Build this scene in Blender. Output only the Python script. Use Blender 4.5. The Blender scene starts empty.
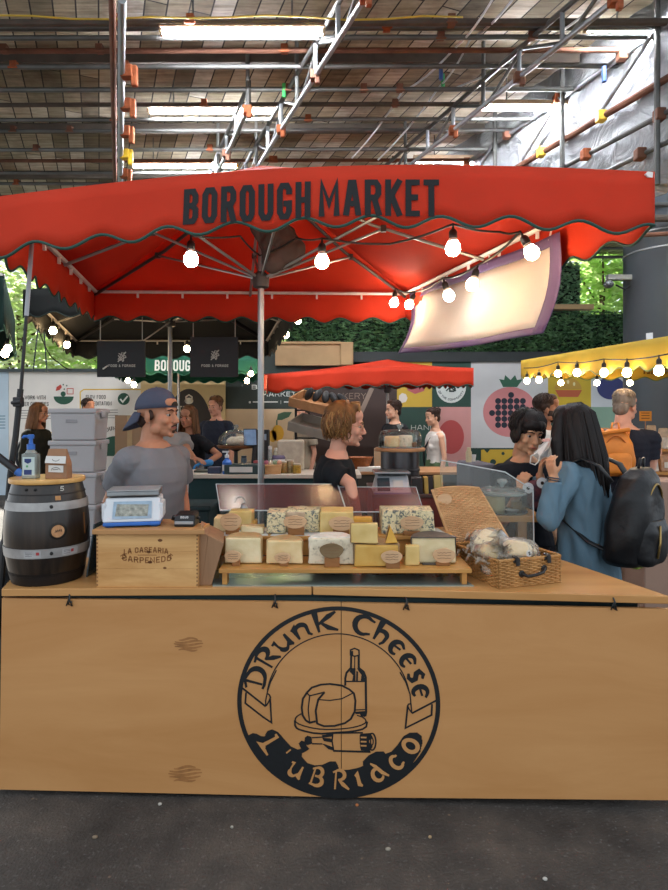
import bpy, math, random
import numpy as np
from mathutils import Vector, Matrix, Euler
R = math.radians
rnd = random.Random(11)
SC = bpy.context.scene
COL = SC.collection
# measured frame of the photograph: focal length and horizon in pixels, eye height in metres
F, CX, HY, CZ = 600.0, 334.0, 415.0, 1.6
def W(px, py, Y): return Vector(((px - CX) * Y / F, Y, CZ - (py - HY) * Y / F))
def XW(px, Y): return (px - CX) * Y / F
def ZW(py, Y): return CZ - (py - HY) * Y / F
def lerp(a, b, t): return a + (b - a) * t
ORD = ['first', 'second', 'third', 'fourth', 'fifth', 'sixth', 'seventh', 'eighth', 'ninth', 'tenth', 'eleventh', 'twelfth',
       'thirteenth', 'fourteenth', 'fifteenth', 'sixteenth', 'seventeenth', 'eighteenth', 'nineteenth', 'twentieth']

# ---------------------------------------------------------------- materials
def lin(h):
    h = h.lstrip('#')
    o = []
    for i in (0, 2, 4):
        c = int(h[i:i + 2], 16) / 255.0
        o.append(c / 12.92 if c <= 0.04045 else ((c + 0.055) / 1.055) ** 2.4)
    return (o[0], o[1], o[2], 1.0)
def newmat(name):
    m = bpy.data.materials.new(name); m.use_nodes = True
    nt = m.node_tree; nt.nodes.clear()
    out = nt.nodes.new('ShaderNodeOutputMaterial')
    return m, nt, out
def N(nt, typ, **kw):
    n = nt.nodes.new(typ)
    for k, v in kw.items():
        if k.startswith('i_'):
            n.inputs[k[2:].replace('_', ' ')].default_value = v
        else: setattr(n, k, v)
    return n
def coords(nt, scale=(1, 1, 1), kind='Object', rot=(0, 0, 0)):
    tc = N(nt, 'ShaderNodeTexCoord'); mp = N(nt, 'ShaderNodeMapping')
    mp.inputs['Scale'].default_value = scale; mp.inputs['Rotation'].default_value = rot
    nt.links.new(tc.outputs[kind], mp.inputs['Vector'])
    return mp.outputs['Vector']
def ramp(nt, fac, stops):
    r = N(nt, 'ShaderNodeValToRGB'); e = r.color_ramp.elements
    while len(e) < len(stops): e.new(0.5)
    for el, (p, c) in zip(e, stops):
        el.position = p; el.color = lin(c) if isinstance(c, str) else c
    nt.links.new(fac, r.inputs['Fac'])
    return r.outputs['Color']
def bumpn(nt, h, bs, strength, dist=0.01):
    b = N(nt, 'ShaderNodeBump'); b.inputs['Strength'].default_value = strength; b.inputs['Distance'].default_value = dist
    nt.links.new(h, b.inputs['Height']); nt.links.new(b.outputs['Normal'], bs.inputs['Normal'])
def shade(c, k):
    c = lin(c) if isinstance(c, str) else c
    return (min(1, c[0] * k), min(1, c[1] * k), min(1, c[2] * k), 1)
def mat(name, col, rough=0.6, metal=0.0, var=0.15, scale=6.0, bump=0.15, bscale=60.0, stretch=(1, 1, 1), col2=None, spec=0.4, trans=0.0):
    m, nt, out = newmat(name)
    b = N(nt, 'ShaderNodeBsdfPrincipled')
    b.inputs['Roughness'].default_value = rough; b.inputs['Metallic'].default_value = metal; b.inputs['Specular IOR Level'].default_value = spec
    v = coords(nt, tuple(s * scale for s in stretch))
    n = N(nt, 'ShaderNodeTexNoise', i_Scale=1.0, i_Detail=5.0); nt.links.new(v, n.inputs['Vector'])
    c1 = shade(col, 1 - var) if col2 is None else lin(col)
    c2 = shade(col, 1 + var) if col2 is None else lin(col2)
    c = ramp(nt, n.outputs['Fac'], [(0.3, c1), (0.7, c2)])
    nt.links.new(c, b.inputs['Base Color'])
    if bump:
        v2 = coords(nt, tuple(s * bscale for s in stretch))
        n2 = N(nt, 'ShaderNodeTexNoise', i_Scale=1.0, i_Detail=3.0); nt.links.new(v2, n2.inputs['Vector'])
        bumpn(nt, n2.outputs['Fac'], b, bump, 0.004)
    sh = b.outputs['BSDF']
    if trans:
        t = N(nt, 'ShaderNodeBsdfTranslucent'); nt.links.new(c, t.inputs['Color'])
        mx = N(nt, 'ShaderNodeMixShader'); mx.inputs[0].default_value = trans
        nt.links.new(sh, mx.inputs[1]); nt.links.new(t.outputs[0], mx.inputs[2]); sh = mx.outputs[0]
    nt.links.new(sh, out.inputs['Surface'])
    return m
def wood(name, c1, c2, axis=0, scale=7.0, rough=0.5, grain=14.0, dark=None, spec=0.35):
    m, nt, out = newmat(name)
    b = N(nt, 'ShaderNodeBsdfPrincipled'); b.inputs['Roughness'].default_value = rough; b.inputs['Specular IOR Level'].default_value = spec
    sc = [scale * 1.0] * 3; sc[axis] = scale / grain
    v = coords(nt, sc)
    n = N(nt, 'ShaderNodeTexNoise', i_Scale=1.5, i_Detail=8.0, i_Roughness=0.62, i_Distortion=0.8); nt.links.new(v, n.inputs['Vector'])
    stops = [(0.28, c1), (0.72, c2)] if dark is None else [(0.2, dark), (0.36, c1), (0.72, c2)]
    c = ramp(nt, n.outputs['Fac'], stops)
    nt.links.new(c, b.inputs['Base Color'])
    sc2 = [scale * 10] * 3; sc2[axis] = scale * 0.8
    v2 = coords(nt, sc2); n2 = N(nt, 'ShaderNodeTexNoise', i_Scale=1.0, i_Detail=3.0); nt.links.new(v2, n2.inputs['Vector'])
    bumpn(nt, n2.outputs['Fac'], b, 0.12, 0.003)
    nt.links.new(b.outputs['BSDF'], out.inputs['Surface'])
    return m
def glow(name, col, strength):
    m, nt, out = newmat(name)
    e = N(nt, 'ShaderNodeEmission'); e.inputs['Color'].default_value = lin(col); e.inputs['Strength'].default_value = strength
    nt.links.new(e.outputs[0], out.inputs['Surface'])
    return m
def clear(name, tint='#eef4f4', gloss=0.5, rough=0.03, body=0.0, bodycol='#ffffff', bump=0.0, bscale=30):
    """thin clear sheet: transparent body, mirror reflection growing towards grazing view, optional milky share"""
    m, nt, out = newmat(name)
    t = N(nt, 'ShaderNodeBsdfTransparent'); t.inputs['Color'].default_value = lin(tint)
    g = N(nt, 'ShaderNodeBsdfGlossy'); g.inputs['Roughness'].default_value = rough
    fr = N(nt, 'ShaderNodeFresnel'); fr.inputs['IOR'].default_value = 1.0 + gloss
    sh = t.outputs[0]
    if body:
        d = N(nt, 'ShaderNodeBsdfDiffuse'); d.inputs['Color'].default_value = lin(bodycol)
        mb_ = N(nt, 'ShaderNodeMixShader'); mb_.inputs[0].default_value = body
        nt.links.new(sh, mb_.inputs[1]); nt.links.new(d.outputs[0], mb_.inputs[2]); sh = mb_.outputs[0]
    mx = N(nt, 'ShaderNodeMixShader')
    nt.links.new(fr.outputs[0], mx.inputs[0]); nt.links.new(sh, mx.inputs[1]); nt.links.new(g.outputs[0], mx.inputs[2])
    if bump:
        v = coords(nt, (bscale,) * 3); n = N(nt, 'ShaderNodeTexNoise', i_Scale=1.0, i_Detail=4.0); nt.links.new(v, n.inputs['Vector'])
        bp = N(nt, 'ShaderNodeBump'); bp.inputs['Strength'].default_value = bump; bp.inputs['Distance'].default_value = 0.02
        nt.links.new(n.outputs['Fac'], bp.inputs['Height']); nt.links.new(bp.outputs[0], g.inputs['Normal']); nt.links.new(bp.outputs[0], fr.inputs['Normal'])
    nt.links.new(mx.outputs[0], out.inputs['Surface'])
    return m

# ---------------------------------------------------------------- mesh builder
def basis(d, up=Vector((0, 0, 1))):
    d = Vector(d).normalized()
    if abs(d.dot(up)) > 0.98: up = Vector((0, 1, 0))
    a = d.cross(up).normalized(); b = a.cross(d).normalized()
    return a, b
class MB:
    def __init__(s): s.v = []; s.f = []; s.m = []; s.cur = 0
    def add(s, vs, fs):
        o = len(s.v); s.v += [(float(v[0]), float(v[1]), float(v[2])) for v in vs]
        s.f += [tuple(i + o for i in f) for f in fs]; s.m += [s.cur] * len(fs); return s
    def box(s, c, size, rot=None):
        c = Vector(c); hx, hy, hz = size[0] / 2, size[1] / 2, size[2] / 2
        M_ = Matrix.Identity(3)
        if rot is not None: M_ = (Euler((0, 0, rot)) if isinstance(rot, (int, float)) else Euler(rot)).to_matrix()
        vs = [c + M_ @ Vector((x * hx, y * hy, z * hz)) for z in (-1, 1) for x, y in ((-1, -1), (1, -1), (1, 1), (-1, 1))]
        return s.hexa(vs[:4], vs[4:])
    def hexa(s, bot, top):
        return s.add(list(bot) + list(top), [(3, 2, 1, 0), (4, 5, 6, 7), (0, 1, 5, 4), (1, 2, 6, 5), (2, 3, 7, 6), (3, 0, 4, 7)])
    def span(s, x0, x1, y0, y1, z0, z1): return s.box(((x0 + x1) / 2, (y0 + y1) / 2, (z0 + z1) / 2), (abs(x1 - x0), abs(y1 - y0), abs(z1 - z0)))
    def prism(s, poly, vec):
        vec = Vector(vec); n = len(poly); poly = [Vector(p) for p in poly]
        fs = [tuple(range(n))[::-1], tuple(range(n, 2 * n))] + [(i, (i + 1) % n, n + (i + 1) % n, n + i) for i in range(n)]
        return s.add(poly + [p + vec for p in poly], fs)
    def tube(s, pts, r, n=8, cap=True, flat=None):
        pts = [Vector(p) for p in pts]; k = len(pts); vs = []; fs = []
        a0 = None
        for i, p in enumerate(pts):
            d = (pts[min(i + 1, k - 1)] - pts[max(i - 1, 0)])
            if d.length < 1e-9: d = Vector((0, 0, 1))
            d.normalize()
            if a0 is None: a, b = basis(d)
            else:
                a = a0 - d * a0.dot(d)
                a = a.normalized() if a.length > 1e-6 else basis(d)[0]
                b = a.cross(d).normalized()
            a0 = a
            rr = r[i] if isinstance(r, (list, tuple)) else r
            fl = 1.0 if flat is None else flat
            for j in range(n):
                t = 2 * math.pi * j / n
                vs.append(p + a * math.cos(t) * rr + b * math.sin(t) * rr * fl)
        for i in range(k - 1):
            for j in range(n):
                j2 = (j + 1) % n
                fs.append((i * n + j, (i + 1) * n + j, (i + 1) * n + j2, i * n + j2))
        if cap: fs += [tuple(range(n)), tuple((k - 1) * n + j for j in range(n))[::-1]]
        return s.add(vs, fs)
    def lathe(s, prof, c, n=24, axis=(0, 0, 1), a0=0):
        c = Vector(c); ax = Vector(axis).normalized(); a, b = basis(ax) if abs(ax.z) < 0.99 else (Vector((1, 0, 0)), Vector((0, 1, 0)))
        vs = []; fs = []; k = len(prof)
        for (r, z) in prof:
            for j in range(n):
                t = a0 + 2 * math.pi * j / n
                vs.append(c + ax * z + (a * math.cos(t) + b * math.sin(t)) * max(r, 1e-5))
        for i in range(k - 1):
            for j in range(n):
                j2 = (j + 1) % n
                fs.append((i * n + j, i * n + j2, (i + 1) * n + j2, (i + 1) * n + j))
        fs += [tuple(range(n))[::-1], tuple((k - 1) * n + j for j in range(n))]
        return s.add(vs, fs)
    def ball(s, c, r, nu=14, nv=9, rot=None):
        c = Vector(c); r = (r, r, r) if isinstance(r, (int, float)) else r
        M_ = Euler(rot).to_matrix() if rot is not None else Matrix.Identity(3)
        vs = [c + M_ @ Vector((0, 0, -r[2]))]
        for i in range(1, nv):
            ph = -math.pi / 2 + math.pi * i / nv
            for j in range(nu):
                t = 2 * math.pi * j / nu
                vs.append(c + M_ @ Vector((r[0] * math.cos(ph) * math.cos(t), r[1] * math.cos(ph) * math.sin(t), r[2] * math.sin(ph))))
        vs.append(c + M_ @ Vector((0, 0, r[2]))); L = len(vs) - 1
        fs = [(0, 1 + (j + 1) % nu, 1 + j) for j in range(nu)]
        for i in range(nv - 2):
            for j in range(nu):
                j2 = (j + 1) % nu; o = 1 + i * nu
                fs.append((o + j, o + j2, o + nu + j2, o + nu + j))
        o = 1 + (nv - 2) * nu
        fs += [(o + j, o + (j + 1) % nu, L) for j in range(nu)]
        return s.add(vs, fs)
    def cone(s, p, q, r1, r2, n=12, sq=1.0):
        """round-ended tapering limb"""
        p = Vector(p); q = Vector(q); d = (q - p); L = d.length
        if L < 1e-6: return s.ball(p, max(r1, r2))
        d.normalize(); prof = []
        for i in range(5): t = -math.pi / 2 + i * math.pi / 8; prof.append((r1 * math.cos(t), r1 * math.sin(t)))
        for i in range(5): t = i * math.pi / 8; prof.append((r2 * math.cos(t), L + r2 * math.sin(t)))
        return s.lathe(prof, p, n, d)
    def quad(s, a, b, c, d): return s.add([a, b, c, d], [(0, 1, 2, 3)])
    def xf(s, M_):
        s.v = [tuple(M_ @ Vector(v)) for v in s.v]; return s
    def build(s, name, mats, parent=None, smooth=None, bevel=0, local=False, solid=0, sub=0, bseg=2):
        me = bpy.data.meshes.new(name); o = bpy.data.objects.new(name, me); COL.objects.link(o)
        vs = s.v
        if parent is not None:
            o.parent = parent
            if not local:
                r = parent
                while r.parent is not None: r = r.parent
                L = r.location; vs = [(v[0] - L.x, v[1] - L.y, v[2] - L.z) for v in vs]
        elif not local and vs:
            xs, ys, zs = zip(*vs); L = Vector(((min(xs) + max(xs)) / 2, (min(ys) + max(ys)) / 2, min(zs)))
            o.location = L; vs = [(v[0] - L.x, v[1] - L.y, v[2] - L.z) for v in vs]
        me.from_pydata(vs, [], s.f)
        for m in (mats if isinstance(mats, (list, tuple)) else [mats]): me.materials.append(m)
        if len(me.materials) > 1: me.polygons.foreach_set('material_index', s.m)
        me.update()
        if smooth:
            me.polygons.foreach_set('use_smooth', [True] * len(me.polygons))
            if smooth is not True: me.set_sharp_from_angle(angle=R(smooth))
        if solid:
            md = o.modifiers.new('thickness', 'SOLIDIFY'); md.thickness = solid; md.offset = 0
        if bevel:
            md = o.modifiers.new('edge', 'BEVEL'); md.width = bevel; md.segments = bseg; md.limit_method = 'ANGLE'; md.angle_limit = R(35)
        if sub:
            md = o.modifiers.new('smooth', 'SUBSURF'); md.levels = sub; md.render_levels = sub
        return o
def tag(o, label, cat, group=None, kind=None):
    if label: o['label'] = label
    if cat: o['category'] = cat
    if group: o['group'] = group
    if kind: o['kind'] = kind
    return o
def struct(o): o['kind'] = 'structure'; return o
def thing(name, label, cat, loc=(0, 0, 0), rz=0, group=None):
    o = bpy.data.objects.new(name, None); COL.objects.link(o); o.empty_display_size = 0.05
    o.location = loc; o.rotation_euler = (0, 0, rz)
    return tag(o, label, cat, group)
def kids(o): return [c for c in COL.objects if c.parent is o or c.parent == o]
def dup(root, loc, rz=None, label=None, group=None, scale=None):
    def cp(o, par):
        c = o.copy(); COL.objects.link(c)
        if par is not None: c.parent = par
        for ch in [x for x in list(o.children)]: cp(ch, c)
        return c
    r = cp(root, None); r.location = loc
    if rz is not None: r.rotation_euler = (0, 0, rz)
    if scale: r.scale = (scale,) * 3
    if label: r['label'] = label
    if group: r['group'] = group
    return r
def fold(o, amp, freq, seed=0, axis=None):
    """push vertices in and out along their normals with sums of sines (cloth creases, lumps)"""
    me = o.data; n = len(me.vertices)
    co = np.empty(n * 3); me.vertices.foreach_get('co', co); co = co.reshape(-1, 3)
    no = np.empty(n * 3); me.vertices.foreach_get('normal', no); no = no.reshape(-1, 3)
    rs = np.random.RandomState(seed); d = np.zeros(n)
    for k in range(7):
        w = rs.normal(size=3) * freq * (0.6 + 0.25 * k)
        if axis is not None: w = w * np.array(axis)
        d += np.sin(co @ w + rs.uniform(0, 6.28) + 1.5 * np.sin(co @ (rs.normal(size=3) * freq * 0.5))) / (1 + 0.5 * k)
    co = co + no * (d * amp / 2.2)[:, None]
    me.vertices.foreach_set('co', co.ravel()); me.update(); return o
def sculpt(mb, name, m, parent, voxel=0.008, it=3, local=True, amp=0, freq=20, seed=0, axis=None):
    """merge overlapping closed volumes into one continuous skin"""
    t = mb.build(name + '_raw', m, None, local=True)
    md = t.modifiers.new('r', 'REMESH'); md.mode = 'VOXEL'; md.voxel_size = voxel
    if it:
        sm = t.modifiers.new('s', 'SMOOTH'); sm.factor = 0.5; sm.iterations = it
    dg = bpy.context.evaluated_depsgraph_get()
    me = bpy.data.meshes.new_from_object(t.evaluated_get(dg)); me.name = name
    old = t.data; bpy.data.objects.remove(t); bpy.data.meshes.remove(old)
    o = bpy.data.objects.new(name, me); COL.objects.link(o)
    me.materials.clear(); me.materials.append(m)
    me.polygons.foreach_set('use_smooth', [True] * len(me.polygons))
    if parent is not None: o.parent = parent
    if parent is not None and not local:
        r = parent
        while r.parent is not None: r = r.parent
        me.transform(Matrix.Translation(-r.location))
    if amp: fold(o, amp, freq, seed, axis)
    return o

# ---------------------------------------------------------------- stroke lettering
def P_(s): return [[tuple(float(c) for c in p.split(',')) for p in line.split()] for line in s.split('|')]
GL = {
 'A': (P_('0,0 0.38,1 0.62,1 1,0|0.17,0.3 0.83,0.3'), .8), 'B': (P_('0,0 0,1 0.7,1 0.95,0.85 0.95,0.65 0.7,0.52 0,0.52|0.7,0.52 1,0.38 1,0.15 0.75,0 0,0'), .75),
 'C': (P_('1,0.7 1,0.85 0.75,1 0.25,1 0,0.85 0,0.15 0.25,0 0.75,0 1,0.15 1,0.3'), .75), 'D': (P_('0,0 0,1 0.7,1 1,0.8 1,0.2 0.7,0 0,0'), .75),
 'E': (P_('1,1 0,1 0,0 1,0|0,0.52 0.8,0.52'), .65), 'F': (P_('1,1 0,1 0,0|0,0.52 0.8,0.52'), .65),
 'G': (P_('1,0.8 1,0.86 0.75,1 0.25,1 0,0.85 0,0.15 0.25,0 0.75,0 1,0.15 1,0.42 0.7,0.42'), .75), 'H': (P_('0,0 0,1|1,0 1,1|0,0.5 1,0.5'), .75),
 'I': (P_('0.5,0 0.5,1'), .2), 'J': (P_('1,1 1,0.15 0.75,0 0.25,0 0,0.15 0,0.3'), .6), 'K': (P_('0,0 0,1|1,1 0.1,0.45|0.3,0.6 1,0'), .75),
 'L': (P_('0,1 0,0 1,0'), .6), 'M': (P_('0,0 0,1 0.5,0.3 1,1 1,0'), .95), 'N': (P_('0,0 0,1 1,0 1,1'), .78),
 'O': (P_('0.5,0 0.25,0 0,0.15 0,0.85 0.25,1 0.75,1 1,0.85 1,0.15 0.75,0 0.5,0'), .75), 'P': (P_('0,0 0,1 0.75,1 1,0.87 1,0.6 0.75,0.47 0,0.47'), .72),
 'R': (P_('0,0 0,1 0.75,1 1,0.87 1,0.63 0.75,0.5 0,0.5|0.6,0.5 1,0'), .75), 'S': (P_('1,0.78 0.98,0.88 0.75,1 0.25,1 0,0.87 0,0.68 0.2,0.55 0.8,0.45 1,0.32 1,0.13 0.75,0 0.25,0 0,0.13 0,0.25'), .72),
 'T': (P_('0,1 1,1|0.5,1 0.5,0'), .7), 'U': (P_('0,1 0,0.15 0.25,0 0.75,0 1,0.15 1,1'), .75), 'V': (P_('0,1 0.5,0 1,1'), .78), 'W': (P_('0,1 0.25,0 0.5,0.7 0.75,0 1,1'), 1.0),
 'X': (P_('0,0 1,1|0,1 1,0'), .75), 'Y': (P_('0,1 0.5,0.5 1,1|0.5,0.5 0.5,0'), .75), 'Z': (P_('0,1 1,1 0,0 1,0'), .7),
 '@': (P_('0.7,0.3 0.5,0.3 0.35,0.5 0.5,0.7 0.7,0.7 0.7,0.3 0.95,0.3 1,0.6 0.8,0.95 0.3,0.95 0,0.6 0.2,0.1 0.8,0.05'), .85), '&': (P_('1,0 0.25,0.7 0.3,0.95 0.6,0.95 0.6,0.7 0.1,0.3 0.2,0.02 0.6,0.02 0.95,0.4'), .75),
 '.': (P_('0.5,0 0.5,0.08'), .2), "'": (P_('0.5,1 0.4,0.75'), .25), '-': (P_('0,0.5 1,0.5'), .5), '5': (P_('1,1 0.1,1 0,0.55 0.7,0.58 1,0.4 1,0.15 0.7,0 0,0.08'), .7),
}
def uncial():
    g = {}
    arc = lambda cx, cy, rx, ry, a, b, n=14: [(cx + rx * math.cos(R(lerp(a, b, i / n))), cy + ry * math.sin(R(lerp(a, b, i / n)))) for i in range(n + 1)]
    g['D'] = ([[(-.05, .05), (.2, .0), (.6, .05)] + arc(.5, .5, .5, .45, -70, 75) + [(.3, 1.02), (-.1, .85)], [(.25, .95), (.22, .1)]], .85)
    g['R'] = ([[(.15, -.05), (.2, .95)], [(-.05, .85)] + arc(.45, .72, .4, .26, 110, -80) + [(.35, .46)], [(.4, .46), (.7, .2), (1.05, -.08)]], .8)
    g['u'] = ([[(-.1, .62), (.1, .66), (.12, .2)] + arc(.4, .25, .28, .25, 190, 300) + [(.82, .3)], [(.82, .7), (.82, .1), (.98, -.02)]], .8)
    g['n'] = ([[(-.08, .58), (.12, .66), (.12, 0)], [(.12, .4)] + arc(.48, .4, .33, .28, 150, 20) + [(.8, .1), (.98, -.02)]], .8)
    g['k'] = ([[(.05, 1.1), (.12, 1.05), (.12, -.02)], [(1.1, .98), (.75, .75), (.15, .38)], [(.3, .48), (.7, .15), (1.25, .0)]], .85)
    g['C'] = ([[(1.05, .86)] + arc(.55, .5, .5, .5, 55, 305) + [(1.05, .15)]], .85)
    g['h'] = ([[(.0, 1.1), (.12, 1.02), (.12, 0)], [(.12, .4)] + arc(.46, .38, .34, .26, 150, 10) + [(.78, .1), (.62, -.1)]], .75)
    g['e'] = ([[(.95, .58)] + arc(.5, .35, .45, .37, 60, 310), [(.08, .36), (.8, .42)]], .62)
    g['s'] = ([[(.85, .62), (.55, .74), (.22, .62), (.3, .42), (.7, .28), (.78, .08), (.45, -.04), (.05, .05)]], .58)
    g['L'] = ([[(-.1, 1.0), (.22, .98), (.2, .12), (.0, .0), (.5, .04), (1.0, .0)], [(.2, .1), (.45, .15)]], .75)
    g["'"] = ([[(.5, 1.1), (.35, .8)]], .3)
    g['B'] = ([[(.12, 0), (.12, .95)], [(-.08, .82)] + arc(.42, .73, .36, .24, 110, -85) + [(.25, .5)], [(.35, .5)] + arc(.45, .25, .42, .26, 80, -110) + [(.0, .02)]], .75)
    g['i'] = ([[(-.1, .6), (.3, .68), (.3, .1), (.65, .0)]], .4)
    g['a'] = ([arc(.42, .3, .36, .32, 45, 330), [(.3, 1.0), (.55, .75), (.78, .3), (1.05, -.02)]], .78)
    g['c'] = ([[(.9, .6)] + arc(.48, .33, .42, .36, 50, 310) + [(.92, .08)]], .68)
    g['o'] = ([arc(.5, .34, .44, .38, 0, 360, 20)], .75)
    return g
UG = uncial()
def ribbon(mb, pts, t, mp, taper=0, cap=0):
    """flat stroke of width t along 2D pts; mp maps (u, v) to 3D"""
    n = len(pts)
    if n < 2: return
    closed = n > 3 and (Vector(pts[0]) - Vector(pts[-1])).length < 1e-6
    if cap and not closed:
        p0, p1, q0, q1 = Vector(pts[0]), Vector(pts[1]), Vector(pts[-1]), Vector(pts[-2])
        pts = [tuple(p0 + (p0 - p1).normalized() * cap)] + list(pts[1:-1]) + [tuple(q0 + (q0 - q1).normalized() * cap)]
    L = []; Rr = []
    for i in range(n):
        p = Vector(pts[i])
        a = Vector(pts[i - 1]) if i > 0 else (Vector(pts[-2]) if closed else None)
        b = Vector(pts[i + 1]) if i < n - 1 else (Vector(pts[1]) if closed else None)
        d1 = (p - a).normalized() if a is not None else None
        d2 = (b - p).normalized() if b is not None else None
        d1 = d1 or d2; d2 = d2 or d1
        n1 = Vector((-d1.y, d1.x)); n2 = Vector((-d2.y, d2.x)); m = n1 + n2
        m = m.normalized() if m.length > 1e-6 else n1
        k = 1 / max(0.5, m.dot(n1))
        w = t / 2 * k
        if taper and not closed:
            q = i / (n - 1); w *= lerp(1, taper, abs(2 * q - 1) ** 2)
        L.append(p + m * w); Rr.append(p - m * w)
    vs = [mp(q.x, q.y) for q in L] + [mp(q.x, q.y) for q in Rr]
    mb.add(vs, [(n + i, n + i + 1, i + 1, i) for i in range(n - 1)])
def text_width(s, h, wk, gap, glyphs=GL): return sum((glyphs[c][1] * wk + gap) * h if c != ' ' else .45 * wk * h for c in s) - gap * h
def text(mb, s, h, t, mp, u0=0, v0=0, wk=1.0, gap=.18, align='l', glyphs=GL, taper=0, fit=None):
    w = text_width(s, h, wk, gap, glyphs)
    if fit: wk *= 1; k = fit / w
    else: k = 1
    u = u0 - (w * k / 2 if align == 'c' else w * k if align == 'r' else 0)
    for c in s:
        if c == ' ': u += .45 * wk * h * k; continue
        pl, cw = glyphs[c]; cw = cw * wk * h * k
        for line in pl:
            pts = [(u + t / 2 + x * max(cw - t, 0.0), v0 + t / 2 + y * (h - t)) for x, y in line]
            ribbon(mb, pts, t, mp, taper, t / 2 if glyphs is GL else 0)
        u += cw + gap * h * k
def arc_map(mp, cx, cy, rad, inward=False):
    """(u along the arc, v above it) to plane: u is arc length measured from the top (or from the bottom, inward)"""
    def f(u, v):
        if inward:
            a = -math.pi / 2 + u / rad; rr = rad - v
        else:
            a = math.pi / 2 - u / rad; rr = rad + v
        return mp(cx + rr * math.cos(a), cy + rr * math.sin(a))
    return f
def plane_map(o, ux, vz):
    o = Vector(o); ux = Vector(ux); vz = Vector(vz)
    return lambda u, v: o + ux * u + vz * v
def disc2(mb, cx, cy, rx, ry, mp, n=28, a0=0, a1=360):
    full = abs(a1 - a0) >= 360
    pts = [mp(cx + rx * math.cos(R(lerp(a0, a1, i / n))), cy + ry * math.sin(R(lerp(a0, a1, i / n)))) for i in range(n if full else n + 1)]
    mb.add(pts, [tuple(range(len(pts)))])
def poly2(mb, pts, mp): mb.add([mp(*p) for p in pts], [tuple(range(len(pts)))])
# ================================================================ the place: ground, roof, hoarding, trees
def asphalt():
    m, nt, out = newmat('asphalt')
    b = N(nt, 'ShaderNodeBsdfPrincipled'); b.inputs['Roughness'].default_value = 0.75; b.inputs['Specular IOR Level'].default_value = 0.3
    v = coords(nt, (1, 1, 1))
    n = N(nt, 'ShaderNodeTexNoise', i_Scale=2.2, i_Detail=9.0, i_Roughness=0.7); nt.links.new(v, n.inputs['Vector'])
    base = ramp(nt, n.outputs['Fac'], [(0.3, '#262321'), (0.5, '#423d39'), (0.72, '#5c534b')])
    vo = N(nt, 'ShaderNodeTexVoronoi', i_Scale=24.0); nt.links.new(v, vo.inputs['Vector'])
    wn = N(nt, 'ShaderNodeTexNoise', i_Scale=9.0, i_Detail=2.0); nt.links.new(v, wn.inputs['Vector'])
    mul = N(nt, 'ShaderNodeMath', operation='SUBTRACT'); nt.links.new(wn.outputs['Fac'], mul.inputs[0]); nt.links.new(vo.outputs['Distance'], mul.inputs[1])
    f = ramp(nt, mul.outputs[0], [(0.50, '#000000'), (0.56, '#ffffff')])
    mx = N(nt, 'ShaderNodeMix', data_type='RGBA'); nt.links.new(f, mx.inputs['Factor']); nt.links.new(base, mx.inputs['A']); mx.inputs['B'].default_value = lin('#6b5c4e')
    vo2 = N(nt, 'ShaderNodeTexVoronoi', i_Scale=130.0); nt.links.new(v, vo2.inputs['Vector'])
    f2 = ramp(nt, vo2.outputs['Color'], [(0.80, '#000000'), (0.95, '#5a5a5a')])
    mx2 = N(nt, 'ShaderNodeMix', data_type='RGBA', blend_type='ADD'); mx2.inputs['Factor'].default_value = 0.45
    nt.links.new(mx.outputs['Result'], mx2.inputs['A']); nt.links.new(f2, mx2.inputs['B'])
    nt.links.new(mx2.outputs['Result'], b.inputs['Base Color'])
    n3 = N(nt, 'ShaderNodeTexNoise', i_Scale=90.0, i_Detail=6.0); nt.links.new(v, n3.inputs['Vector'])
    bumpn(nt, n3.outputs['Fac'], b, 0.7, 0.012)
    nt.links.new(b.outputs[0], out.inputs['Surface']); return m
g = MB(); g.span(-16, 16, -6, 26, -0.2, 0.0); struct(g.build('ground', asphalt()))
# a few bits of litter and pale chippings on the ground in front of the stall
lit = [(357, 806, '#b06a3c'), (160, 805, '#a9a49a'), (388, 850, '#8d8578'), (430, 838, '#a48a68'), (545, 880, '#b0aca4'), (95, 838, '#7b6b58'), (232, 828, '#9a9488')]
for i, (x, y, c) in enumerate(lit):
    Y = CZ * F / (y - HY); X = XW(x, Y); s = 0.007 + 0.002 * (i % 3)
    l = MB(); l.ball((X, Y, 0.004), (s, s * .7, .006), 9, 6)
    o = l.build('fallen_leaf' if i == 0 else 'stone_chip', mat('litter_%d' % i, c, 0.8), None, smooth=True)
    tag(o, ['orange dead leaf lying on the dark tarmac below the round emblem', 'pale chip of stone at the foot of the left plywood panel', 'grey stone chip on the tarmac straight below the emblem',
            'tan stone chip on the tarmac just right of the emblem', 'white stone chip near the bottom right of the tarmac', 'brown stone chip on the tarmac at bottom left',
            'dull white chip below the left plywood panel, near the emblem'][i], 'leaf' if i == 0 else 'stone', None if i == 0 else 'stone chips on the tarmac')

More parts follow.
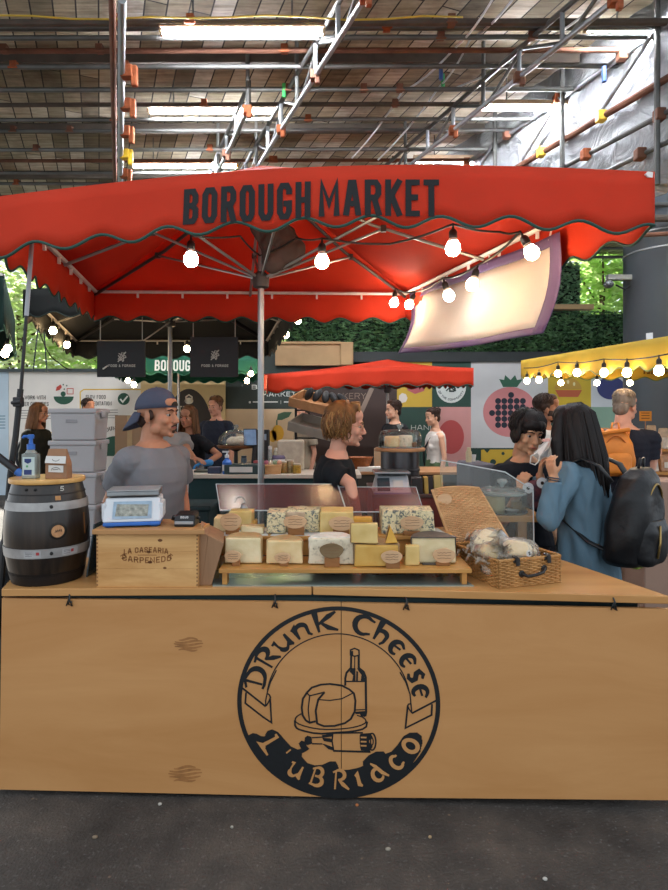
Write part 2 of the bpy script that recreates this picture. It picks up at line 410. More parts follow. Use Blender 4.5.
# ---- plank roof; everything in the roof runs along SK (the bays are askew to the stall front)
SK = -0.39
def planks():
    m, nt, out = newmat('old_planks')
    b = N(nt, 'ShaderNodeBsdfPrincipled'); b.inputs['Roughness'].default_value = 0.85
    v = coords(nt, (1, 1, 1), 'Object', (0, 0, R(-90 - math.degrees(math.atan(-SK)))))
    br = N(nt, 'ShaderNodeTexBrick'); br.offset = 0.37
    br.inputs['Scale'].default_value = 1.0; br.inputs['Mortar Size'].default_value = 0.008; br.inputs['Brick Width'].default_value = 2.6; br.inputs['Row Height'].default_value = 0.21
    br.inputs['Color1'].default_value = (0, 0, 0, 1); br.inputs['Color2'].default_value = (1, 1, 1, 1); br.inputs['Mortar'].default_value = (0.5, 0.5, 0.5, 1)
    nt.links.new(v, br.inputs['Vector'])
    tone = ramp(nt, br.outputs['Color'], [(0.0, '#80755f'), (0.35, '#b3a78c'), (0.7, '#cdc4af'), (1.0, '#e8e3d8')])
    v2 = coords(nt, (1.2, 16, 16), 'Object', (0, 0, R(-90 - math.degrees(math.atan(-SK)))))
    n = N(nt, 'ShaderNodeTexNoise', i_Scale=1.0, i_Detail=8.0, i_Roughness=0.7); nt.links.new(v2, n.inputs['Vector'])
    gr = ramp(nt, n.outputs['Fac'], [(0.3, '#8d877c'), (0.65, '#ffffff')])
    mx = N(nt, 'ShaderNodeMix', data_type='RGBA', blend_type='MULTIPLY'); mx.inputs['Factor'].default_value = 0.9
    nt.links.new(tone, mx.inputs['A']); nt.links.new(gr, mx.inputs['B'])
    v3 = coords(nt, (0.7, 0.7, 0.7)); n3 = N(nt, 'ShaderNodeTexNoise', i_Scale=1.0, i_Detail=6.0, i_Roughness=0.65); nt.links.new(v3, n3.inputs['Vector'])
    st = ramp(nt, n3.outputs['Fac'], [(0.36, '#8f8576'), (0.55, '#ffffff')])
    mx3 = N(nt, 'ShaderNodeMix', data_type='RGBA', blend_type='MULTIPLY'); mx3.inputs['Factor'].default_value = 0.8
    nt.links.new(mx.outputs['Result'], mx3.inputs['A']); nt.links.new(st, mx3.inputs['B'])
    gap = N(nt, 'ShaderNodeMix', data_type='RGBA'); nt.links.new(br.outputs['Fac'], gap.inputs['Factor'])
    nt.links.new(mx3.outputs['Result'], gap.inputs['A']); gap.inputs['B'].default_value = lin('#1c1916')
    nt.links.new(gap.outputs['Result'], b.inputs['Base Color'])
    bumpn(nt, n.outputs['Fac'], b, 0.4, 0.01)
    nt.links.new(b.outputs[0], out.inputs['Surface']); return m
def shx(Y): return 2.98 + SK * (Y - 6.0)            # the sheeted side
c = MB()
c.prism([(-8, 4.2, 5.62), (shx(4.2) + .3, 4.2, 5.62), (shx(10.0) + .3, 10.0, 5.62), (9.5, 10.0, 5.62), (9.5, 15, 5.62), (-8, 15, 5.62)], (0, 0, 0.06))
struct(c.build('ceiling', planks()))
M_tube = mat('scaffold_steel', '#5d5e5c', 0.55, 0.6, 0.3, 3, 0.2, 80)
M_tube_l = mat('galvanised_steel', '#8d9193', 0.5, 0.6, 0.2, 3, 0.15, 80)
M_rust = mat('rusty_steel', '#6d4a3a', 0.8, 0.3, 0.35, 4, 0.3, 60)
M_clamp = mat('rust_orange_coupler', '#8c4c2c', 0.8, 0.2, 0.3, 20)
M_dark = mat('dark_timber_joist', '#4a423a', 0.85, 0, 0.25, 5)
M_yel = mat('yellow_coupler', '#c7a52a', 0.6, 0.1, 0.2, 20)
rows = [(22, 5.22, .032, 1), (27, 5.27, .03, 0), (37, 5.2, .024, 0), (50, 5.24, .026, 2), (66, 5.2, .024, 0), (89, 5.2, .026, 0), (104, 5.22, .026, 1), (119, 5.2, .024, 0), (130, 5.24, .024, 0),
        (149, 5.18, .028, 0), (160, 5.22, .026, 2), (172, 5.2, .026, 0), (183, 5.2, .026, 0), (196, 5.2, .028, 1), (210, 5.2, .03, 0), (223, 5.2, .03, 0), (236, 5.2, .03, 2), (248, 5.2, .03, 0), (257, 5.2, .034, 0)]
for i, (py, z, r, k) in enumerate(rows):
    Y = (z - CZ) * F / (HY - py); x1 = shx(Y) + .1 if Y < 9.4 else 8.5
    root = thing('scaffold_tube', '%s tube slung under the plank roof, %s of the crosswise tubes from the front' % (['dark grey', 'blackened', 'rust-stained'][k], ORD[i]), 'scaffold tube', (0, Y, z), 0, 'scaffold tubes under the roof')
    t = MB(); t.tube([(-9.5, Y, z), (-4, Y, z - .012), (x1, Y, z)], r, 8); t.build('tube', [M_tube, M_dark, M_rust][k], root, smooth=40)
    rr = random.Random(i)
    for q in range(3):
        x = rr.uniform(-5, 2.2) if x1 < 6 else rr.uniform(-5, 7)
        b = MB(); b.box((x, Y, z + .01), (.07, 2.6 * r, 3.0 * r)); b.tube([(x - .05, Y - r * 1.4, z - .03), (x + .05, Y - r * 1.4, z - .03)], .012, 6)
        b.build('coupler', M_clamp if rr.random() < .45 else M_rust, root, bevel=.006)
for i in range(6):                                   # dark joists tight under the boards
    Y = 5.05 + i * 1.62; x1 = shx(Y) if Y < 9.4 else 8.4
    b = MB(); b.span(-9.5, x1, Y - .04, Y + .04, 5.5, 5.615)
    tag(b.build('roof_joist', M_dark, None, bevel=.006), 'dark timber joist running across under the planks, %s one into the market' % ORD[i], 'joist', 'timber joists under the roof')
# ---- lattice trusses
def truss(x0, Y0, Y1, zt, zb, label, light):
    ax = lambda Y: x0 + SK * (Y - Y0)
    root = thing('lattice_truss', label, 'truss', (x0, Y0, zb), 0, 'lattice trusses under the roof')
    for nm, z in (('top_chord', zt), ('bottom_chord', zb)):
        t = MB(); t.tube([(ax(Y0), Y0, z), (ax(Y1), Y1, z)], .026, 8); t.build('chord', M_tube_l if z == zb or light else M_tube, root, smooth=40)
    n = int((Y1 - Y0) / .55)
    for k in range(n + 1):
        Y = Y0 + k * .55
        t = MB(); t.tube([(ax(Y), Y, zb), (ax(Y), Y, 5.61 if k % 3 == 0 else zt)], .022, 8); t.build('upright', M_tube_l if k % 3 else M_tube, root, smooth=40)
        if k < n:
            t = MB(); Y2 = Y + .55; a, b_ = (zb, zt) if k % 2 else (zt, zb)
            t.tube([(ax(Y) + .03, Y, a), (ax(Y2) + .03, Y2, b_)], .018, 8); t.build('diagonal_brace', M_tube, root, smooth=40)
        if k % 2 == 0:
            b = MB(); b.box((ax(Y), Y, zb), (.1, .09, .09)); b.box((ax(Y) + .02, Y - .03, zb - .06), (.05, .05, .08)); b.build('coupler', M_clamp if k % 4 == 0 else M_rust, root, bevel=.01)
truss(0.25, 4.7, 10.6, 5.2, 4.88, 'silver lattice truss of scaffold tube running into the market, left of the two large ones', False)
truss(2.25, 4.8, 11.5, 5.2, 4.92, 'silver lattice truss of scaffold tube running into the market, second from the left', False)
truss(-.95, 6.6, 10.8, 5.2, 4.95, 'short lattice truss beside the middle strip light', False)
t = MB(); t.tube([(-1.71, 4.84, 4.95), (-3.6, 10.1, 4.95)], .034, 10)
root = thing('scaffold_tube', 'bright silver tube running straight into the market above the left half of the canopy', 'scaffold tube', (-1.71, 4.84, 4.95), 0)
t.build('tube', M_tube_l, root, smooth=40)
t = MB(); t.tube([(-1.79, 4.84, 5.03), (-3.68, 10.1, 5.03)], .03, 10); t.build('side_tube', M_rust, root, smooth=40)
for k in range(6):
    Y = 5.9 + k * .62; x = -1.71 - 0.36 * (Y - 4.84)
    b = MB(); b.box((x + .06, Y, 4.97), (.12, .1, .12)); b.box((x + .13, Y, 4.93), (.06, .06, .2)); b.build('coupler', M_clamp if k != 3 else M_yel, root, bevel=.012)
# hanging drop clamps and short bright sleeves seen on the trusses
for i, (x, y, Y, cm) in enumerate([(284, 92, 6.6, '#2f9a4c'), (443, 82, 6.9, '#2e9a55'), (441, 74, 6.3, '#2d4d86'), (604, 76, 6.0, '#2d4d86')]):
    p = W(x, y, Y); b = MB(); b.tube([p + Vector((0, 0, -.06)), p + Vector((0, 0, .09))], .022, 8)
    tag(b.build('coloured_sleeve', mat('sleeve_%d' % i, cm, .5), None, smooth=40), ['green sleeve on the truss between the top and middle strip lights', 'green sleeve hanging high above the canopy lettering', 'blue sleeve just above the green one over the canopy',
        'blue sleeve beside the white sheeting at the right'][i], 'pipe sleeve')
for i, (pts, col) in enumerate([([(498, -10), (455, 48), (402, 92), (352, 158)], '#c9cdd0'), ([(520, -10), (470, 40), (440, 86), (378, 160)], '#b9bec2'), ([(600, 0), (540, 40), (470, 82), (420, 92)], '#d5d8da')]):
    Y0 = 5.0; q = [W(x, y, Y0 + .62 * k * 1.6) for k, (x, y) in enumerate(pts)]
    t = MB(); sm = []
    for a, b in zip(q[:-1], q[1:]):
        for k in range(6): u = k / 6; sm.append(a.lerp(b, u) + Vector((0, 0, -.05 * math.sin(math.pi * u))))
    sm.append(q[-1]); t.tube(sm, .011, 6)
    tag(t.build('electric_cable', mat('cable_grey_%d' % i, col, .5), None, smooth=True), ['pale cable sagging along the right truss, lowest of three', 'pale cable sagging along the right truss, middle of three', 'white cable swung over to the right strip light'][i], 'cable')
t = MB(); q = [(-9 + .35 * k, 5.36 + .02 * math.sin(k), 5.17 - .03 * abs(math.sin(k * .9))) for k in range(30)]; t.tube(q, .008, 6)
tag(t.build('electric_cable', mat('cable_yellow', '#b39a2e', .5), None, smooth=True), 'yellow cable looped along the foremost scaffold tube', 'cable')
# ---- strip lights
M_strip = glow('fluorescent_tube', '#f6f8ff', 235.0); M_hous = mat('lamp_housing', '#b8a084', 0.5, 0.1)
for i, (x0, x1, y, lab) in enumerate([(160, 325, 33, 'fluorescent strip light nearest the camera above the left half'), (148, 276, 112, 'fluorescent strip light in the middle of the left row'), (132, 238, 167, 'fluorescent strip light partly behind the left of the red canopy'),
                                      (585, 745, 30, 'fluorescent strip light cut by the right edge of the photo'), (480, 613, 109, 'fluorescent strip light in the middle of the right row'), (413, 520, 162, 'fluorescent strip light just above the red canopy edge, right row')]):
    Y = 1.53 * F / (x1 - x0); a = W(x0, y, Y); b = W(x1, y, Y)
    root = thing('strip_light', lab, 'strip light', (a + b) / 2, 0, 'fluorescent strip lights')
    h = MB(); h.span(a.x, b.x, Y - .05, Y + .05, a.z + .03, a.z + .085); h.build('housing', M_hous, root, bevel=.008)
    d = MB(); d.span(a.x + .02, b.x - .02, Y - .026, Y + .026, a.z - .014, a.z + .029); d.build('diffuser', M_strip, root, bevel=.015)
    for x in (a.x + .012, b.x - .012):
        e = MB(); e.span(x - .014, x + .014, Y - .032, Y + .032, a.z - .018, a.z + .031); e.build('end_cap', M_yel if i in (1, 2) and x > a.x + .1 else M_hous, root, bevel=.006)
    for f_ in (.2, .8):
        e = MB(); x = lerp(a.x, b.x, f_); e.tube([(x, Y, a.z + .08), (x, Y, 5.6)], .008, 6); e.build('hanger', M_tube, root)
# ---- white sheeting with its rails at the right
def sheetmat():
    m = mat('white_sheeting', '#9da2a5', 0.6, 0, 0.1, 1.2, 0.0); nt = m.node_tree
    b = [n for n in nt.nodes if n.type == 'BSDF_PRINCIPLED'][0]
    v = coords(nt, (2.2, 2.2, 2.2)); n = N(nt, 'ShaderNodeTexNoise', i_Scale=1.0, i_Detail=6.0, i_Distortion=1.5); nt.links.new(v, n.inputs['Vector']); bumpn(nt, n.outputs['Fac'], b, 0.9, 0.12)
    return m
s = MB(); n = 40
vs = []
for i in range(n + 1):
    Y = lerp(4.1, 9.9, i / n)
    for j, z in enumerate((3.7, 4.2, 4.7, 5.1, 5.6)): vs.append((shx(Y) + .03 * math.sin(Y * 7 + z * 3) + .02 * math.sin(Y * 19 + j), Y, z))
s.add(vs, [(i * 5 + j, (i + 1) * 5 + j, (i + 1) * 5 + j + 1, i * 5 + j + 1) for i in range(n) for j in range(4)])
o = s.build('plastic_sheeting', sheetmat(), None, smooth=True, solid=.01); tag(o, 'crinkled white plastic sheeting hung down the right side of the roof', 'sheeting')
for i, (z, mt, w) in enumerate([(4.71, M_rust, .035), (4.4, M_tube, .026), (4.12, M_tube, .026), (5.2, M_tube_l, .026)]):
    root = thing('scaffold_rail', ['rust-orange rail with yellow couplers across the white sheeting', 'grey rail across the white sheeting, just under the rusty one', 'grey rail lowest on the white sheeting', 'silver rail along the top of the white sheeting'][i], 'scaffold rail', (shx(6) - .08, 6, z), 0, 'rails on the white sheeting')
    t = MB(); t.tube([(shx(4.2) - .08, 4.2, z), (shx(9.8) - .08, 9.8, z)], w, 8); t.build('tube', mt, root, smooth=40)
    for k in range(4):
        Y = 5.4 + k * .85 + i * .2; b = MB(); b.box((shx(Y) - .1, Y, z), (.09, .1, .11)); b.build('coupler', M_yel if i == 0 else M_clamp if k % 2 else M_rust, root, bevel=.012)
for i, Y in enumerate((5.6, 6.75, 7.9)):
    t = MB(); t.tube([(shx(Y) - .12, Y, 3.75), (shx(Y) - .12, Y, 5.58)], .028, 8)
    tag(t.build('scaffold_post', M_tube, None, smooth=40), 'short upright post against the white sheeting, %s from the right' % ORD[i], 'scaffold post', 'posts on the white sheeting')
    t = MB(); t.tube([(shx(Y) - .13, Y + .05, 5.2), (shx(Y + .6) - .13, Y + .65, 4.75)], .022, 8)
    tag(t.build('scaffold_brace', M_tube_l, None, smooth=40), 'slanting brace against the white sheeting, %s from the right' % ORD[i], 'scaffold brace', 'braces on the white sheeting')
# ---- far beams over the iron column
for i, (z, Y, mt) in enumerate([(4.12, 8.2, M_rust), (4.32, 8.3, M_dark), (4.55, 8.4, M_tube)]):
    t = MB(); t.tube([(2.6 if i else 3.15, Y, z - (.12 if i == 0 else 0)), (7.5, Y, z + (.12 if i == 0 else 0))], .05 if i == 1 else .03, 8)
    tag(t.build('scaffold_tube', mt, None, smooth=40), ['rusty tube slanting in front of the grey column', 'thick dark tube crossing in front of the column head', 'steel tube crossing high in front of the column head'][i], 'scaffold tube')
colm = mat('grey_iron_paint', '#4b535a', 0.42, 0.2, 0.15, 1.5, 0.1, 12)
c = MB(); c.lathe([(.66, 0), (.66, .25), (.6, .3), (.6, 4.4), (.68, 4.5), (.7, 5.6)], (5.0, 9.0, 0), 40); struct(c.build('iron_column', colm, None, smooth=40))
for i, z in enumerate((4.25, 4.0)):
    t = MB(); t.lathe([(.603, -.012), (.612, -.008), (.612, .008), (.603, .012)], (5, 9, z), 40); tag(t.build('column_strap', M_tube_l, None, smooth=40), '%s thin metal strap around the grey column' % ('upper', 'lower')[i], 'strap', 'straps on the column')
p = W(612, 283, 8.93)
root = thing('security_camera', 'grey security camera on a timber arm beside the dark column', 'security camera', p)
b = MB(); b.box(p + Vector((.13, .0, .08)), (.42, .1, .08)); b.build('bracket', mat('bracket_grey', '#8b8b86', .6), root, bevel=.01)
b = MB(); b.ball(p + Vector((-.05, 0, -.02)), (.07, .09, .06)); b.build('housing', mat('cctv_grey', '#5c6063', .5), root, smooth=True)
b = MB(); b.tube([p + Vector((.3, 0, .35)), p + Vector((.33, 0, .0)), p + Vector((.2, 0, -.1)), p + Vector((.06, 0, -.03))], .014, 6); b.build('cable', mat('cable_black', '#161616', .6), root, smooth=True)
b = MB(); y = 9 - math.sqrt(.6 ** 2 - .5 ** 2); b.box((4.53, 9 - .385, ZW(337, 8.6)), (.09, .012, .12), (0, 0, R(-52)))
tag(b.build('small_notice', mat('notice_white', '#d8dde0', .6), None), 'small white notice stuck low on the dark column above the yellow canopy', 'notice')

# ---- hoarding, 2 cm per pixel at its distance
HYD = 12.0
def hp(x0, x1, y0, y1, col, label, Yo=0.0, cat='mural', depth=.05, m=None):
    z1 = ZW(y0, HYD); z0 = ZW(y1, HYD) if y1 is not None else 0.0
    root = thing('mural', label, cat, (XW((x0 + x1) / 2, HYD), HYD + Yo, z0), 0, 'hoarding panels')
    b = MB(); b.span(XW(x0, HYD), XW(x1, HYD), HYD + Yo, HYD + Yo + depth, z0, z1); b.build('board', m or mat('board_' + col, col, 0.65, 0, 0.06, 2, 0.05), root)
    mp = lambda u, v: Vector((XW(u, HYD), HYD + Yo - .004, ZW(v, HYD)))
    return root, mp
def flat(mp): return lambda u, v: mp(u, v)
def art(root, col, fn, lift=0.0, name='painted_pattern'):
    b = MB(); fn(b)
    if lift: b.v = [(x, y - lift, z) for x, y, z in b.v]
    return b.build(name, mat('art_' + col, col, 0.65, 0, 0.05, 2, 0), root)
def txt(b, s, x, y, h, t, mp, **k): text(b, s, h, t * .7, (lambda u, v: mp(u, -v)), x, -y, **k)
r, mp = hp(-60, 9, 372, None, '#b3c6d2', 'pale blue hoarding board at the far left edge of the photo', -.02)
art(r, '#5b7d92', lambda b: [ribbon(b, [(-20, 416 + 3 * k), (6, 416 + 3 * k)], .9, mp) for k in range(5)] + [txt(b, 'ABOUT', -20, 410, 4, .8, mp)], 0, 'lettering')
r, mp = hp(9, 142, 372, None, '#dcd8d0', 'white hoarding board about charity and accreditation with a bowl of fruit drawn on it', -.01)
def f(b):
    txt(b, 'WE WORK WITH', 18, 399.5, 4, .8, mp, fit=28); txt(b, 'OTHER CHARITIES', 18, 406, 4, .8, mp, fit=31)
    txt(b, 'SLOW FOOD', 86, 399, 4, .8, mp, fit=20); txt(b, 'ACCREDITATION', 84, 405.5, 4, .8, mp, fit=28)
    for k in range(4): ribbon(b, [(20, 410.5 + 2.6 * k), (56 - 5 * (k % 2), 410.5 + 2.6 * k)], .5, mp); ribbon(b, [(84, 410 + 2.6 * k), (118, 410 + 2.6 * k)], .5, mp)
    text(b, 'AROUND THE', 4, .8, arc_map(lambda u, v: mp(u, -v), 116, -452, 22), -16, 0, fit=30)
art(r, '#4c4a47', f, 0, 'lettering')
art(r, '#d8b33a', lambda b: [ribbon(b, [(142, 389.5), (84, 389.5), (80.5, 392), (80.5, 430)], 1.1, mp), ribbon(b, [(46, 432.5), (80, 432.5)], 1, mp)], 0, 'yellow_outline')
def f(b):
    disc2(b, 64, 396.5, 10, 8, mp, 20, 0, 180); disc2(b, 124, 399, 6, 6, mp); disc2(b, 116, 456, 21, 20, mp, 24, 180, 360)
    disc2(b, 63.5, 394, 2.6, 2.6, mp, 14); [poly2(b, [(x, y), (x + 1.2, y), (x + 1.2, y + 1.4), (x, y + 1.4)], mp) for x, y in ((63, 384), (66.5, 385), (64, 388.5))]
art(r, '#27513f', f, .001)
art(r, '#b8463a', lambda b: [poly2(b, [(56, 391), (57, 387), (61, 384.5), (62.3, 387), (60, 390)], mp), ribbon(b, [(67.5, 388.5), (73.5, 388.5), (73.5, 394), (67.5, 394), (67.5, 388.5)], .7, mp)], .002)
art(r, '#e6e6df', lambda b: [ribbon(b, [(120.5, 399), (123, 402), (128, 396)], 1.6, mp)], .003, 'check_mark')
b = MB(); b.span(XW(-60, 12), XW(142, 12), 11.9, 12.1, ZW(372, 12), ZW(369, 12)); tag(b.build('hoarding_rail', mat('rail_dark', '#3d4748', .6), None), 'dark rail capping the white hoarding at the left', 'rail')
r, mp = hp(142, 226, 368, None, '#d9c08c', 'cream-yellow board with a dark arched sign behind the laughing woman', -.08)
art(r, '#39332f', lambda b: [disc2(b, 190, 436, 24, 47, mp, 30, 180, 360)])
art(r, '#e3d9c4', lambda b: [ribbon(b, [(187, 402), (187, 397), (190, 395), (193, 397), (193, 402)], 1.3, mp), disc2(b, 190, 401, 4.3, 3.2, mp, 16), txt(b, 'TH', 179, 412, 6, 1.6, mp)], .003, 'lettering')
art(r, '#e0b02e', lambda b: txt(b, 'T', 179, 420, 6.5, 1.8, mp), .003, 'lettering')
r, mp = hp(226, 301, 345, 409, '#2d3733', 'dark green board lettered in white behind the stall pole', -.03)
def f(b):
    txt(b, 'BOROUGH', 252, 389.5, 4.6, 1.1, mp, fit=46); txt(b, 'MARKET', 262, 396.5, 4.8, 1.1, mp, fit=34)
    txt(b, '@', 249, 403.5, 2.4, .5, mp); ribbon(b, [(253, 402), (278, 402)], 1.0, mp); ribbon(b, [(281, 400.5), (281, 404)], .4, mp); ribbon(b, [(284, 402), (296, 402)], 1.0, mp)
art(r, '#d5d8d2', f, 0, 'lettering')
r, mp = hp(226, 301, 409, None, '#c9af8d', 'tan board with a green leaf and a yellow pear painted on it', -.03)
art(r, '#3b5a44', lambda b: [poly2(b, [(277, 420), (278, 414), (284, 412), (292, 412), (289, 417), (282, 420)], mp), ribbon(b, [(277, 430), (277, 420)], 1.4, mp)])
art(r, '#cf9d32', lambda b: [disc2(b, 278, 433, 6, 8, mp), disc2(b, 273, 436, 4, 6, mp)], .001)
b = MB(); b.span(XW(276, 12), XW(340, 12), 11.85, 12.4, ZW(366, 12), ZW(345, 12)); o = thing('timber_parapet', 'tan boarded parapet box above the far red canopy', 'parapet', (XW(310, 12), 12, ZW(366, 12)))
M_tan = mat('tan_boards', '#a88a63', .7, 0, .15, 2); b.build('boarding', M_tan, o)
for x0, x1, y0, y1 in ((340, 353, 343, 366), (274, 341, 342.5, 345.5)):
    b = MB(); b.span(XW(x0, 12), XW(x1, 12), 11.8, 12.4, ZW(y1, 12), ZW(y0, 12)); b.build('moulding', M_tan, o, bevel=.02)
r, mp = hp(301, 397, 366, None, '#41322d', 'dark brown bakery board behind the far red canopy')
art(r, '#8d7a6c', lambda b: [txt(b, 'BAKERY', 330, 399, 6, .8, mp, fit=36), ribbon(b, [(372, 388), (352, 432)], 4.5, mp)], 0, 'lettering')
r, mp = hp(397, 432, 362, 407, '#c9a63c', 'yellow mural square with a pink and white shape')
art(r, '#b65d62', lambda b: [poly2(b, [(407, 390), (409, 384), (417, 381), (426, 384), (424, 391), (415, 394)], mp)]); art(r, '#d8cfc6', lambda b: [disc2(b, 403, 398, 4.5, 5, mp, 7)], .001)
r, mp = hp(432, 471, 362, 407, '#28453b', 'dark green mural square with a white round emblem')
art(r, '#d3d6d0', lambda b: disc2(b, 451, 387, 15, 16, mp))
def f(b):
    text(b, 'B', 9, 1.6, (lambda u, v: mp(u, -v)), 449, -392); ribbon(b, [(446, 385), (456, 391)], 1.2, mp); ribbon(b, [(446, 391), (456, 382)], 1.2, mp)
    text(b, 'OF THE COMMUNITY', 2.2, .45, arc_map(lambda u, v: mp(u, -v), 451, -387, 13.6, True), 0, 0, align='c', fit=34)
art(r, '#2b3b37', f, .003, 'lettering')
r, mp = hp(397, 432, 407, None, '#2f4a40', 'dark green mural strip behind the dark-shirted man'); art(r, '#c9c9c0', lambda b: txt(b, 'HAND', 411, 430, 5, .9, mp, fit=24), 0, 'lettering')
r, mp = hp(432, 471, 407, None, '#c58d88', 'pink mural square with a red disc'); art(r, '#b04a48', lambda b: disc2(b, 451, 437, 13, 17, mp))
r, mp = hp(471, 548, 362, 448, '#bfbfbe', 'pale grey mural square with a pink pineapple of black dots')
art(r, '#c27d7c', lambda b: disc2(b, 510, 412, 27, 25, mp, 40))
art(r, '#2e5a45', lambda b: poly2(b, [(503, 387), (499, 379), (504, 380), (505, 375), (510.5, 380), (515, 375), (517, 380), (523, 379), (517, 387)], mp), .001)
art(r, '#1d2430', lambda b: [disc2(b, x, y, 3.0, 3.0, mp, 14) for x, y in [(511, 395)] + [(498 + 6.2 * k, 401) for k in range(5)] + [(498 + 6.2 * k, 407) for k in range(5)] + [(492 + 6.2 * k, 413) for k in range(6)] + [(498 + 6.2 * k, 419) for k in range(5)] + [(498 + 6.2 * k, 425) for k in range(4)]], .002)
r, mp = hp(471, 548, 448, None, '#213c34', 'dark green mural square with a yellow wedge of cheese')
art(r, '#c2a034', lambda b: poly2(b, [(481, 450), (484, 449.5), (487, 453), (490, 449.5), (520, 449.5), (481, 480)], mp)); art(r, '#213c34', lambda b: [disc2(b, 493, 462, 3, 2.8, mp), disc2(b, 503, 453.5, 1.6, 1.6, mp), disc2(b, 486, 470, 1.7, 1.7, mp)], .002)
r, mp = hp(548, 591, 362, 407, '#c1a52f', 'mustard mural square with a fruit pie')
art(r, '#b7913e', lambda b: disc2(b, 568, 389, 13.5, 11, mp, 24, 180, 360)); art(r, '#b35a3a', lambda b: poly2(b, [(555, 390), (582, 390), (578, 397), (559, 397)], mp), .001)
art(r, '#d8cf9a', lambda b: [disc2(b, 562 + 6 * k, 384 - 2 * (k == 1), 1.2, 2, mp, 10) for k in range(3)], .002)
r, mp = hp(548, 591, 407, None, '#2a473d', 'dark green mural square with part of a white ring, behind the long-haired woman'); art(r, '#c9ccc8', lambda b: ribbon(b, [(572 + 13 * math.cos(t / 5), 428 + 17 * math.sin(t / 5)) for t in range(32)], 3, mp))
r, mp = hp(591, 720, 362, 407, '#bcc0c2', 'pale mural square with a dark blue oval'); art(r, '#33396b', lambda b: disc2(b, 611, 388, 14, 11.5, mp, 30))
r, mp = hp(591, 720, 407, None, '#7f9c88', 'sage green mural square behind the man with the orange rucksack')
b = MB(); b.span(XW(340, 12), XW(720, 12), 11.95, 12.2, ZW(362, 12), ZW(352, 12)); tag(b.build('hoarding_rail', mat('rail_black', '#23292a', .6), None), 'black rail between the mural and the hedge', 'rail')
# ---- clipped hedge wall, trees in daylight
def leafmat(name, a, b_, tr=.35):
    m, nt, out = newmat(name)
    p = N(nt, 'ShaderNodeBsdfPrincipled'); p.inputs['Roughness'].default_value = .5; p.inputs['Specular IOR Level'].default_value = .3
    v = coords(nt, (5, 5, 5)); n = N(nt, 'ShaderNodeTexNoise', i_Scale=1.0, i_Detail=6.0); nt.links.new(v, n.inputs['Vector']); c = ramp(nt, n.outputs['Fac'], [(.3, a), (.7, b_)])
    nt.links.new(c, p.inputs['Base Color']); t = N(nt, 'ShaderNodeBsdfTranslucent'); nt.links.new(c, t.inputs['Color'])
    mx = N(nt, 'ShaderNodeMixShader'); mx.inputs[0].default_value = tr; nt.links.new(p.outputs[0], mx.inputs[1]); nt.links.new(t.outputs[0], mx.inputs[2]); nt.links.new(mx.outputs[0], out.inputs['Surface']); return m
def leaf(mb, c, s, rr):
    a = Vector((rr.gauss(0, 1), rr.gauss(0, 1), rr.gauss(0, 1))).normalized(); x, y = basis(a)
    mb.add([c - x * s, c + y * s * .45, c + x * s, c - y * s * .45], [(0, 1, 2, 3)])
def hedge(x0, x1, y0, y1, Y, n, s, m, label, seed):
    rr = random.Random(seed); h = MB()
    X0, X1, Z1, Z0 = XW(x0, Y), XW(x1, Y), ZW(y0, Y), ZW(y1, Y)
    root = thing('hedge', label, 'hedge', ((X0 + X1) / 2, Y, Z0))
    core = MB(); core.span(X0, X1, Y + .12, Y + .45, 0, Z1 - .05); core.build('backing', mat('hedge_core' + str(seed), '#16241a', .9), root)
    for k in range(n):
        leaf(h, Vector((rr.uniform(X0, X1), Y + .1 * rr.random() ** 2 + .05 * math.sin(rr.random() * 3), rr.uniform(Z0, Z1))), s * rr.uniform(.6, 1.2), rr)
    o = h.build('foliage', m, root); o['kind'] = 'stuff'
hedge(286, 720, 311, 353, 12.3, 9500, .055, leafmat('hedge_leaf', '#2f5236', '#648a5a', .25), 'long clipped dark green hedge wall above the mural', 3)
hedge(354, 582, 262, 309, 13.4, 4200, .06, leafmat('hedge_leaf_pale', '#5f8a63', '#8fb58c', .35), 'paler trimmed hedge in daylight behind the banner', 5)
b = MB(); b.span(XW(548, 13), XW(592, 13), 12.9, 13.1, ZW(310, 13), ZW(305, 13)); tag(b.build('board_rail', M_tan, None), 'weathered board laid along the hedge top right of the banner', 'board')
def tree(px, Y, zc, rx, rz, n, s, m, label, seed):
    rr = random.Random(seed); X = XW(px, Y); root = thing('tree', label, 'tree', (X, Y, 0), 0, 'trees in daylight behind the market')
    t = MB(); t.tube([(X, Y, -.02), (X + .08, Y, zc * .5), (X - .05, Y, zc)], [.14, .1, .06], 8); t.build('trunk', mat('bark%d' % seed, '#5a4a3a', .9), root, smooth=True)
    for k in range(5):
        a = rr.uniform(0, 6.28); t = MB(); t.tube([(X, Y, zc * rr.uniform(.5, .9)), (X + math.cos(a) * rx * .7, Y + math.sin(a) * .7, zc + rr.uniform(-.3, .6) * rz)], [.05, .015], 6); t.build('branch', mat('bark%d_%d' % (seed, k), '#55473a', .9), root, smooth=True)
    c = MB()
    for k in range(n):
        d = Vector((rr.gauss(0, 1), rr.gauss(0, 1), rr.gauss(0, 1))).normalized() * (rr.random() ** .4)
        leaf(c, Vector((X + d.x * rx, Y + d.y * 1.0, zc + d.z * rz)), s * rr.uniform(.6, 1.3), rr)
    o = c.build('crown', m, root); o['kind'] = 'stuff'
lm1 = leafmat('sunlit_leaf', '#a9c27a', '#e6eec4', .6); lm2 = leafmat('sunlit_leaf_fresh', '#8fbb5c', '#d9ecaa', .6)
tree(20, 15.5, 4.2, 2.3, 2.3, 3800, .13, lm1, 'sunlit pale green tree beyond the left hoarding, left one', 21)
tree(105, 16.5, 4.0, 2.3, 2.2, 3600, .13, lm2, 'sunlit yellow-green tree beyond the left hoarding, right one', 22)
tree(290, 16.5, 3.7, 1.5, 1.7, 2600, .12, lm1, 'small sunlit tree above the tan parapet', 23)
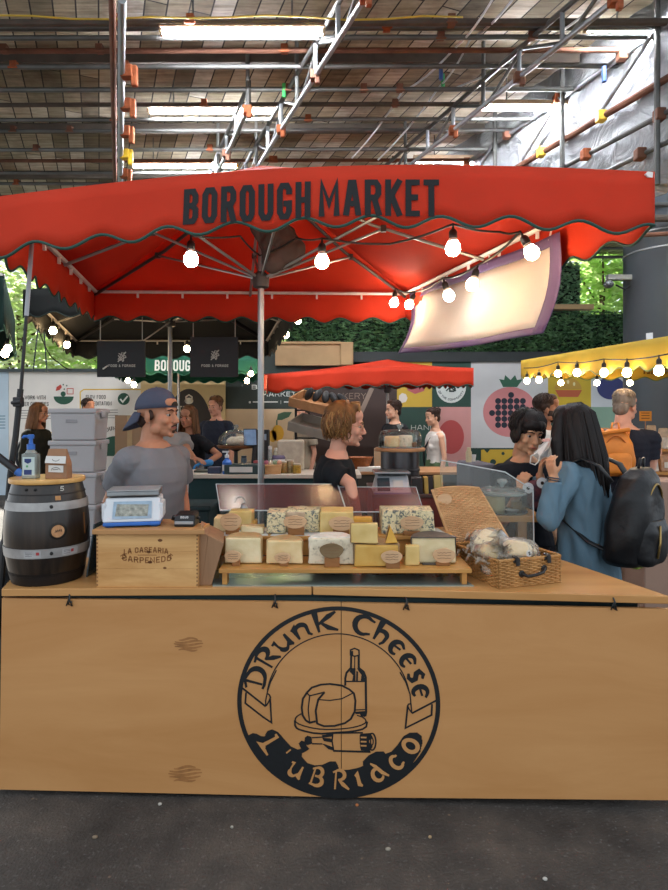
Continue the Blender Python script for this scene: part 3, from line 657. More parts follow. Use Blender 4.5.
tree(603, 15.6, 5.0, 1.6, 1.9, 2200, .15, lm2, 'bright green broad-leaved tree left of the dark column', 24)
# ================================================================ market umbrellas
def rough_cloth(name, col, trans=.25, var=.07): return mat(name, col, 0.75, 0, var, 3.0, 0.25, 350, trans=trans, spec=.25)
M_alu = mat('pole_aluminium', '#9b9fa1', 0.38, 0.8, 0.1, 4, 0.05)
M_frame_dk = mat('frame_dark_steel', '#4d4a4a', 0.5, 0.5, 0.2, 4, 0.1)
M_tape = mat('white_webbing', '#e3dcd8', 0.7, 0, 0.1, 20, 0.2, 200)
M_frame_lt = mat('frame_pale', '#d2cbc0', 0.5, 0.1, 0.1, 6)
def umbrella(name, label, loc, C, apex_z, pole_xy, hub_z, fab, trim, vh=.25, lam=.28, amp=.03, tape=None, rib_m=None, pole_r=.02, group='market umbrellas', arch=(.0, .0, .0, .0), phase=(0, 0, 0, 0), strut=.55):
    C = [Vector(c) for c in C]; root = thing(name, label, 'market umbrella', (pole_xy[0], pole_xy[1], 0), 0, group)
    ap = Vector((pole_xy[0], pole_xy[1], apex_z)); can = MB(); cen = sum(C, Vector()) / 4
    def eave(i, u):
        p = C[i].lerp(C[(i + 1) % 4], u); p.z += arch[i] * math.sin(math.pi * u); return p
    def outn(i):
        d = C[(i + 1) % 4] - C[i]; n = Vector((d.y, -d.x, 0)).normalized()
        return n if n.dot(C[i] - cen) > 0 else -n
    nu, nv = 16, 7
    for i in range(4):
        vs = []
        for j in range(nu + 1):
            e = eave(i, j / nu)
            for k in range(nv + 1):
                v = k / nv; p = e.lerp(ap, v); p.z -= .05 * math.sin(math.pi * v) * abs(math.sin(2 * math.pi * j / nu)) * (1 - v) + .06 * math.sin(math.pi * v) * .5
                vs.append(p)
        can.add(vs, [(j * (nv + 1) + k, (j + 1) * (nv + 1) + k, (j + 1) * (nv + 1) + k + 1, j * (nv + 1) + k + 1) for j in range(nu) for k in range(nv)])
    can.build('canopy', fab, root, smooth=60, solid=.004)
    def vpt(i, u, h, off=0.0):
        """point on valance i, h metres below the eave"""
        e = eave(i, u); L = (C[(i + 1) % 4] - C[i]).length; q = min(1, h / vh)
        return e + outn(i) * (.012 * math.sin(2 * math.pi * u * L / (lam * 2.3) + i) * q * min(1, 10 * u, 10 * (1 - u)) + .02 * q * min(1, 10 * u, 10 * (1 - u)) + off) + Vector((0, 0, -h))
    for i in range(4):
        L = (C[(i + 1) % 4] - C[i]).length; n = max(24, int(L / lam * 12)); m = MB(); vs = []; bot = []
        for j in range(n + 1):
            u = j / n; hb = vh - amp * math.cos(2 * math.pi * u * L / lam + phase[i])
            for k in range(5): vs.append(vpt(i, u, hb * k / 4))
            bot.append(vpt(i, u, hb))
        m.add(vs, [(j * 5 + k, j * 5 + k + 1, (j + 1) * 5 + k + 1, (j + 1) * 5 + k) for j in range(n) for k in range(4)])
        va = m.build('valance', fab, root, smooth=True, solid=.004)
        t = MB(); t.tube(bot, .0065, 6); t.build('trim', trim, va, smooth=True)
    p = MB(); p.tube([(ap.x, ap.y, 0), (ap.x, ap.y, apex_z - .01)], pole_r, 14); p.build('pole', M_alu, root, smooth=40)
    b = MB(); b.lathe([(.05, 0), (.055, .02), (.055, .1), (.03, .13), (pole_r + .004, .3)], (ap.x, ap.y, 0), 20); b.lathe([(.26, 0), (.26, .03), (.24, .045), (.05, .05)], (ap.x, ap.y, 0), 24); b.build('base', M_frame_dk, root, smooth=40)
    h = MB(); h.lathe([(pole_r + .005, -.06), (pole_r + .03, -.05), (pole_r + .035, .0), (pole_r + .03, .03), (pole_r + .006, .05)], (ap.x, ap.y, hub_z), 18); h.build('hub', M_frame_dk, root, smooth=40)
    rm = rib_m or M_alu; dn = Vector((0, 0, -.035)); up = Vector((ap.x, ap.y, apex_z - .06))
    for i in range(4):
        for k, e in ((0, C[i]), (1, eave(i, .5))):
            e = e + (cen - e) * .01; r = MB(); r.tube([up, up.lerp(e, .5) + dn * 1.9, e + dn], .0125 if not k else .011, 6); r.build('rib', M_frame_dk if k == 0 else rm, root, smooth=40)
            s = MB(); q = up.lerp(e, strut) + dn * 1.9; s.tube([(ap.x, ap.y, hub_z), q], .009, 6); s.build('strut', rm, root, smooth=40)
            j = MB(); j.box(q, (.035, .035, .04)); j.build('joint', M_frame_dk, root)
    if tape:
        t = MB()
        for i in range(4):
            pts = [eave(i, j / 12) - outn(i) * .02 + Vector((0, 0, -.012)) for j in range(13)]; t.tube(pts, .022, 6, flat=.6)
            for j in range(1, 7): q = eave(i, j / 7) - outn(i) * .02; t.box(q + Vector((0, 0, -.04)), (.016, .016, .045))
        t.build('edge_webbing', tape, root, smooth=40)
    return root, vpt, eave
M_red = rough_cloth('red_canvas', '#cd3c22', .3)
M_trim = mat('dark_green_binding', '#23483f', 0.7)
mC = [Vector((-1.46, 2.60, 2.545)), Vector((1.335, 2.50, 2.612)), Vector((.635, 5.29, 2.675)), Vector((-2.116, 5.29, 2.695))]
MAIN, vpt, eave = umbrella('market_umbrella', 'large red market umbrella lettered in black over the cheese stall', None, mC, 3.22, (-.475, 3.9), 2.48, M_red, M_trim, .243, .29, .024, M_tape, M_alu, .0205, None, (.075, 0, 0, 0), (2.6, 0, 0, 0))
u0 = lambda px: (XW(px, 2.55) - mC[0].x) / (mC[1].x - mC[0].x)
tb = MB()
L0 = mC[1].x - mC[0].x
def mpv(u, v): return vpt(0, u / L0, v, .008)
for word, xa, xb in (('BOROUGH', 184, 311), ('MARKET', 319, 438)):
    a, b_ = u0(xa) * L0, u0(xb) * L0; h = .158; st = .0255
    wk = .6; w = text_width(word, h, wk, .10)
    text(tb, word, h, st, (lambda u, v: mpv(u, .222 - v)), a, 0, wk * (b_ - a) / w, .10 * (b_ - a) / w)
o = tb.build('lettering', mat('black_canvas_ink', '#0b0c0f', 0.7, 0, .2, 40), MAIN); o['label'] = 'black condensed capitals on the front valance'
# charcoal bag of side sheets gathered round the pole under the roof
b = MB(); b.ball((-.36, 3.80, 2.70), (.13, .09, .15)); b.ball((-.43, 3.80, 2.78), (.10, .08, .12)); b.ball((-.29, 3.80, 2.64), (.09, .07, .1)); b.ball((-.37, 3.80, 2.58), (.08, .06, .08)); b.tube([(-.4, 3.85, 3.02), (-.38, 3.84, 2.9)], .05, 8)
o = sculpt(b, 'rolled_sheet_bag', mat('charcoal_cloth', '#4a3f3d', .85, 0, .25, 8, .4, 80), None, .014, 2, amp=.022, freq=26, seed=4)
tag(o, 'bunched charcoal cloth bag hanging at the top of the stall pole under the red canopy', 'cloth bag')
# guy rope / strap at the canopy's front left corner and its dark stand pole
root = thing('canopy_stand', 'slim black stand rising at the far left up to the red canopy', 'stand', (-1.53, 2.78, 0))
t = MB(); t.tube([(-1.40, 2.78, 2.40), (-1.425, 2.78, 2.06)], .011, 6, flat=.4); t.build('strap', mat('strap_grey', '#a3a7ab', .6), root)
t = MB(); t.tube([(-1.425, 2.78, 2.06), (-1.45, 2.78, 1.72), (-1.455, 2.78, 1.66)], .008, 8); t.tube([(-1.452, 2.78, 1.72), (-1.475, 2.78, 1.5), (-1.50, 2.78, 1.32), (-1.56, 2.78, .6), (-1.6, 2.78, 0)], .014, 8); t.build('pole', mat('stand_black', '#191b1e', .5), root, smooth=40)
t = MB(); t.box((-1.457, 2.77, 1.66), (.036, .04, .045)); t.tube([(-1.48, 2.75, 1.655), (-1.435, 2.75, 1.66)], .01, 6); t.build('clamp', mat('stand_black2', '#202226', .45), root, bevel=.005)
t = MB(); t.lathe([(.2, 0), (.2, .02), (.03, .04)], (-1.6, 2.78, 0), 20); t.build('base', mat('stand_black3', '#202226', .45), root, smooth=40)
# ---- charcoal-green umbrella of the stall behind
M_green = rough_cloth('dark_green_canvas', '#17302a', .15); M_char = rough_cloth('charcoal_canvas', '#2a2c2b', .1)
U2, v2, e2 = umbrella('market_umbrella', 'charcoal market umbrella behind the red one, with black signs hung under it', None,
    [Vector((-2.98, 5.75, 2.80)), Vector((-.33, 5.85, 2.84)), Vector((-.93, 8.5, 2.66)), Vector((-3.67, 8.5, 2.66))], 3.3, (-1.94, 7.1), 2.70, M_char, mat('trim_dark', '#2b3a36', .7), .24, .3, .025, M_frame_lt, M_frame_lt, .026, None)
# ---- bright green umbrella further back, lettered
M_gr2 = rough_cloth('bottle_green_canvas', '#1f5a45', .25)
U3, v3, e3 = umbrella('market_umbrella', 'bottle green market umbrella lettered in white further back', None,
    [Vector((-3.55, 9.5, 2.52)), Vector((-1.15, 9.5, 2.50)), Vector((-1.6, 11.6, 2.5)), Vector((-4.0, 11.6, 2.5))], 2.95, (-2.72, 10.5), 2.42, M_gr2, mat('trim_green', '#2c6b54', .7), .26, .26, .025, None, M_frame_lt, .024, None)
tb = MB(); text(tb, 'BOROUGH MARKET', .17, .026, (lambda u, v: v3(0, u / 2.4, .215 - v, .01)), .72, 0, .62, .1); tb.build('lettering', mat('white_ink', '#c9d2c8', .7), U3)
# ---- green umbrella cut by the left edge
U4, v4, e4 = umbrella('market_umbrella', 'dark green market umbrella mostly cut off by the left edge of the photo', None,
    [Vector((-5.3, 5.3, 2.78)), Vector((-3.03, 5.5, 2.90)), Vector((-4.2, 7.9, 2.85)), Vector((-6.2, 7.9, 2.8))], 3.3, (-4.6, 6.6), 2.7, M_green, mat('trim_green2', '#4f7a63', .7), .5, .3, .03, M_tape, M_frame_lt, .024, None)
# ---- far red umbrella over the bakery counter
U5, v5, e5 = umbrella('market_umbrella', 'small far red market umbrella over the bakery stall', None,
    [Vector((-.94, 8.5, 2.16)), Vector((1.93, 8.3, 2.25)), Vector((1.55, 10.9, 2.34)), Vector((-1.3, 10.9, 2.34))], 2.46, (.83, 9.3), 2.0, M_red, M_trim, .25, .28, .02, None, M_alu, .022, None, (.05, 0, 0, 0))
# ---- yellow umbrella at the right
M_yell = rough_cloth('yellow_canvas', '#dfc04c', .4)
yC = [Vector((2.40, 4.3, 2.165)), Vector((5.0, 4.3, 2.2)), Vector((5.5, 7.7, 2.27)), Vector((2.4, 7.7, 2.30))]
U6, v6, e6 = umbrella('market_umbrella', 'yellow market umbrella at the right, lettered valance and light bulbs along it', None, yC, 2.40, (3.75, 6.15), 2.0, M_yell, mat('trim_green3', '#5f7a4a', .7), .22, .3, .022, None, M_alu, .022, None)
tb = MB(); text(tb, 'BOROUGH MARKET', .10, .022, (lambda u, v: v6(2, u / 3.1, .16 - v, -.03)), .75, 0, .66, .1); tb.build('lettering', mat('brown_ink', '#7a5a1c', .7), U6)
# ---- light bulbs
M_bulb = glow('lit_bulb', '#fff2e2', 75.0); M_bulb_w = glow('lit_bulb_warm', '#ffd6a0', 60.0); M_sock = mat('black_socket', '#1a1a1a', .5)
def bulb(p, r, label, tilt=(0, 0), m=None, group='bulbs on the stall umbrella'):
    p = Vector(p); ax = Vector((tilt[0], tilt[1], 1)).normalized()
    root = thing('light_bulb', label, 'light bulb', p, 0, group)
    g_ = MB(); g_.lathe([(.0, -r), (.5 * r, -.87 * r), (.86 * r, -.5 * r), (r, 0), (.9 * r, .45 * r), (.62 * r, 1.0 * r)], p, 16, ax); g_.build('globe', m or M_bulb, root, smooth=True)
    g_ = MB(); g_.lathe([(.62 * r, 1.0 * r), (.5 * r, 1.45 * r)], p, 14, ax); g_.build('collar', mat_collar, root, smooth=40)
    s = MB(); s.lathe([(.52 * r, 1.4 * r), (.56 * r, 1.5 * r), (.56 * r, 2.2 * r), (.42 * r, 2.5 * r), (.18 * r, 2.7 * r), (.12 * r, 3.4 * r)], p, 14, ax); s.build('socket', M_sock, root, smooth=40)
    return p + ax * 3.3 * r
mat_collar = mat('bulb_collar', '#d8d4cc', .4)
ends = []
for (x, y, Y, r, lab, tl, m) in [(191, 260, 3.0, .037, 'cool white bulb hanging under the front left of the red canopy', (0, 0), None), (322, 262, 3.1, .037, 'bulb hanging just right of the stall pole under the lettering', (0, 0), M_bulb_w),
        (453, 249, 2.95, .037, 'bright bulb hanging below the final letters of the red valance', (0, 0), None), (532, 253, 2.95, .037, 'bulb leaning in front of the top right of the white banner', (-.5, .1), M_bulb_w),
        (472, 285, 3.5, .037, 'bulb leaning in front of the middle of the white banner', (.3, 0), M_bulb_w), (449, 296, 3.9, .037, 'bulb glaring against the left half of the white banner', (-.35, 0), None),
        (409, 305, 4.9, .037, 'bulb at the banner top left corner, the right of that pair', (.5, 0), M_bulb_w), (394, 303, 4.95, .037, 'bulb at the banner top left corner, the left of that pair', (.1, 0), None)]:
    ends.append(bulb(W(x, y, Y), r, lab, tl, m))
def sag(a, b, d, n=10): return [Vector(a).lerp(Vector(b), i / n) + Vector((0, 0, -d * math.sin(math.pi * i / n))) for i in range(n + 1)]
def cable(pts, r, label, nm='light_cable', m=None, sagd=.02):
    t = MB(); q = []
    for a, b in zip(pts[:-1], pts[1:]): q += sag(a, b, sagd)[:-1]
    q.append(Vector(pts[-1])); t.tube(q, r, 6)
    return tag(t.build(nm, m or M_sock, None, smooth=True), label, 'cable')
hubp = Vector((-.475, 3.84, 2.62))
def under(p): return p
cable([ends[3], ends[4], ends[5], ends[6], ends[7]], .007, 'black cable carrying the bulbs along the white banner')
cable([ends[0], W(240, 236, 3.4), hubp, W(296, 238, 3.5), ends[1]], .006, 'black cable from the left bulb past the pole to the second bulb', sagd=.01)
cable([ends[1], W(390, 244, 3.3), ends[2], W(500, 232, 2.95), ends[3]], .006, 'black cable linking the bulbs under the right half of the red canopy', sagd=.01)
# ---- banner with purple border slung from the right eave
def clothmat(name, c): return mat(name, c, .6, 0, .05, 2, .1, 60, trans=.35)
bt = [Vector((.655, 5.2, 2.655)), Vector((1.165, 3.06, 2.535))]; bb = [Vector((.55, 5.15, 2.13)), Vector((1.065, 3.08, 2.02))]
root = thing('hanging_banner', 'white banner with a purple border slung under the right side of the red canopy', 'banner', (.86, 4.1, 2.05))
def bp(u, v): p = bt[0].lerp(bt[1], u).lerp(bb[0].lerp(bb[1], u), v); p.x += .05 * math.sin(math.pi * v) + .012 * math.sin(u * 17 + v * 3); p.z -= .02 * math.sin(math.pi * u) * v; return p
def patch(u0_, u1_, v0_, v1_, n=24, k=8, off=0):
    m = MB(); vs = [bp(lerp(u0_, u1_, i / n), lerp(v0_, v1_, j / k)) + Vector((off, 0, 0)) for i in range(n + 1) for j in range(k + 1)]
    m.add(vs, [(i * (k + 1) + j, (i + 1) * (k + 1) + j, (i + 1) * (k + 1) + j + 1, i * (k + 1) + j + 1) for i in range(n) for j in range(k)]); return m
patch(.03, .96, .10, .93).build('sheet', clothmat('banner_white', '#e0d8ce'), root, smooth=True, solid=.003)
bm_ = MB()
for a in ((0, 1, 0, .11), (0, 1, .92, 1), (0, .035, 0, 1), (.955, 1, 0, 1)):
    q = patch(*a, n=24 if a[1] - a[0] > .5 else 3, k=3 if a[1] - a[0] > .5 else 8, off=-.003); bm_.add(q.v, q.f)
bm_.build('border', clothmat('banner_purple', '#6f5a86'), root, smooth=True, solid=.003)
for k in range(4):
    p = bp(.05 + .3 * k, 0); b = MB(); b.tube([p + Vector((0, 0, -.02)), p + Vector((.012, 0, .03)), p + Vector((0, 0, .05))], .005, 6); b.build('cable_tie', M_tape, root)
# ---- bulbs under the other umbrellas
for (x, y, lab) in [(527, 381, 'first'), (539, 380, 'second'), (558, 374, 'third'), (561, 383, 'fourth'), (577, 373, 'fifth'), (597, 383, 'sixth'), (604, 373, 'seventh'), (627, 373, 'eighth'), (630, 383, 'ninth'), (659, 371, 'tenth')]:
    Y = 2.31 * F / (x - CX) if y < 382 else 7.4
    bulb(W(x, y, Y), .034, 'small lit bulb along the yellow umbrella, %s from its left corner' % lab, (0, 0), M_bulb_w, 'bulbs on the yellow umbrella')
cable([W(524, 368, 7.3), W(558, 362, 6.2), W(604, 359, 5.15), W(668, 354, 4.16)], .006, 'black cable along the near edge of the yellow umbrella')
for (x, y, Y, lab) in [(8, 349, 6.4, 'upper bulb glowing under the green umbrella at the left edge'), (5, 354, 6.5, 'lower bulb glowing under the green umbrella at the left edge'), (53, 331, 6.6, 'bulb under the left edge of the charcoal umbrella'), (67, 345, 7.6, 'bulb low under the left edge of the charcoal umbrella'),
        (187, 349, 7.6, 'bulb between the two hanging black signs'), (154, 370, 9.6, 'bulb at the lower edge of the green lettered umbrella, near the pole'), (128, 381, 9.3, 'upper of two bulbs just behind the capped man'), (134, 385, 9.2, 'lower of two bulbs just behind the capped man'),
        (251, 374, 9.2, 'upper of two bulbs left of the stall pole'), (247, 381, 9.2, 'lower of two bulbs left of the stall pole'), (286, 335, 7.4, 'bulb at the right tip of the charcoal umbrella'), (298, 321, 7.6, 'bulb above the tan parapet')]:
    bulb(W(x, y, Y), .04, lab, (0, 0), M_bulb_w, 'bulbs on the stalls behind')
# ---- black signs hung under the charcoal umbrella
M_sign = mat('black_sign_cloth', '#1d1e1f', .7, 0, .1, 3); M_signw = mat('sign_print', '#aba79d', .7)
for x0, x1, y0, y1, lab in ((97, 145, 341, 377, 'black hanging sign with a pale crest, the left one'), (190, 238, 337, 377, 'black hanging sign with a pale crest, right of the pole')):
    Y = 6.2; s = Y / F; root = thing('hanging_sign', lab, 'sign', W((x0 + x1) / 2, y1, Y), 0, 'black signs under the charcoal umbrella')
    b = MB(); b.span(XW(x0, Y), XW(x1, Y), Y, Y + .02, ZW(y1, Y), ZW(y0, Y)); b.build('board', M_sign, root)
    cx_, cy_ = (x0 + x1) / 2 + 1, (y0 + y1) / 2 - 2; mp = lambda u, v: Vector((XW(u, Y), Y - .004, ZW(v, Y))); c = MB()
    for k in range(5):
        a = k * 1.3; ribbon(c, [(cx_ + 4.5 * math.cos(a), cy_ + 5 * math.sin(a)), (cx_ + 1.5 * math.cos(a + 1), cy_ + 2 * math.sin(a + 1)), (cx_ + 4 * math.cos(a + 2.2), cy_ + 4.6 * math.sin(a + 2.2))], 1.0, mp)
    ribbon(c, [(cx_ - 4, cy_ + 5), (cx_ + 4, cy_ - 5)], 1.1, mp); c.build('crest', M_signw, root)
    c = MB(); text(c, 'FOOD & FORAGE', 2.6, .5, (lambda u, v: mp(u, -v)), cx_, -(y1 - 10), align='c', fit=27); c.build('lettering', M_signw, root)
    for x in (x0 + 3, x1 - 3):
        b = MB(); b.tube([(XW(x, Y), Y + .01, ZW(y0, Y)), (XW(x, Y), Y + .01, ZW(y0, Y) + .35)], .005, 6); b.build('cord', M_signw, root)
t = MB(); t.tube(sag(W(103, 377 - 8, 6.15), W(170, 322, 7.05), .0), .008, 6); tag(t.build('tent_pole', M_frame_lt, None), 'thin pale stay slanting across the left black sign', 'stay')
for i, (pts, Y) in enumerate([([(39, 320), (33, 372)], 9.0), ([(43, 318), (47, 372)], 9.0)]):
    t = MB(); t.tube([W(x, y, Y) for x, y in pts], .012, 6); tag(t.build('hanging_rope', mat('rope_dark%d' % i, '#3b4440', .7), None), ['dark rope hanging under the charcoal umbrella, left of a pair', 'dark rope hanging under the charcoal umbrella, right of a pair'][i], 'rope')
cable([W(36, 322, 7.0), W(48, 352, 7.6), W(58, 362, 7.8), W(72, 370, 7.9)], .008, 'black lead with an adaptor drooping in front of the trees', 'power_lead')
# ================================================================ the cheese stall: counter, front panel, everything on the worktop
TOP = 0.865
M_ply = wood('birch_plywood', '#ae7a46', '#c2905c', 0, 2.6, .5, 5)
M_top = wood('worktop_ply', '#ac7943', '#c89860', 0, 4.0, .42, 8)
M_knot = mat('plywood_knot', '#99683a', .6, 0, .25, 30)
M_ink = mat('black_paint', '#0b0e11', .6, 0, .25, 60, .1)
M_teal = mat('dark_teal_cloth', '#16292b', .8, 0, .15, 3, .2, 120)
M_steel = mat('bright_steel', '#8e9294', .35, .9, .1, 10)
root = CNT = thing('stall_counter', 'long plywood stall counter carrying the cheese display', 'counter', (0, 2.8, 0))
for poly in ([(-1.405, 2.535), (-.095, 2.557), (-.26, 3.1), (-1.57, 3.1)], [(-.088, 2.557), (1.362, 2.432), (1.165, 3.03), (1.13, 3.1), (-.253, 3.1)]):
    b = MB(); b.prism([(x, y, TOP - .032) for x, y in poly], (0, 0, .032)); b.build('worktop', M_top, root, bevel=.003)
b = MB(); b.prism([(x, y, .03) for x, y in [(-1.38, 2.6), (1.28, 2.53), (1.1, 3.0), (-1.5, 3.02)]], (0, 0, .79)); b.build('skirt', M_teal, root)
for x, y in ((-1.3, 2.66), (-.2, 2.64), (1.15, 2.6), (-1.4, 2.96), (-.3, 2.96), (1.0, 2.95)):
    b = MB(); b.span(x - .025, x + .025, y - .025, y + .025, 0, TOP - .033); b.build('leg', M_steel, root)
b = MB(); b.span(-1.35, 1.2, 2.575, 2.595, .79, .832); b.build('front_rail', M_teal, root)
# front panel of two boards
def fy(x, z=.8):
    t = lerp(2.548, 2.543, (x + 1.411) / 1.441) if x < .03 else lerp(2.543, 2.425, (x - .03) / 1.52)
    return t - (lerp(.02, .052, (x + 1.411) / 1.441) if x < .03 else lerp(.052, .015, (x - .03) / 1.52)) * (.81 - z) / .8
root = PAN = thing('front_panel', 'pale plywood panel with round black cheese emblem hung before the counter', 'front panel', (0, 2.55, 0))
for nm, (x0, x1, z0, z1, za, zb) in (('board', (-1.411, .029, .022, .013, .822, .804)), ('board', (.032, 1.55, .013, .05, .804, .812))):
    b = MB(); n_, m_ = 10, 6; vs = []
    for back in (0, .018):
        for i in range(n_ + 1):
            for k in range(m_ + 1): x = lerp(x0, x1, i / n_); z = lerp(lerp(z0, z1, i / n_), lerp(za, zb, i / n_), k / m_); vs.append((x, fy(x, z) + back, z))
    N_ = (n_ + 1) * (m_ + 1); q_ = lambda i, k, o=0: o + i * (m_ + 1) + k
    fs = [(q_(i, k), q_(i + 1, k), q_(i + 1, k + 1), q_(i, k + 1)) for i in range(n_) for k in range(m_)] + [(q_(i, k + 1, N_), q_(i + 1, k + 1, N_), q_(i + 1, k, N_), q_(i, k, N_)) for i in range(n_) for k in range(m_)]
    for i in range(n_): fs += [(q_(i, 0), q_(i, 0, N_), q_(i + 1, 0, N_), q_(i + 1, 0)), (q_(i, m_), q_(i + 1, m_), q_(i + 1, m_, N_), q_(i, m_, N_))]
    for k in range(m_): fs += [(q_(0, k), q_(0, k + 1), q_(0, k + 1, N_), q_(0, k, N_)), (q_(n_, k), q_(n_, k, N_), q_(n_, k + 1, N_), q_(n_, k + 1))]
    b.add(vs, fs); b.build(nm, M_ply, root)
def kn(cx_, cy_, rx, ry, seed):
    rr = random.Random(seed); k = MB(); c = W(cx_, cy_, 2.546); mpk = lambda u, v: Vector((c.x + u, fy(c.x + u, c.z + v) - .0012, c.z + v))
    for q in range(5):
        v = lerp(-ry, ry, (q + .5) / 5); w = rx * math.sqrt(1 - (v / ry) ** 2 * .9)
        ribbon(k, [(lerp(-w, w * 1.15, t / 10), v + .004 * math.sin(t * .6 + q) + .35 * ry * (t / 10 - .5) * (.5 if cy_ > 700 else .2)) for t in range(11)], ry * .34, mpk, .4)
    k.build('knot', M_knot, root)
kn(188, 643.5, .058, .028, 1); kn(186, 769, .066, .033, 2)
# --- emblem
ER = .424; ec = Vector((.017, 0, .3995)); EV = .3905
def em(u, v, lift=.0015): x = ec.x + u * ER; z = ec.z + v * EV; return Vector((x, fy(x, z) - lift, z))
def pe(px, py):
    Y = 2.545 - .05 * (py - 606) / 193; return ((XW(px, Y) - ec.x) / ER, (ZW(py, Y) - ec.z) / EV)
eb = MB()
def ring(mb, ra, rb, n=96, a0=0, a1=360, mp=em):
    for i in range(n):
        a = R(lerp(a0, a1, i / n)); b_ = R(lerp(a0, a1, (i + 1) / n))
        mb.quad(mp(ra * math.cos(a), ra * math.sin(a)), mp(rb * math.cos(a), rb * math.sin(a)), mp(rb * math.cos(b_), rb * math.sin(b_)), mp(ra * math.cos(b_), ra * math.sin(b_)))
ring(eb, .956, 1.0); ring(eb, .703, .715, 70, 9, 171)
def crop(x0, y0, k): return lambda pts: [pe(x0 + x / k, y0 + y / k) for x, y in pts]
cl, cr, cm, cb, cb2 = crop(236, 670, 11.13), crop(390, 670, 11.13), crop(285, 640, 6.68), crop(240, 720, 6.68), crop(340, 720, 6.68)
def st(f_, pts, t=.016, n=0):
    q = f_(pts)
    for _ in range(n):                                 # round the corners
        r_ = [q[0]]
        for a, b_ in zip(q[:-1], q[1:]): r_ += [(lerp(a[0], b_[0], .25), lerp(a[1], b_[1], .25)), (lerp(a[0], b_[0], .75), lerp(a[1], b_[1], .75))]
        q = r_ + [q[-1]]
    ribbon(eb, q, t, em)
st(cl, [(50, 185), (330, 405)], .019); st(cl, [(330, 405), (330, 340), (350, 240), (385, 130), (450, 0)], .013); st(cl, [(345, 258), (372, 275), (385, 305), (360, 360), (335, 400)], .014); st(cl, [(112, 250), (103, 370), (300, 522), (395, 585), (380, 310)], .018)
st(cr, [(505, 298), (235, 450)], .019); st(cr, [(235, 450), (228, 380), (215, 240), (170, 110), (105, 0)], .013); st(cr, [(222, 345), (198, 350), (188, 370), (205, 405), (235, 447)], .014); st(cr, [(190, 365), (165, 615), (450, 462), (455, 342)], .018)
def fill(q, n=150):
    """solid black area: column-wise strips between the outline's crossings"""
    us = [p[0] for p in q]; a, b_ = min(us), max(us); m = len(q)
    def cross(u):
        o = []
        for k in range(m):
            (x0, y0), (x1, y1) = q[k], q[(k + 1) % m]
            if (x0 <= u) != (x1 <= u): o.append(y0 + (y1 - y0) * (u - x0) / (x1 - x0))
        return sorted(o)
    for k in range(n):
        u0_, u1_ = lerp(a, b_, k / n), lerp(a, b_, (k + 1) / n); o = cross((u0_ + u1_) / 2)
        for y0, y1 in zip(o[0::2], o[1::2]): eb.quad(em(u0_, y0), em(u1_, y0), em(u1_, y1), em(u0_, y1))
wv = cb([(55, 104), (85, 88), (110, 92), (140, 108), (165, 110), (172, 90), (185, 72), (215, 62), (255, 80), (290, 120), (340, 175), (385, 195), (408, 190), (392, 155), (410, 135), (440, 145), (445, 170), (465, 190), (440, 208), (415, 220), (415, 245), (450, 285), (500, 300), (550, 295), (600, 272), (640, 272), (655, 300), (662, 330)]) + cb2([(60, 325), (120, 310), (155, 295), (150, 268), (190, 225), (240, 198), (290, 195), (302, 210), (340, 195), (380, 150), (420, 90), (460, 65), (510, 62), (540, 85), (545, 130), (530, 190), (500, 240), (485, 262)])
a0_, a1_ = math.atan2(wv[-1][1], wv[-1][0]), math.atan2(wv[0][1], wv[0][0]); a1_ -= 2 * math.pi if a1_ > a0_ else 0
fill(wv + [(.962 * math.cos(lerp(a0_, a1_, k / 40)), .962 * math.sin(lerp(a0_, a1_, k / 40))) for k in range(41)], 260)
st(cm, [(145, 350), (180, 315), (240, 295), (300, 290), (380, 300), (430, 325), (460, 350), (470, 400), (465, 470), (440, 520), (400, 550), (330, 570), (260, 572), (215, 555), (205, 470), (222, 395), (265, 345)], .02); st(cm, [(145, 350), (120, 390), (112, 450), (118, 500), (140, 535), (165, 550), (205, 540)], .02)
st(cm, [(222, 395), (300, 400), (380, 388), (450, 350)], .012); st(cm, [(145, 350), (165, 370), (265, 345)], .014); st(cm, [(165, 370), (155, 460), (165, 550)], .012)
st(cm, [(110, 490), (75, 510), (65, 540), (100, 565), (200, 590), (300, 595), (420, 585), (500, 565), (545, 540), (530, 510), (480, 495)], .013, 1); st(cm, [(65, 535), (68, 580), (100, 600), (220, 625), (330, 615), (450, 605), (540, 580), (548, 535)], .018, 1)
st(cm, [(437, 95), (437, 62), (465, 50), (493, 62), (495, 95), (465, 103), (437, 95)], .015); st(cm, [(442, 100), (440, 180), (410, 215), (403, 250), (402, 300)], .02); st(cm, [(492, 100), (492, 180), (525, 205), (538, 240), (541, 470), (535, 500)], .022); st(cm, [(408, 272), (540, 268)], .014); st(cm, [(470, 460), (540, 455)], .012); st(cm, [(466, 105), (464, 185)], .01)
for pg in ([(445, 182), (470, 182), (470, 270), (448, 270), (455, 230), (430, 205)], [(480, 182), (492, 182), (522, 207), (536, 268), (505, 268), (510, 225), (490, 200)], [(476, 200), (488, 205), (486, 270), (474, 270)], [(468, 472), (535, 465), (534, 505), (505, 498), (500, 485), (470, 488)], [(440, 70), (455, 66), (455, 98), (440, 96)],
           [(500, 618), (570, 610), (585, 640), (555, 665), (585, 700), (565, 732), (505, 728), (498, 670)], [(245, 632), (320, 620), (316, 640), (255, 650)], [(248, 650), (300, 652), (316, 660), (316, 680), (260, 672)], [(250, 690), (262, 690), (322, 712), (326, 735), (290, 725)], [(132, 650), (150, 636), (178, 645), (182, 690), (150, 700), (130, 685)]): fill(cm(pg), 24)
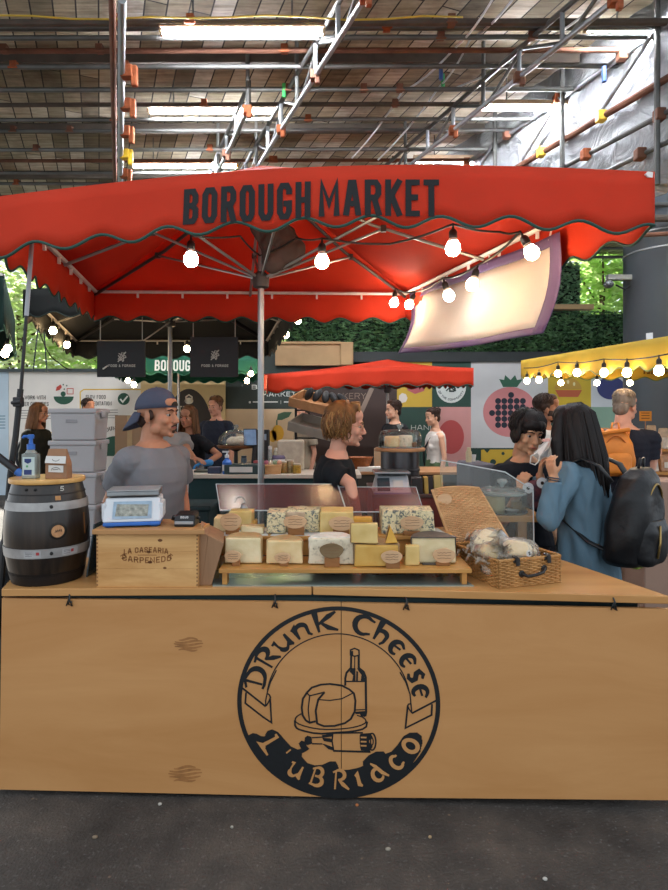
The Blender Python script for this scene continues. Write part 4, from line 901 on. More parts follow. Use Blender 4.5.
st(cm, [(320, 618), (520, 610)], .016); st(cm, [(322, 736), (570, 736)], .02); st(cm, [(320, 618), (314, 670), (325, 735)], .014); st(cm, [(320, 618), (290, 625), (250, 645), (180, 650)], .014); st(cm, [(250, 690), (180, 690)], .014); st(cm, [(580 + 25 * math.cos(t * .3142), 668 + 56 * math.sin(t * .3142)) for t in range(21)], .016); st(cm, [(579 + 9 * math.cos(t * .3142), 667 + 24 * math.sin(t * .3142)) for t in range(21)], .012)
lt0 = MB()
for x, y in ((505, 640), (505, 668), (505, 695)): ribbon(lt0, cm([(x, y), (x + 38, y)]), .016, lambda u, v: em(u, v, .003))
eb_text = MB(); aT = arc_map(lambda u, v: em(u, v), 0, 0, .765)
def arctext(mb, s, rad, h, t, a_from, a_to, mpx, inward=False):
    f_ = arc_map(mpx, 0, 0, rad, inward); n = len(s); ws = [UG[c][1] * h for c in s]; gap = (abs(R(a_to - a_from)) * rad - sum(ws)) / max(1, n - 1)
    u = (R(90 - a_from) * rad) if not inward else R(a_from + 90) * rad
    for c, w in zip(s, ws):
        for ln in UG[c][0]: ribbon(mb, [(u + x * w, y * h) for x, y in ln], t, f_, .45)
        u += w + gap
arctext(eb, 'DRunk', .75, .2, .05, 170, 93, em); arctext(eb, 'Cheese', .75, .19, .05, 79, 4, em)
eb.build('painted_emblem', M_ink, PAN)
lt = lt0; em2 = lambda u, v: em(u, v, .003)
arctext(lt, "L'uBRiaco", .895, .19, .042, -150, -27, em2, True)
o = lt.build('emblem_lettering', M_ply, PAN); o['label'] = 'plywood-coloured letters left bare in the black wash'
for x, y in ((70, 598), (275, 600), (406, 602), (613, 602)):
    p = W(x, y, fy(XW(x, 2.54))); h = MB(); h.tube([p + Vector((0, .02, .022)), p + Vector((0, -.006, .016)), p + Vector((.004, -.012, 0)), p + Vector((-.004, -.01, -.022)), p + Vector((.006, -.006, -.03)), p + Vector((.008, -.004, -.012))], .0035, 6)
    h.tube([p + Vector((-.012, -.008, -.03)), p + Vector((0, -.012, .006)), p + Vector((.012, -.008, -.032))], .0028, 6); h.build('hook', mat('hook_dark', '#3c3f40', .45, .7), PAN, smooth=True)
# ---- barrel
bx, by = -1.293, 2.71
M_barrel = wood('dark_barrel_staves', '#110d0b', '#34281f', 2, 13, .30, 9, '#080606', .5); M_hoop = mat('galvanised_hoop', '#9c9a98', .5, .3, .25, 12, .2, 60)
root = thing('wine_barrel', 'small dark oak barrel with two grey hoops on the left end of the counter', 'barrel', (bx, by, TOP))
def br(t): return .140 + .038 * math.sin(math.pi * (t * .94 + .03)) ** .9
H_ = .435; prof = [(.12, 0), (br(0), .0)] + [(br(i / 18), H_ * i / 18) for i in range(1, 19)] + [(.125, H_), (.125, H_ - .02)]
b = MB(); n = 44; vs = []
for (r, z) in prof:
    for j in range(n): a = 2 * math.pi * j / n; rr = r * (1 - .008 * (j % 2)); vs.append((bx + rr * math.cos(a), by + rr * math.sin(a), TOP + z))
b.add(vs, [(i * n + j, i * n + (j + 1) % n, (i + 1) * n + (j + 1) % n, (i + 1) * n + j) for i in range(len(prof) - 1) for j in range(n)] + [tuple(range(n))[::-1], tuple((len(prof) - 1) * n + j for j in range(n))])
b.build('staves', M_barrel, root, smooth=28)
for nm, z0, z1 in (('hoop', .125, .165), ('hoop', .325, .36)):
    h = MB(); h.lathe([(br(z0 / H_) - .002, z0), (br(z0 / H_) + .004, z0), (br(z1 / H_) + .004, z1), (br(z1 / H_) - .002, z1)], (bx, by, TOP), 44); o = h.build(nm, M_hoop, root, smooth=40)
    rv = MB(); a = R(-60); zz = (z0 + z1) / 2; rr = br(zz / H_) + .004; rv.ball((bx + rr * math.cos(a), by + rr * math.sin(a), TOP + zz), (.008, .004, .008), 10, 6); rv.build('rivet', mat('rivet_black', '#141414', .5), o, smooth=True)
for z0, z1 in ((.004, .045), (.048, .052), (.39, .395)):
    h = MB(); h.lathe([(br(z0 / H_), z0), (br(z0 / H_) + .002, z0), (br(z1 / H_) + .002, z1), (br(z1 / H_), z1)], (bx, by, TOP), 44); h.build('dark_hoop', mat('dark_hoop', '#241f1d', .5, .4, .2), root, smooth=40)
def onb(a, z, dr=0):
    a += 24
    rr = br(z / H_) + dr; return Vector((bx + rr * math.cos(R(a)), by + rr * math.sin(R(a)), TOP + z))
dirb = lambda a: Vector((math.cos(R(a + 24)), math.sin(R(a + 24)), 0))
a = -76; b = MB(); b.lathe([(.033, -.006), (.036, .004), (.029, .007), (.026, .004)], onb(a, .238), 24, dirb(a)); b.build('bung_ring', mat('bung_iron', '#2c2a26', .5, .5), root, smooth=40)
b = MB(); b.lathe([(.027, -.006), (.027, .0045), (.001, .0055)], onb(a, .238), 24, dirb(a)); o = b.build('bung', wood('bung_cork', '#a87850', '#d0a074', 2, 30, .7, 3), root, smooth=40)
k = MB(); axu = dirb(a).cross(Vector((0, 0, 1))) * -1; mpb = plane_map(onb(a, .238) + dirb(a) * .0062, axu, (0, 0, 1))
for q in range(4): ribbon(k, [(-.012 + .007 * q, -.006 + .003 * q), (-.008 + .007 * q, .006), (-.006 + .007 * q, -.004)], .0025, mpb)
k.build('branded_mark', M_ink, o)
def bsticker(a0, a1, z0, z1, m, nm, lift=.0055):
    b = MB(); n_ = 6
    for i in range(n_):
        p0, p1 = lerp(a0, a1, i / n_), lerp(a0, a1, (i + 1) / n_); b.quad(onb(p0, z0, lift), onb(p1, z0, lift), onb(p1, z1, lift), onb(p0, z1, lift))
    return b.build(nm, m, root)
M_stk = mat('sticker_white', '#a9a8a8', .6, 0, .15, 60); M_stkr = mat('sticker_red', '#a23a3c', .6)
for a0, a1 in ((-119, -97), (-70, -47)):
    bsticker(a0, a1, .13, .16, M_stk, 'sticker'); bsticker(a1 - 6 if a0 < -100 else a0 + 12, a1 - 2 if a0 < -100 else a0 + 16, .141, .154, M_stkr, 'sticker_mark', .0062)
    for zz in (.138, .146, .152): bsticker(a0 + 2, a0 + 11, zz, zz + .002, mat('sticker_print', '#6c6a6c', .6), 'sticker_mark', .0062)
bsticker(-78, -70, .368, .386, mat('pale_patch', '#ab7b4d', .7, 0, .2, 50), 'worn_patch', .001)
bsticker(-33, -30, .205, .30, mat('pale_scar', '#8a5c33', .7, 0, .2, 50), 'worn_patch', .001)
for a in (-122, -107): b = MB(); b.lathe([(.006, -.002), (.006, .003), (.001, .004)], onb(a, .415), 10, dirb(a)); b.build('bolt_head', mat('bolt_black', '#121212', .4, .4), root)
k = MB(); a = -70; mpb = plane_map(onb(a, .405) + dirb(a) * .002, dirb(a).cross(Vector((0, 0, 1))) * -1, (0, 0, 1)); text(k, '5', .022, .004, mpb, 0, 0); k.build('chalk_mark', mat('chalk', '#b5b1a8', .8), root)
b = MB(); b.lathe([(.156, 0), (.158, .004), (.158, .016), (.156, .02)], (bx, by, TOP + H_ + .001), 44)
o = b.build('round_board', wood('pine_round', '#b98645', '#d7ab6a', 0, 8, .35, 10), None, smooth=40); tag(o, 'round pine board lying on top of the barrel', 'board')
BT = TOP + H_ + .021
# sanitiser bottle
px_ = XW(31, 2.64); p = Vector((px_, 2.64, BT)); root = thing('pump_bottle', 'clear hand gel bottle with a blue pump on the barrel', 'bottle', p)
M_gel = clear('clear_gel_bottle', '#e6ece8', .35, .1, .35, '#c4ccc6'); M_blue = mat('blue_plastic', '#2c62b0', .35)
b = MB(); b.box(p + Vector((0, 0, .055)), (.064, .04, .11)); b.lathe([(.028, .11), (.014, .128), (.014, .135)], p, 18); b.build('bottle', M_gel, root, bevel=.007, smooth=40)
b = MB(); b.lathe([(.017, .128), (.017, .15), (.009, .153), (.007, .18)], p, 18); b.lathe([(.013, .175), (.014, .19), (.01, .194)], p, 16); b.tube([p + Vector((.006, 0, .185)), p + Vector((-.03, -.004, .185)), p + Vector((-.034, -.004, .178))], .006, 8); b.build('pump', M_blue, root, smooth=40)
lab = MB(); lab.span(p.x - .026, p.x + .026, p.y - .0212, p.y - .0205, BT + .015, BT + .095); lab.build('label', mat('gel_label', '#b7c5c2', .5, 0, .05), root)
d = MB(); mp = lambda u, v: Vector((p.x + u, p.y - .022, BT + v)); poly2(d, [(-.018, .088), (.012, .088), (.012, .074), (-.003, .066), (-.018, .074)], mp); poly2(d, [(-.02, .018), (.014, .018), (.014, .04), (-.02, .04)], mp); d.build('label_text', mat('navy_print', '#27386a', .5), root)
d = MB(); mp = lambda u, v: Vector((p.x + u, p.y - .0225, BT + v)); disc2(d, -.006, .055, .005, .005, mp, 10); d.build('label_text', mat('green_print', '#4f9a63', .5), root)
# brown paper packet with white labels
p = Vector((XW(59, 2.65), 2.65, BT)); root = thing('paper_packet', 'folded brown paper packet with two white stickers on the barrel', 'packet', p)
b = MB(); b.hexa([p + Vector(q) for q in ((-.047, -.03, 0), (.047, -.03, 0), (.047, .03, 0), (-.047, .03, 0))], [p + Vector(q) for q in ((-.047, -.028, .066), (.045, -.028, .066), (.045, .028, .066), (-.047, .028, .066))])
b.hexa([p + Vector(q) for q in ((-.047, -.034, .066), (.045, -.034, .064), (.045, .028, .066), (-.047, .028, .066))], [p + Vector(q) for q in ((-.043, -.006, .130), (.035, -.006, .130), (.035, .004, .130), (-.043, .004, .130))])
M_kraft = mat('kraft_paper', '#8f6a4e', .8, 0, .1, 8, .3, 60); b.build('packet', M_kraft, root, bevel=.002)
M_paper = mat('white_paper', '#cbc8c2', .7, 0, .04, 8); s = MB(); s.quad(*[p + Vector(q) for q in ((-.032, -.0312, .03), (.033, -.0312, .028), (.033, -.030, .058), (-.032, -.030, .06))]); s.build('sticker', M_paper, root)
s = MB(); s.quad(*[p + Vector(q) for q in ((-.046, -.0352, .07), (.044, -.0352, .067), (.042, -.0236, .098), (-.045, -.0236, .1))]); s.build('sticker', M_paper, root)
s = MB(); mp = lambda u, v: p + Vector((u, -.0318 + .02 * max(0, v - .066), v))
ribbon(s, [(.02 * math.cos(R(a)), .036 + .014 * math.sin(R(a))) for a in range(10, 180, 14)], .002, mp); ribbon(s, [(-.014, .04), (.012, .042)], .002, mp)
mp2 = lambda u, v: p + Vector((u, -.0365 + .37 * (v - .067), v)); ribbon(s, [(.016 * math.cos(R(a)), .088 + .01 * math.sin(R(a))) for a in range(190, 350, 14)], .002, mp2); s.build('sticker_print', M_ink, root)
# grey clear boards leaning between barrel and crate
for i, (x, c) in enumerate(((-1.125, '#6f8894'), (-1.095, '#8b8f90'))):
    b = MB(); b.hexa([(x, 2.72 + .04 * i, TOP), (x + .006, 2.72 + .04 * i, TOP), (x + .006, 3.0, TOP), (x, 3.0, TOP)], [(x + .035, 2.72 + .04 * i, TOP + .24 - .03 * i), (x + .041, 2.72 + .04 * i, TOP + .24 - .03 * i), (x + .041, 3.0, TOP + .24), (x + .035, 3.0, TOP + .24)])
    tag(b.build('plastic_board', clear('board_clear%d' % i, c, .4, .1, .35, c), None), ['bluish plastic board on edge between barrel and crate', 'grey plastic board on edge against the crate'][i], 'board')
b = MB(); b.ball((-1.055, 2.83, TOP + .07), (.02, .06, .07)); tag(sculpt(b, 'black_bag', mat('black_plastic', '#17181a', .4, 0, .2, 20), None, .008, 1, amp=.008, freq=60, local=True), 'black bundle stuffed between the plastic boards and the wooden crate', 'bag')
# ---- wooden crate with burnt lettering, plank on top
M_crate = wood('pine_crate', '#b4824a', '#d7aa70', 0, 6, .5, 7, '#8a5a30'); M_oak = wood('plank_oak', '#9a6c3f', '#bd8f5d', 0, 6, .45, 9)
cx0, cx1, cy0 = XW(96.2, 2.56), XW(198, 2.56), 2.562; cz1 = 1.094
root = CR = thing('wooden_crate', 'pine wine crate with burnt lettering, between barrel and cheeses', 'crate', ((cx0 + cx1) / 2, 2.69, TOP))
zs = [TOP, TOP + .078, TOP + .153, cz1]
for z0, z1 in zip(zs[:-1], zs[1:]): b = MB(); b.span(cx0 + .002, cx1 - .002, cy0, cy0 + .014, z0, z1); b.build('front_slat', M_crate, root, bevel=.0015)
for x in (cx0, cx1 - .014): b = MB(); b.span(x, x + .014, cy0 + .001, cy0 + .24, TOP, cz1); b.build('side_board', M_crate, root)
b = MB(); b.span(cx0 + .014, cx1 - .014, cy0 + .226, cy0 + .24, TOP, cz1); b.span(cx0 + .014, cx1 - .014, cy0 + .014, cy0 + .226, TOP, TOP + .01); b.build('back_board', M_crate, root)
b = MB()
for x in (cx0 + .001, cx1 - .007):
    for k in range(14): b.span(x, x + .006, cy0 - .0008, cy0 + .002, TOP + .006 + .0162 * k, TOP + .013 + .0162 * k)
b.build('dovetail', mat('end_grain', '#7d5631', .7, 0, .2, 40), root)
k = MB(); mp = plane_map(((cx0 + cx1) / 2, cy0 - .0007, TOP), (1, 0, 0), (0, 0, 1)); am = lambda f_: (lambda u, v: mp(u, v + f_ * (u * u)))
text(k, 'LA CASEARIA', .024, .0048, am(-1.0), -.005, .148, align='c', fit=.19); text(k, 'CARPENEDO', .026, .005, am(1.1), -.002, .102, align='c', fit=.21)
ribbon(k, [(-.115, .132), (-.1, .142), (-.09, .128), (-.11, .122)], .004, mp); ribbon(k, [(.11, .134), (.1, .142), (.09, .128), (.105, .122)], .004, mp); ribbon(k, [(-.04, .137), (.04, .137)], .003, mp); k.build('burnt_lettering', mat('burnt_brand', '#8a5a30', .7), root)
k = MB()
for u, v, r_ in ((.055, .2, .008), (.006, .150, .007), (.012, .107, .008), (.075, .082, .006), (-.10, .125, .004)): disc2(k, u, v, r_ * 1.3, r_ * .8, mp, 10)
k.build('knot', mat('pine_knot', '#6d4323', .7), root)
px0, px1 = XW(91.8, 2.54), XW(204.6, 2.54)
b = MB(); b.prism([(px0, 2.54, cz1), (px1, 2.54, cz1), (px1 - .1, 2.81, cz1), (px0 + .0, 2.81, cz1)], (0, 0, .02))
o = b.build('plank', M_oak, None, bevel=.002); tag(o, 'oak plank laid over the wooden crate, carrying the scale', 'plank')
PT = cz1 + .0205
# leaning planks right of the crate
for i, (a, c) in enumerate((((-.575, -.50), (-.60, -.555)), ((-.545, -.465), (-.515, -.49)))):
    pass
M_lean = wood('worn_beech', '#7c5a3e', '#9b7657', 2, 6, .55, 9)
for i, (q, lab) in enumerate(((((197.5, 584), (202, 584.5), (208, 535), (199, 531)), 'worn chopping board on edge between crate and riser, the one against the crate'), (((201.5, 585.5), (211.5, 586), (224, 543), (208, 535)), 'worn chopping board on edge between crate and riser, the thick one by the cheeses'))):
    f_ = [W(x, y, 2.585) for x, y in q]
    for v in f_[:2]: v.z = TOP
    b = MB(); b.prism(f_, (-.045, .25, 0)); tag(b.build('chopping_board', M_lean, None, bevel=.003), lab, 'chopping board')
# ---- shop scale on the plank
sx0, sx1, sy = XW(99, 2.59), XW(156, 2.59), 2.59; sxm = (sx0 + sx1) / 2
root = thing('shop_scale', 'white shop scale with blue base on the crate before the capped man', 'scale', (sxm, 2.68, PT), R(11)); M_white = mat('white_plastic', '#c9ccd0', .35, 0, .03); M_grey = mat('grey_plate', '#a6a8aa', .35, .4)
b = MB(); b.span(sx0 + .004, sx1 - .004, sy, sy + .19, PT + .006, PT + .022); b.build('base', M_blue, root, bevel=.004)
for x in (sx0 + .03, sx1 - .03): b = MB(); b.lathe([(.018, 0), (.02, .006), (.018, .008)], (x, sy + .03, PT), 14); b.build('foot', M_blue, root)
b = MB(); b.hexa([(sx0, sy + .004, PT + .022), (sx1, sy + .004, PT + .022), (sx1, sy + .19, PT + .022), (sx0, sy + .19, PT + .022)], [(sx0 + .008, sy + .05, PT + .122), (sx1 - .008, sy + .05, PT + .122), (sx1 - .008, sy + .185, PT + .122), (sx0 + .008, sy + .185, PT + .122)]); b.build('body', M_white, root, bevel=.008)
for x0, x1 in ((sx0 - .006, sx0 + .012), (sx1 - .012, sx1 + .006)): b = MB(); b.span(x0, x1, sy + .03, sy + .16, PT + .03, PT + .1); b.build('side_grip', M_white, root, bevel=.006)
b = MB(); nz = Vector((0, -.909, .418)); o0 = Vector((sxm, sy + .026, PT + .072)); mpS = plane_map(o0 + nz * .002, (1, 0, 0), (0, .418, .909)); poly2(b, [(-.082, -.04), (.082, -.04), (.08, .038), (-.08, .038)], mpS); b.build('display_window', mat('blue_grey_window', '#8fa3b4', .3, 0, .15, 40), root)
b = MB(); mpS2 = plane_map(o0 + nz * .003, (1, 0, 0), (0, .418, .909)); poly2(b, [(-.07, -.028), (.065, -.03), (.068, .022), (-.066, .026)], mpS2); b.build('clear_bag_window', mat('crumpled_window', '#8d8e84', .25, 0, .45, 60, .8, 90), root)
b = MB(); b.span(sx0 + .012, sx1 - .012, sy + .045, sy + .2, PT + .128, PT + .150); b.build('platter', M_steel, root, bevel=.005)
b = MB(); b.span(sx0 + .012, sx1 - .012, sy + .04, sy + .21, PT + .150, PT + .156); b.build('platter_top', M_grey, root, bevel=.003)
# card reader
cxr = XW(185, 2.62); root = thing('card_reader', 'black card reader on the right end of the plank', 'card reader', (cxr, 2.62, PT))
b = MB(); b.hexa([(cxr - .046, 2.60, PT), (cxr + .046, 2.60, PT), (cxr + .046, 2.70, PT), (cxr - .046, 2.70, PT)], [(cxr - .044, 2.615, PT + .05), (cxr + .044, 2.615, PT + .05), (cxr + .044, 2.7, PT + .058), (cxr - .044, 2.7, PT + .058)]); b.build('body', mat('reader_black', '#141416', .35), root, bevel=.008)
b = MB(); b.span(cxr - .04, cxr + .04, 2.598, 2.606, PT + .012, PT + .024); b.build('card_slot', mat('slot_grey', '#9a9c9e', .4, .3), root, bevel=.002)
b = MB(); text(b, 'DOJO', .010, .0022, plane_map((cxr, 2.607, PT + .036), (1, 0, 0), (0, .3, .95)), 0, 0, align='c'); b.build('lettering', mat('reader_print', '#c7c7c7', .5), root)
b = MB(); b.tube([(cxr - .046, 2.66, PT + .03), (cxr - .062, 2.665, PT + .034), (cxr - .066, 2.67, PT + .02)], .008, 8); b.tube([(cxr + .045, 2.66, PT + .03), (cxr + .056, 2.66, PT + .03)], .006, 8); b.build('plug', M_sock, root, smooth=True)
# ---- dark glass under the riser, two-step riser
b = MB(); b.prism([(-.52, 2.572, TOP), (.60, 2.572, TOP), (.50, 3.06, TOP), (-.64, 3.06, TOP)], (0, 0, .004))
tag(b.build('glass_plate', mat('dark_mirror_glass', '#b3c2ba', .18, .6, .05, 2, 0), None), 'dark reflecting glass plate on the counter under the cheese riser', 'glass plate')
M_ris = wood('honey_pine', '#a2703a', '#c8954f', 0, 6, .4, 9)
GP = TOP + .0045; rx0, rx1, ry = XW(218.7, 2.57), XW(472, 2.57), 2.572; LB = .9395
root = thing('cheese_riser', 'two-step honey-coloured wooden riser holding all the cheeses', 'riser', (0.03, 2.75, GP))
b = MB(); b.span(rx0, rx1, ry, ry + .235, LB - .018, LB); b.build('lower_shelf', M_ris, root, bevel=.002)
UB = 1.034; ux0, ux1 = XW(209, 2.8), XW(455, 2.8)
b = MB(); b.span(ux0, ux1, 2.80, 3.035, UB - .016, UB); b.build('upper_shelf', M_ris, root, bevel=.002)
for x in (rx0 + .012, rx1 - .04): b = MB(); b.span(x, x + .022, ry + .012, ry + .06, GP, LB - .018); b.build('foot', M_ris, root, bevel=.002)
for x in (ux0 + .02, ux1 - .05): b = MB(); b.span(x, x + .022, 2.83, 3.02, GP, UB - .016); b.build('side_support', M_ris, root)
b = MB(); b.span(ux0 + .03, ux1 - .03, 2.815, 2.828, LB + .002, UB - .016); b.build('step_board', M_ris, root)
# ---- cheeses
def cheese_mat(name, c, c2, sp=14, rough=.5): return mat(name, c, rough, 0, .1, sp, .2, 120, col2=c2)
C_cream = cheese_mat('paste_cream', '#d0b27c', '#e0ca9c'); C_ivory = cheese_mat('paste_ivory', '#cfbd90', '#dfd0aa'); C_yel = cheese_mat('paste_straw', '#bd9040', '#cca658'); C_gold = cheese_mat('paste_gold', '#c6902f', '#d9a94a')
C_pale = cheese_mat('paste_pale_straw', '#c8a860', '#d8bd80')
Rd_tan = cheese_mat('rind_tan', '#a38457', '#bfa274'); Rd_dark = cheese_mat('rind_dark', '#3a3430', '#5a5148'); Rd_white = cheese_mat('rind_bloomy', '#c6c2b6', '#dedbd2', 40); Rd_brown = cheese_mat('rind_brown', '#8a6a44', '#a98858')
def bluemat():
    m, nt, out = newmat('paste_blue_veined'); b = N(nt, 'ShaderNodeBsdfPrincipled'); b.inputs['Roughness'].default_value = .5
    v = coords(nt, (62, 62, 62)); n = N(nt, 'ShaderNodeTexNoise', i_Scale=1.0, i_Detail=3.0, i_Distortion=1.0); nt.links.new(v, n.inputs['Vector'])
    c = ramp(nt, n.outputs['Fac'], [(.36, '#4b5250'), (.43, '#8f8b78'), (.50, '#d3c396'), (.8, '#dccfa8')]); nt.links.new(c, b.inputs['Base Color']); nt.links.new(b.outputs[0], out.inputs[0]); return m
C_blue = bluemat()
def specked():
    m, nt, out = newmat('rind_speckled'); b = N(nt, 'ShaderNodeBsdfPrincipled'); b.inputs['Roughness'].default_value = .6
    v = coords(nt, (55, 55, 55)); n = N(nt, 'ShaderNodeTexNoise', i_Scale=1.0, i_Detail=4.0); nt.links.new(v, n.inputs['Vector'])
    c = ramp(nt, n.outputs['Fac'], [(.28, '#6d6a62'), (.36, '#b9ad95'), (.46, '#d4c8ad'), (.8, '#ded4bd')]); nt.links.new(c, b.inputs['Base Color']); nt.links.new(b.outputs[0], out.inputs[0]); return m
C_speck = specked()
GC = 'cheeses on the riser'
def half_wheel(x0, x1, yt, yb, Y, z0, paste, rind, label, deep=.5, topm=None):
    X0, X1 = XW(x0, Y), XW(x1, Y); h = (yb - yt) * Y / F; w = X1 - X0; xm = (X0 + X1) / 2
    root = thing('cheese', label, 'cheese', (xm, Y + .05, z0), 0, GC)
    out_ = [(xm + w / 2 * math.cos(R(a)), Y + .014 + w * deep * math.sin(R(a)), z0) for a in range(0, 181, 12)]
    b = MB(); b.prism(out_, (0, 0, h)); sculpt(b, 'rind', rind, root, .006, 4, local=False, amp=.003, freq=28, seed=int(x0))
    b = MB(); b.hexa([(X0 + .003, Y, z0 + .002), (X1 - .003, Y, z0 + .002), (X1 - .003, Y + .03, z0 + .002), (X0 + .003, Y + .03, z0 + .002)], [(X0 + .007, Y + .004, z0 + h - .005), (X1 - .007, Y + .004, z0 + h - .005), (X1 - .007, Y + .03, z0 + h - .005), (X0 + .007, Y + .03, z0 + h - .005)]); sculpt(b, 'cut_face', paste, root, .0045, 4, local=False, amp=.0016, freq=34, seed=int(x1))
    if topm: b = MB(); b.span(X0 + .004, X1 - .002, Y - .002, Y + .03, z0 + h - .006, z0 + h); b.build('top_crust', topm, root, bevel=.002)
    return root, (X0, X1, h)
def block(x0, x1, yt, yb, Y, z0, paste, label, d=.09, rind=None, rz=0, dome=0, grp=GC, skew=0):
    X0, X1 = XW(x0, Y), XW(x1, Y); h = (yb - yt) * Y / F
    root = thing('cheese', label, 'cheese', ((X0 + X1) / 2, Y + d / 2, z0), 0, grp)
    b = MB(); b.hexa([(X0, Y, z0), (X1, Y, z0), (X1 - skew, Y + d, z0), (X0 + skew, Y + d, z0)], [(X0 + .003, Y + .004, z0 + h), (X1 - .003, Y + .004, z0 + h - dome), (X1 - skew, Y + d, z0 + h - dome), (X0 + skew, Y + d, z0 + h)]); sculpt(b, 'paste', paste, root, .0045, 3, local=False, amp=.003, freq=30, seed=int(x0 * 3))
    if rind: b = MB(); b.span(X0 + skew - .001, X1 - skew + .001, Y + d - .008, Y + d + .002, z0, z0 + h + .001); b.build('rind', rind, root, bevel=.003)
    return root
L0_, U0_ = LB + .0005, UB + .0005
half_wheel(223.5, 262, 538.5, 565, 2.66, L0_, C_ivory, Rd_tan, 'white half wheel of cheese at the left end of the lower step', .75)
half_wheel(265.5, 303.5, 541.5, 566, 2.65, L0_, C_cream, Rd_tan, 'pale cream half wheel of cheese, second from left on the lower step', .7)
half_wheel(308, 355, 539, 566.5, 2.64, L0_, C_speck, Rd_white, 'chalky white cheese with specks and a dark oval tag, on the lower step', .6)
half_wheel(354, 400, 546, 569, 2.60, L0_, C_yel, Rd_brown, 'straw-yellow half wheel on the lower step with smaller pieces stacked on it', .75)
ztop = L0_ + (569 - 546) * 2.60 / F
block(350.5, 378, 527, 547, 2.605, ztop + .001, C_pale, 'square pale slice of cheese standing on the straw-yellow half wheel', .03, Rd_brown)
X = XW(385, 2.61); root = thing('cheese', 'small golden wedge of cheese standing on the straw-yellow half wheel', 'cheese', (X + .03, 2.63, ztop), 0, GC)
b = MB(); zt = ztop + .001; b.add([(X, 2.61, zt), (X + .056, 2.605, zt + .004), (X + .05, 2.66, zt), (X + .024, 2.615, zt + .075), (X + .022, 2.655, zt + .075)], [(0, 1, 3), (1, 2, 4, 3), (2, 0, 3, 4), (0, 2, 1)]); b.build('paste', C_gold, root, bevel=.003)
b = MB(); b.add([(X - .001, 2.612, zt), (X + .051, 2.662, zt), (X + .022, 2.656, zt + .076), (X + .002, 2.622, zt + .02)], [(0, 1, 2, 3)]); b.build('rind', Rd_brown, root, solid=.003)
half_wheel(411, 457, 540.5, 567.5, 2.66, L0_, C_ivory, Rd_dark, 'ivory cheese with a black top crust at the right end of the lower step', .65, Rd_dark)
block(405, 420, 548, 568, 2.625, L0_, C_pale, 'small pale block of cheese leaning before the black-crusted one', .03, None)
b = MB(); b.box((XW(431.5, 2.64), 2.645, L0_ + .004), (.08, .02, .008)); tag(b.build('cheese_knife', Rd_dark, None, bevel=.002), 'dark strip of a knife lying in front of the black-crusted cheese', 'knife')
# upper step
M_wax = mat('white_wax_paper', '#c9c9c6', .5, 0, .05, 10, .3, 60)
for i, (x0, x1) in enumerate(((206, 268), (270, 330), (430, 450))):
    Y = 2.805; b = MB(); b.prism([(XW(x0, Y), Y, U0_), (XW(x1, Y), Y + .005, U0_), (XW(x1 - 6, Y), Y + .19, U0_), (XW(x0 + 4, Y), Y + .19, U0_)], (0, 0, .0015)); tag(b.build('wax_paper', M_wax, None), ['sheet of white paper under the torn cheese pieces on the upper step', 'sheet of white paper under the left blue cheese', 'sheet of white paper showing right of the big blue cheese'][i], 'paper')
UP = U0_ + .002
for (x0, x1, yt, yb, Y, pm, lab, d, do) in [(213, 230, 522, 536.5, 2.88, C_cream, 'rounded piece of cheese at the far left of the upper step', .1, .006), (228, 252, 517, 536, 2.93, C_pale, 'cut piece of cheese heaped behind the leftmost tag on the upper step', .09, -.0), (240, 263, 529, 537, 2.84, C_ivory, 'thin white slice lying right of the leftmost tag on the upper step', .05, .012), (245, 256, 522, 531, 2.95, C_yel, 'dark-edged crumb of cheese at the back of the torn pieces', .05, .008)]:
    block(x0, x1, yt, yb, Y, UP, pm, lab, d, Rd_tan, dome=do)
block(266, 286, 514.5, 536, 2.84, UP, C_blue, 'upright blue-veined piece of cheese on the upper step, left of the wrapped one', .14, Rd_tan)
root = block(286, 320, 514, 536, 2.88, UP, C_blue, 'blue-veined cheese partly wrapped in film, centre left of the upper step', .13, Rd_tan)
b = MB(); b.span(XW(286, 2.87), XW(305, 2.87), 2.872, 2.88, UP + .012, UP + .098); o = b.build('wrapper', mat('creased_film', '#c2a98c', .3, 0, .15, 30, .8, 40), root, bevel=.003); fold(o, .003, 60, 2)
block(320, 354, 515, 537, 2.84, UP, C_pale, 'long straw block of cheese in the middle of the upper step', .16, Rd_brown)
block(352, 373, 516.5, 530, 2.90, UP, C_gold, 'small golden piece of cheese with a brown edge behind the square slice', .06, Rd_brown)
block(382, 435, 513.5, 537, 2.84, UP, C_blue, 'big blue-veined block with a cream tag at the right of the upper step', .15, Rd_tan)
# ---- wooden price tags: a block and an oval slice
M_blk = wood('tag_block', '#7c4f2a', '#9c6b3c', 0, 14, .5, 6); M_oval = wood('tag_oval', '#b98f66', '#d3b08a', 0, 10, .5, 6); M_ovald = wood('tag_oval_dark', '#6c563a', '#87704e', 0, 10, .5, 6)
def price(x, yb, Y, z0, w, orx, orz, zc, label, om=None, ox=0, bh=.03, tilt=.0):
    X = XW(x, Y); root = thing('price_tag', label, 'price tag', (X, Y, z0), 0, 'wooden tags among the cheeses')
    b = MB(); b.span(X - w / 2, X + w / 2, Y, Y + .022, z0, z0 + bh); b.build('block', M_blk, root, bevel=.002)
    b = MB(); pts = [(X + ox + orx * math.cos(a) * (1 + .05 * math.sin(3 * a)), Y - .004 + .0 * a, z0 + zc + orz * math.sin(a)) for a in [2 * math.pi * k / 22 for k in range(22)]]
    b.prism(pts, (0, .007, 0)); o = b.build('oval_slice', om or M_oval, root, bevel=.0015)
    k = MB(); mp = plane_map((X + ox, Y - .0048, z0 + zc), (1, 0, 0), (0, 0, 1)); rr = random.Random(int(x))
    for q in (-.35, .05, .4): ribbon(k, [(orx * lerp(-.6, .6, t / 8) + .001, orz * q + .0012 * rr.choice((-1, 1))) for t in range(9)], .0022, mp)
    k.build('handwriting', mat('tag_ink', '#7b5a3d', .7), o)
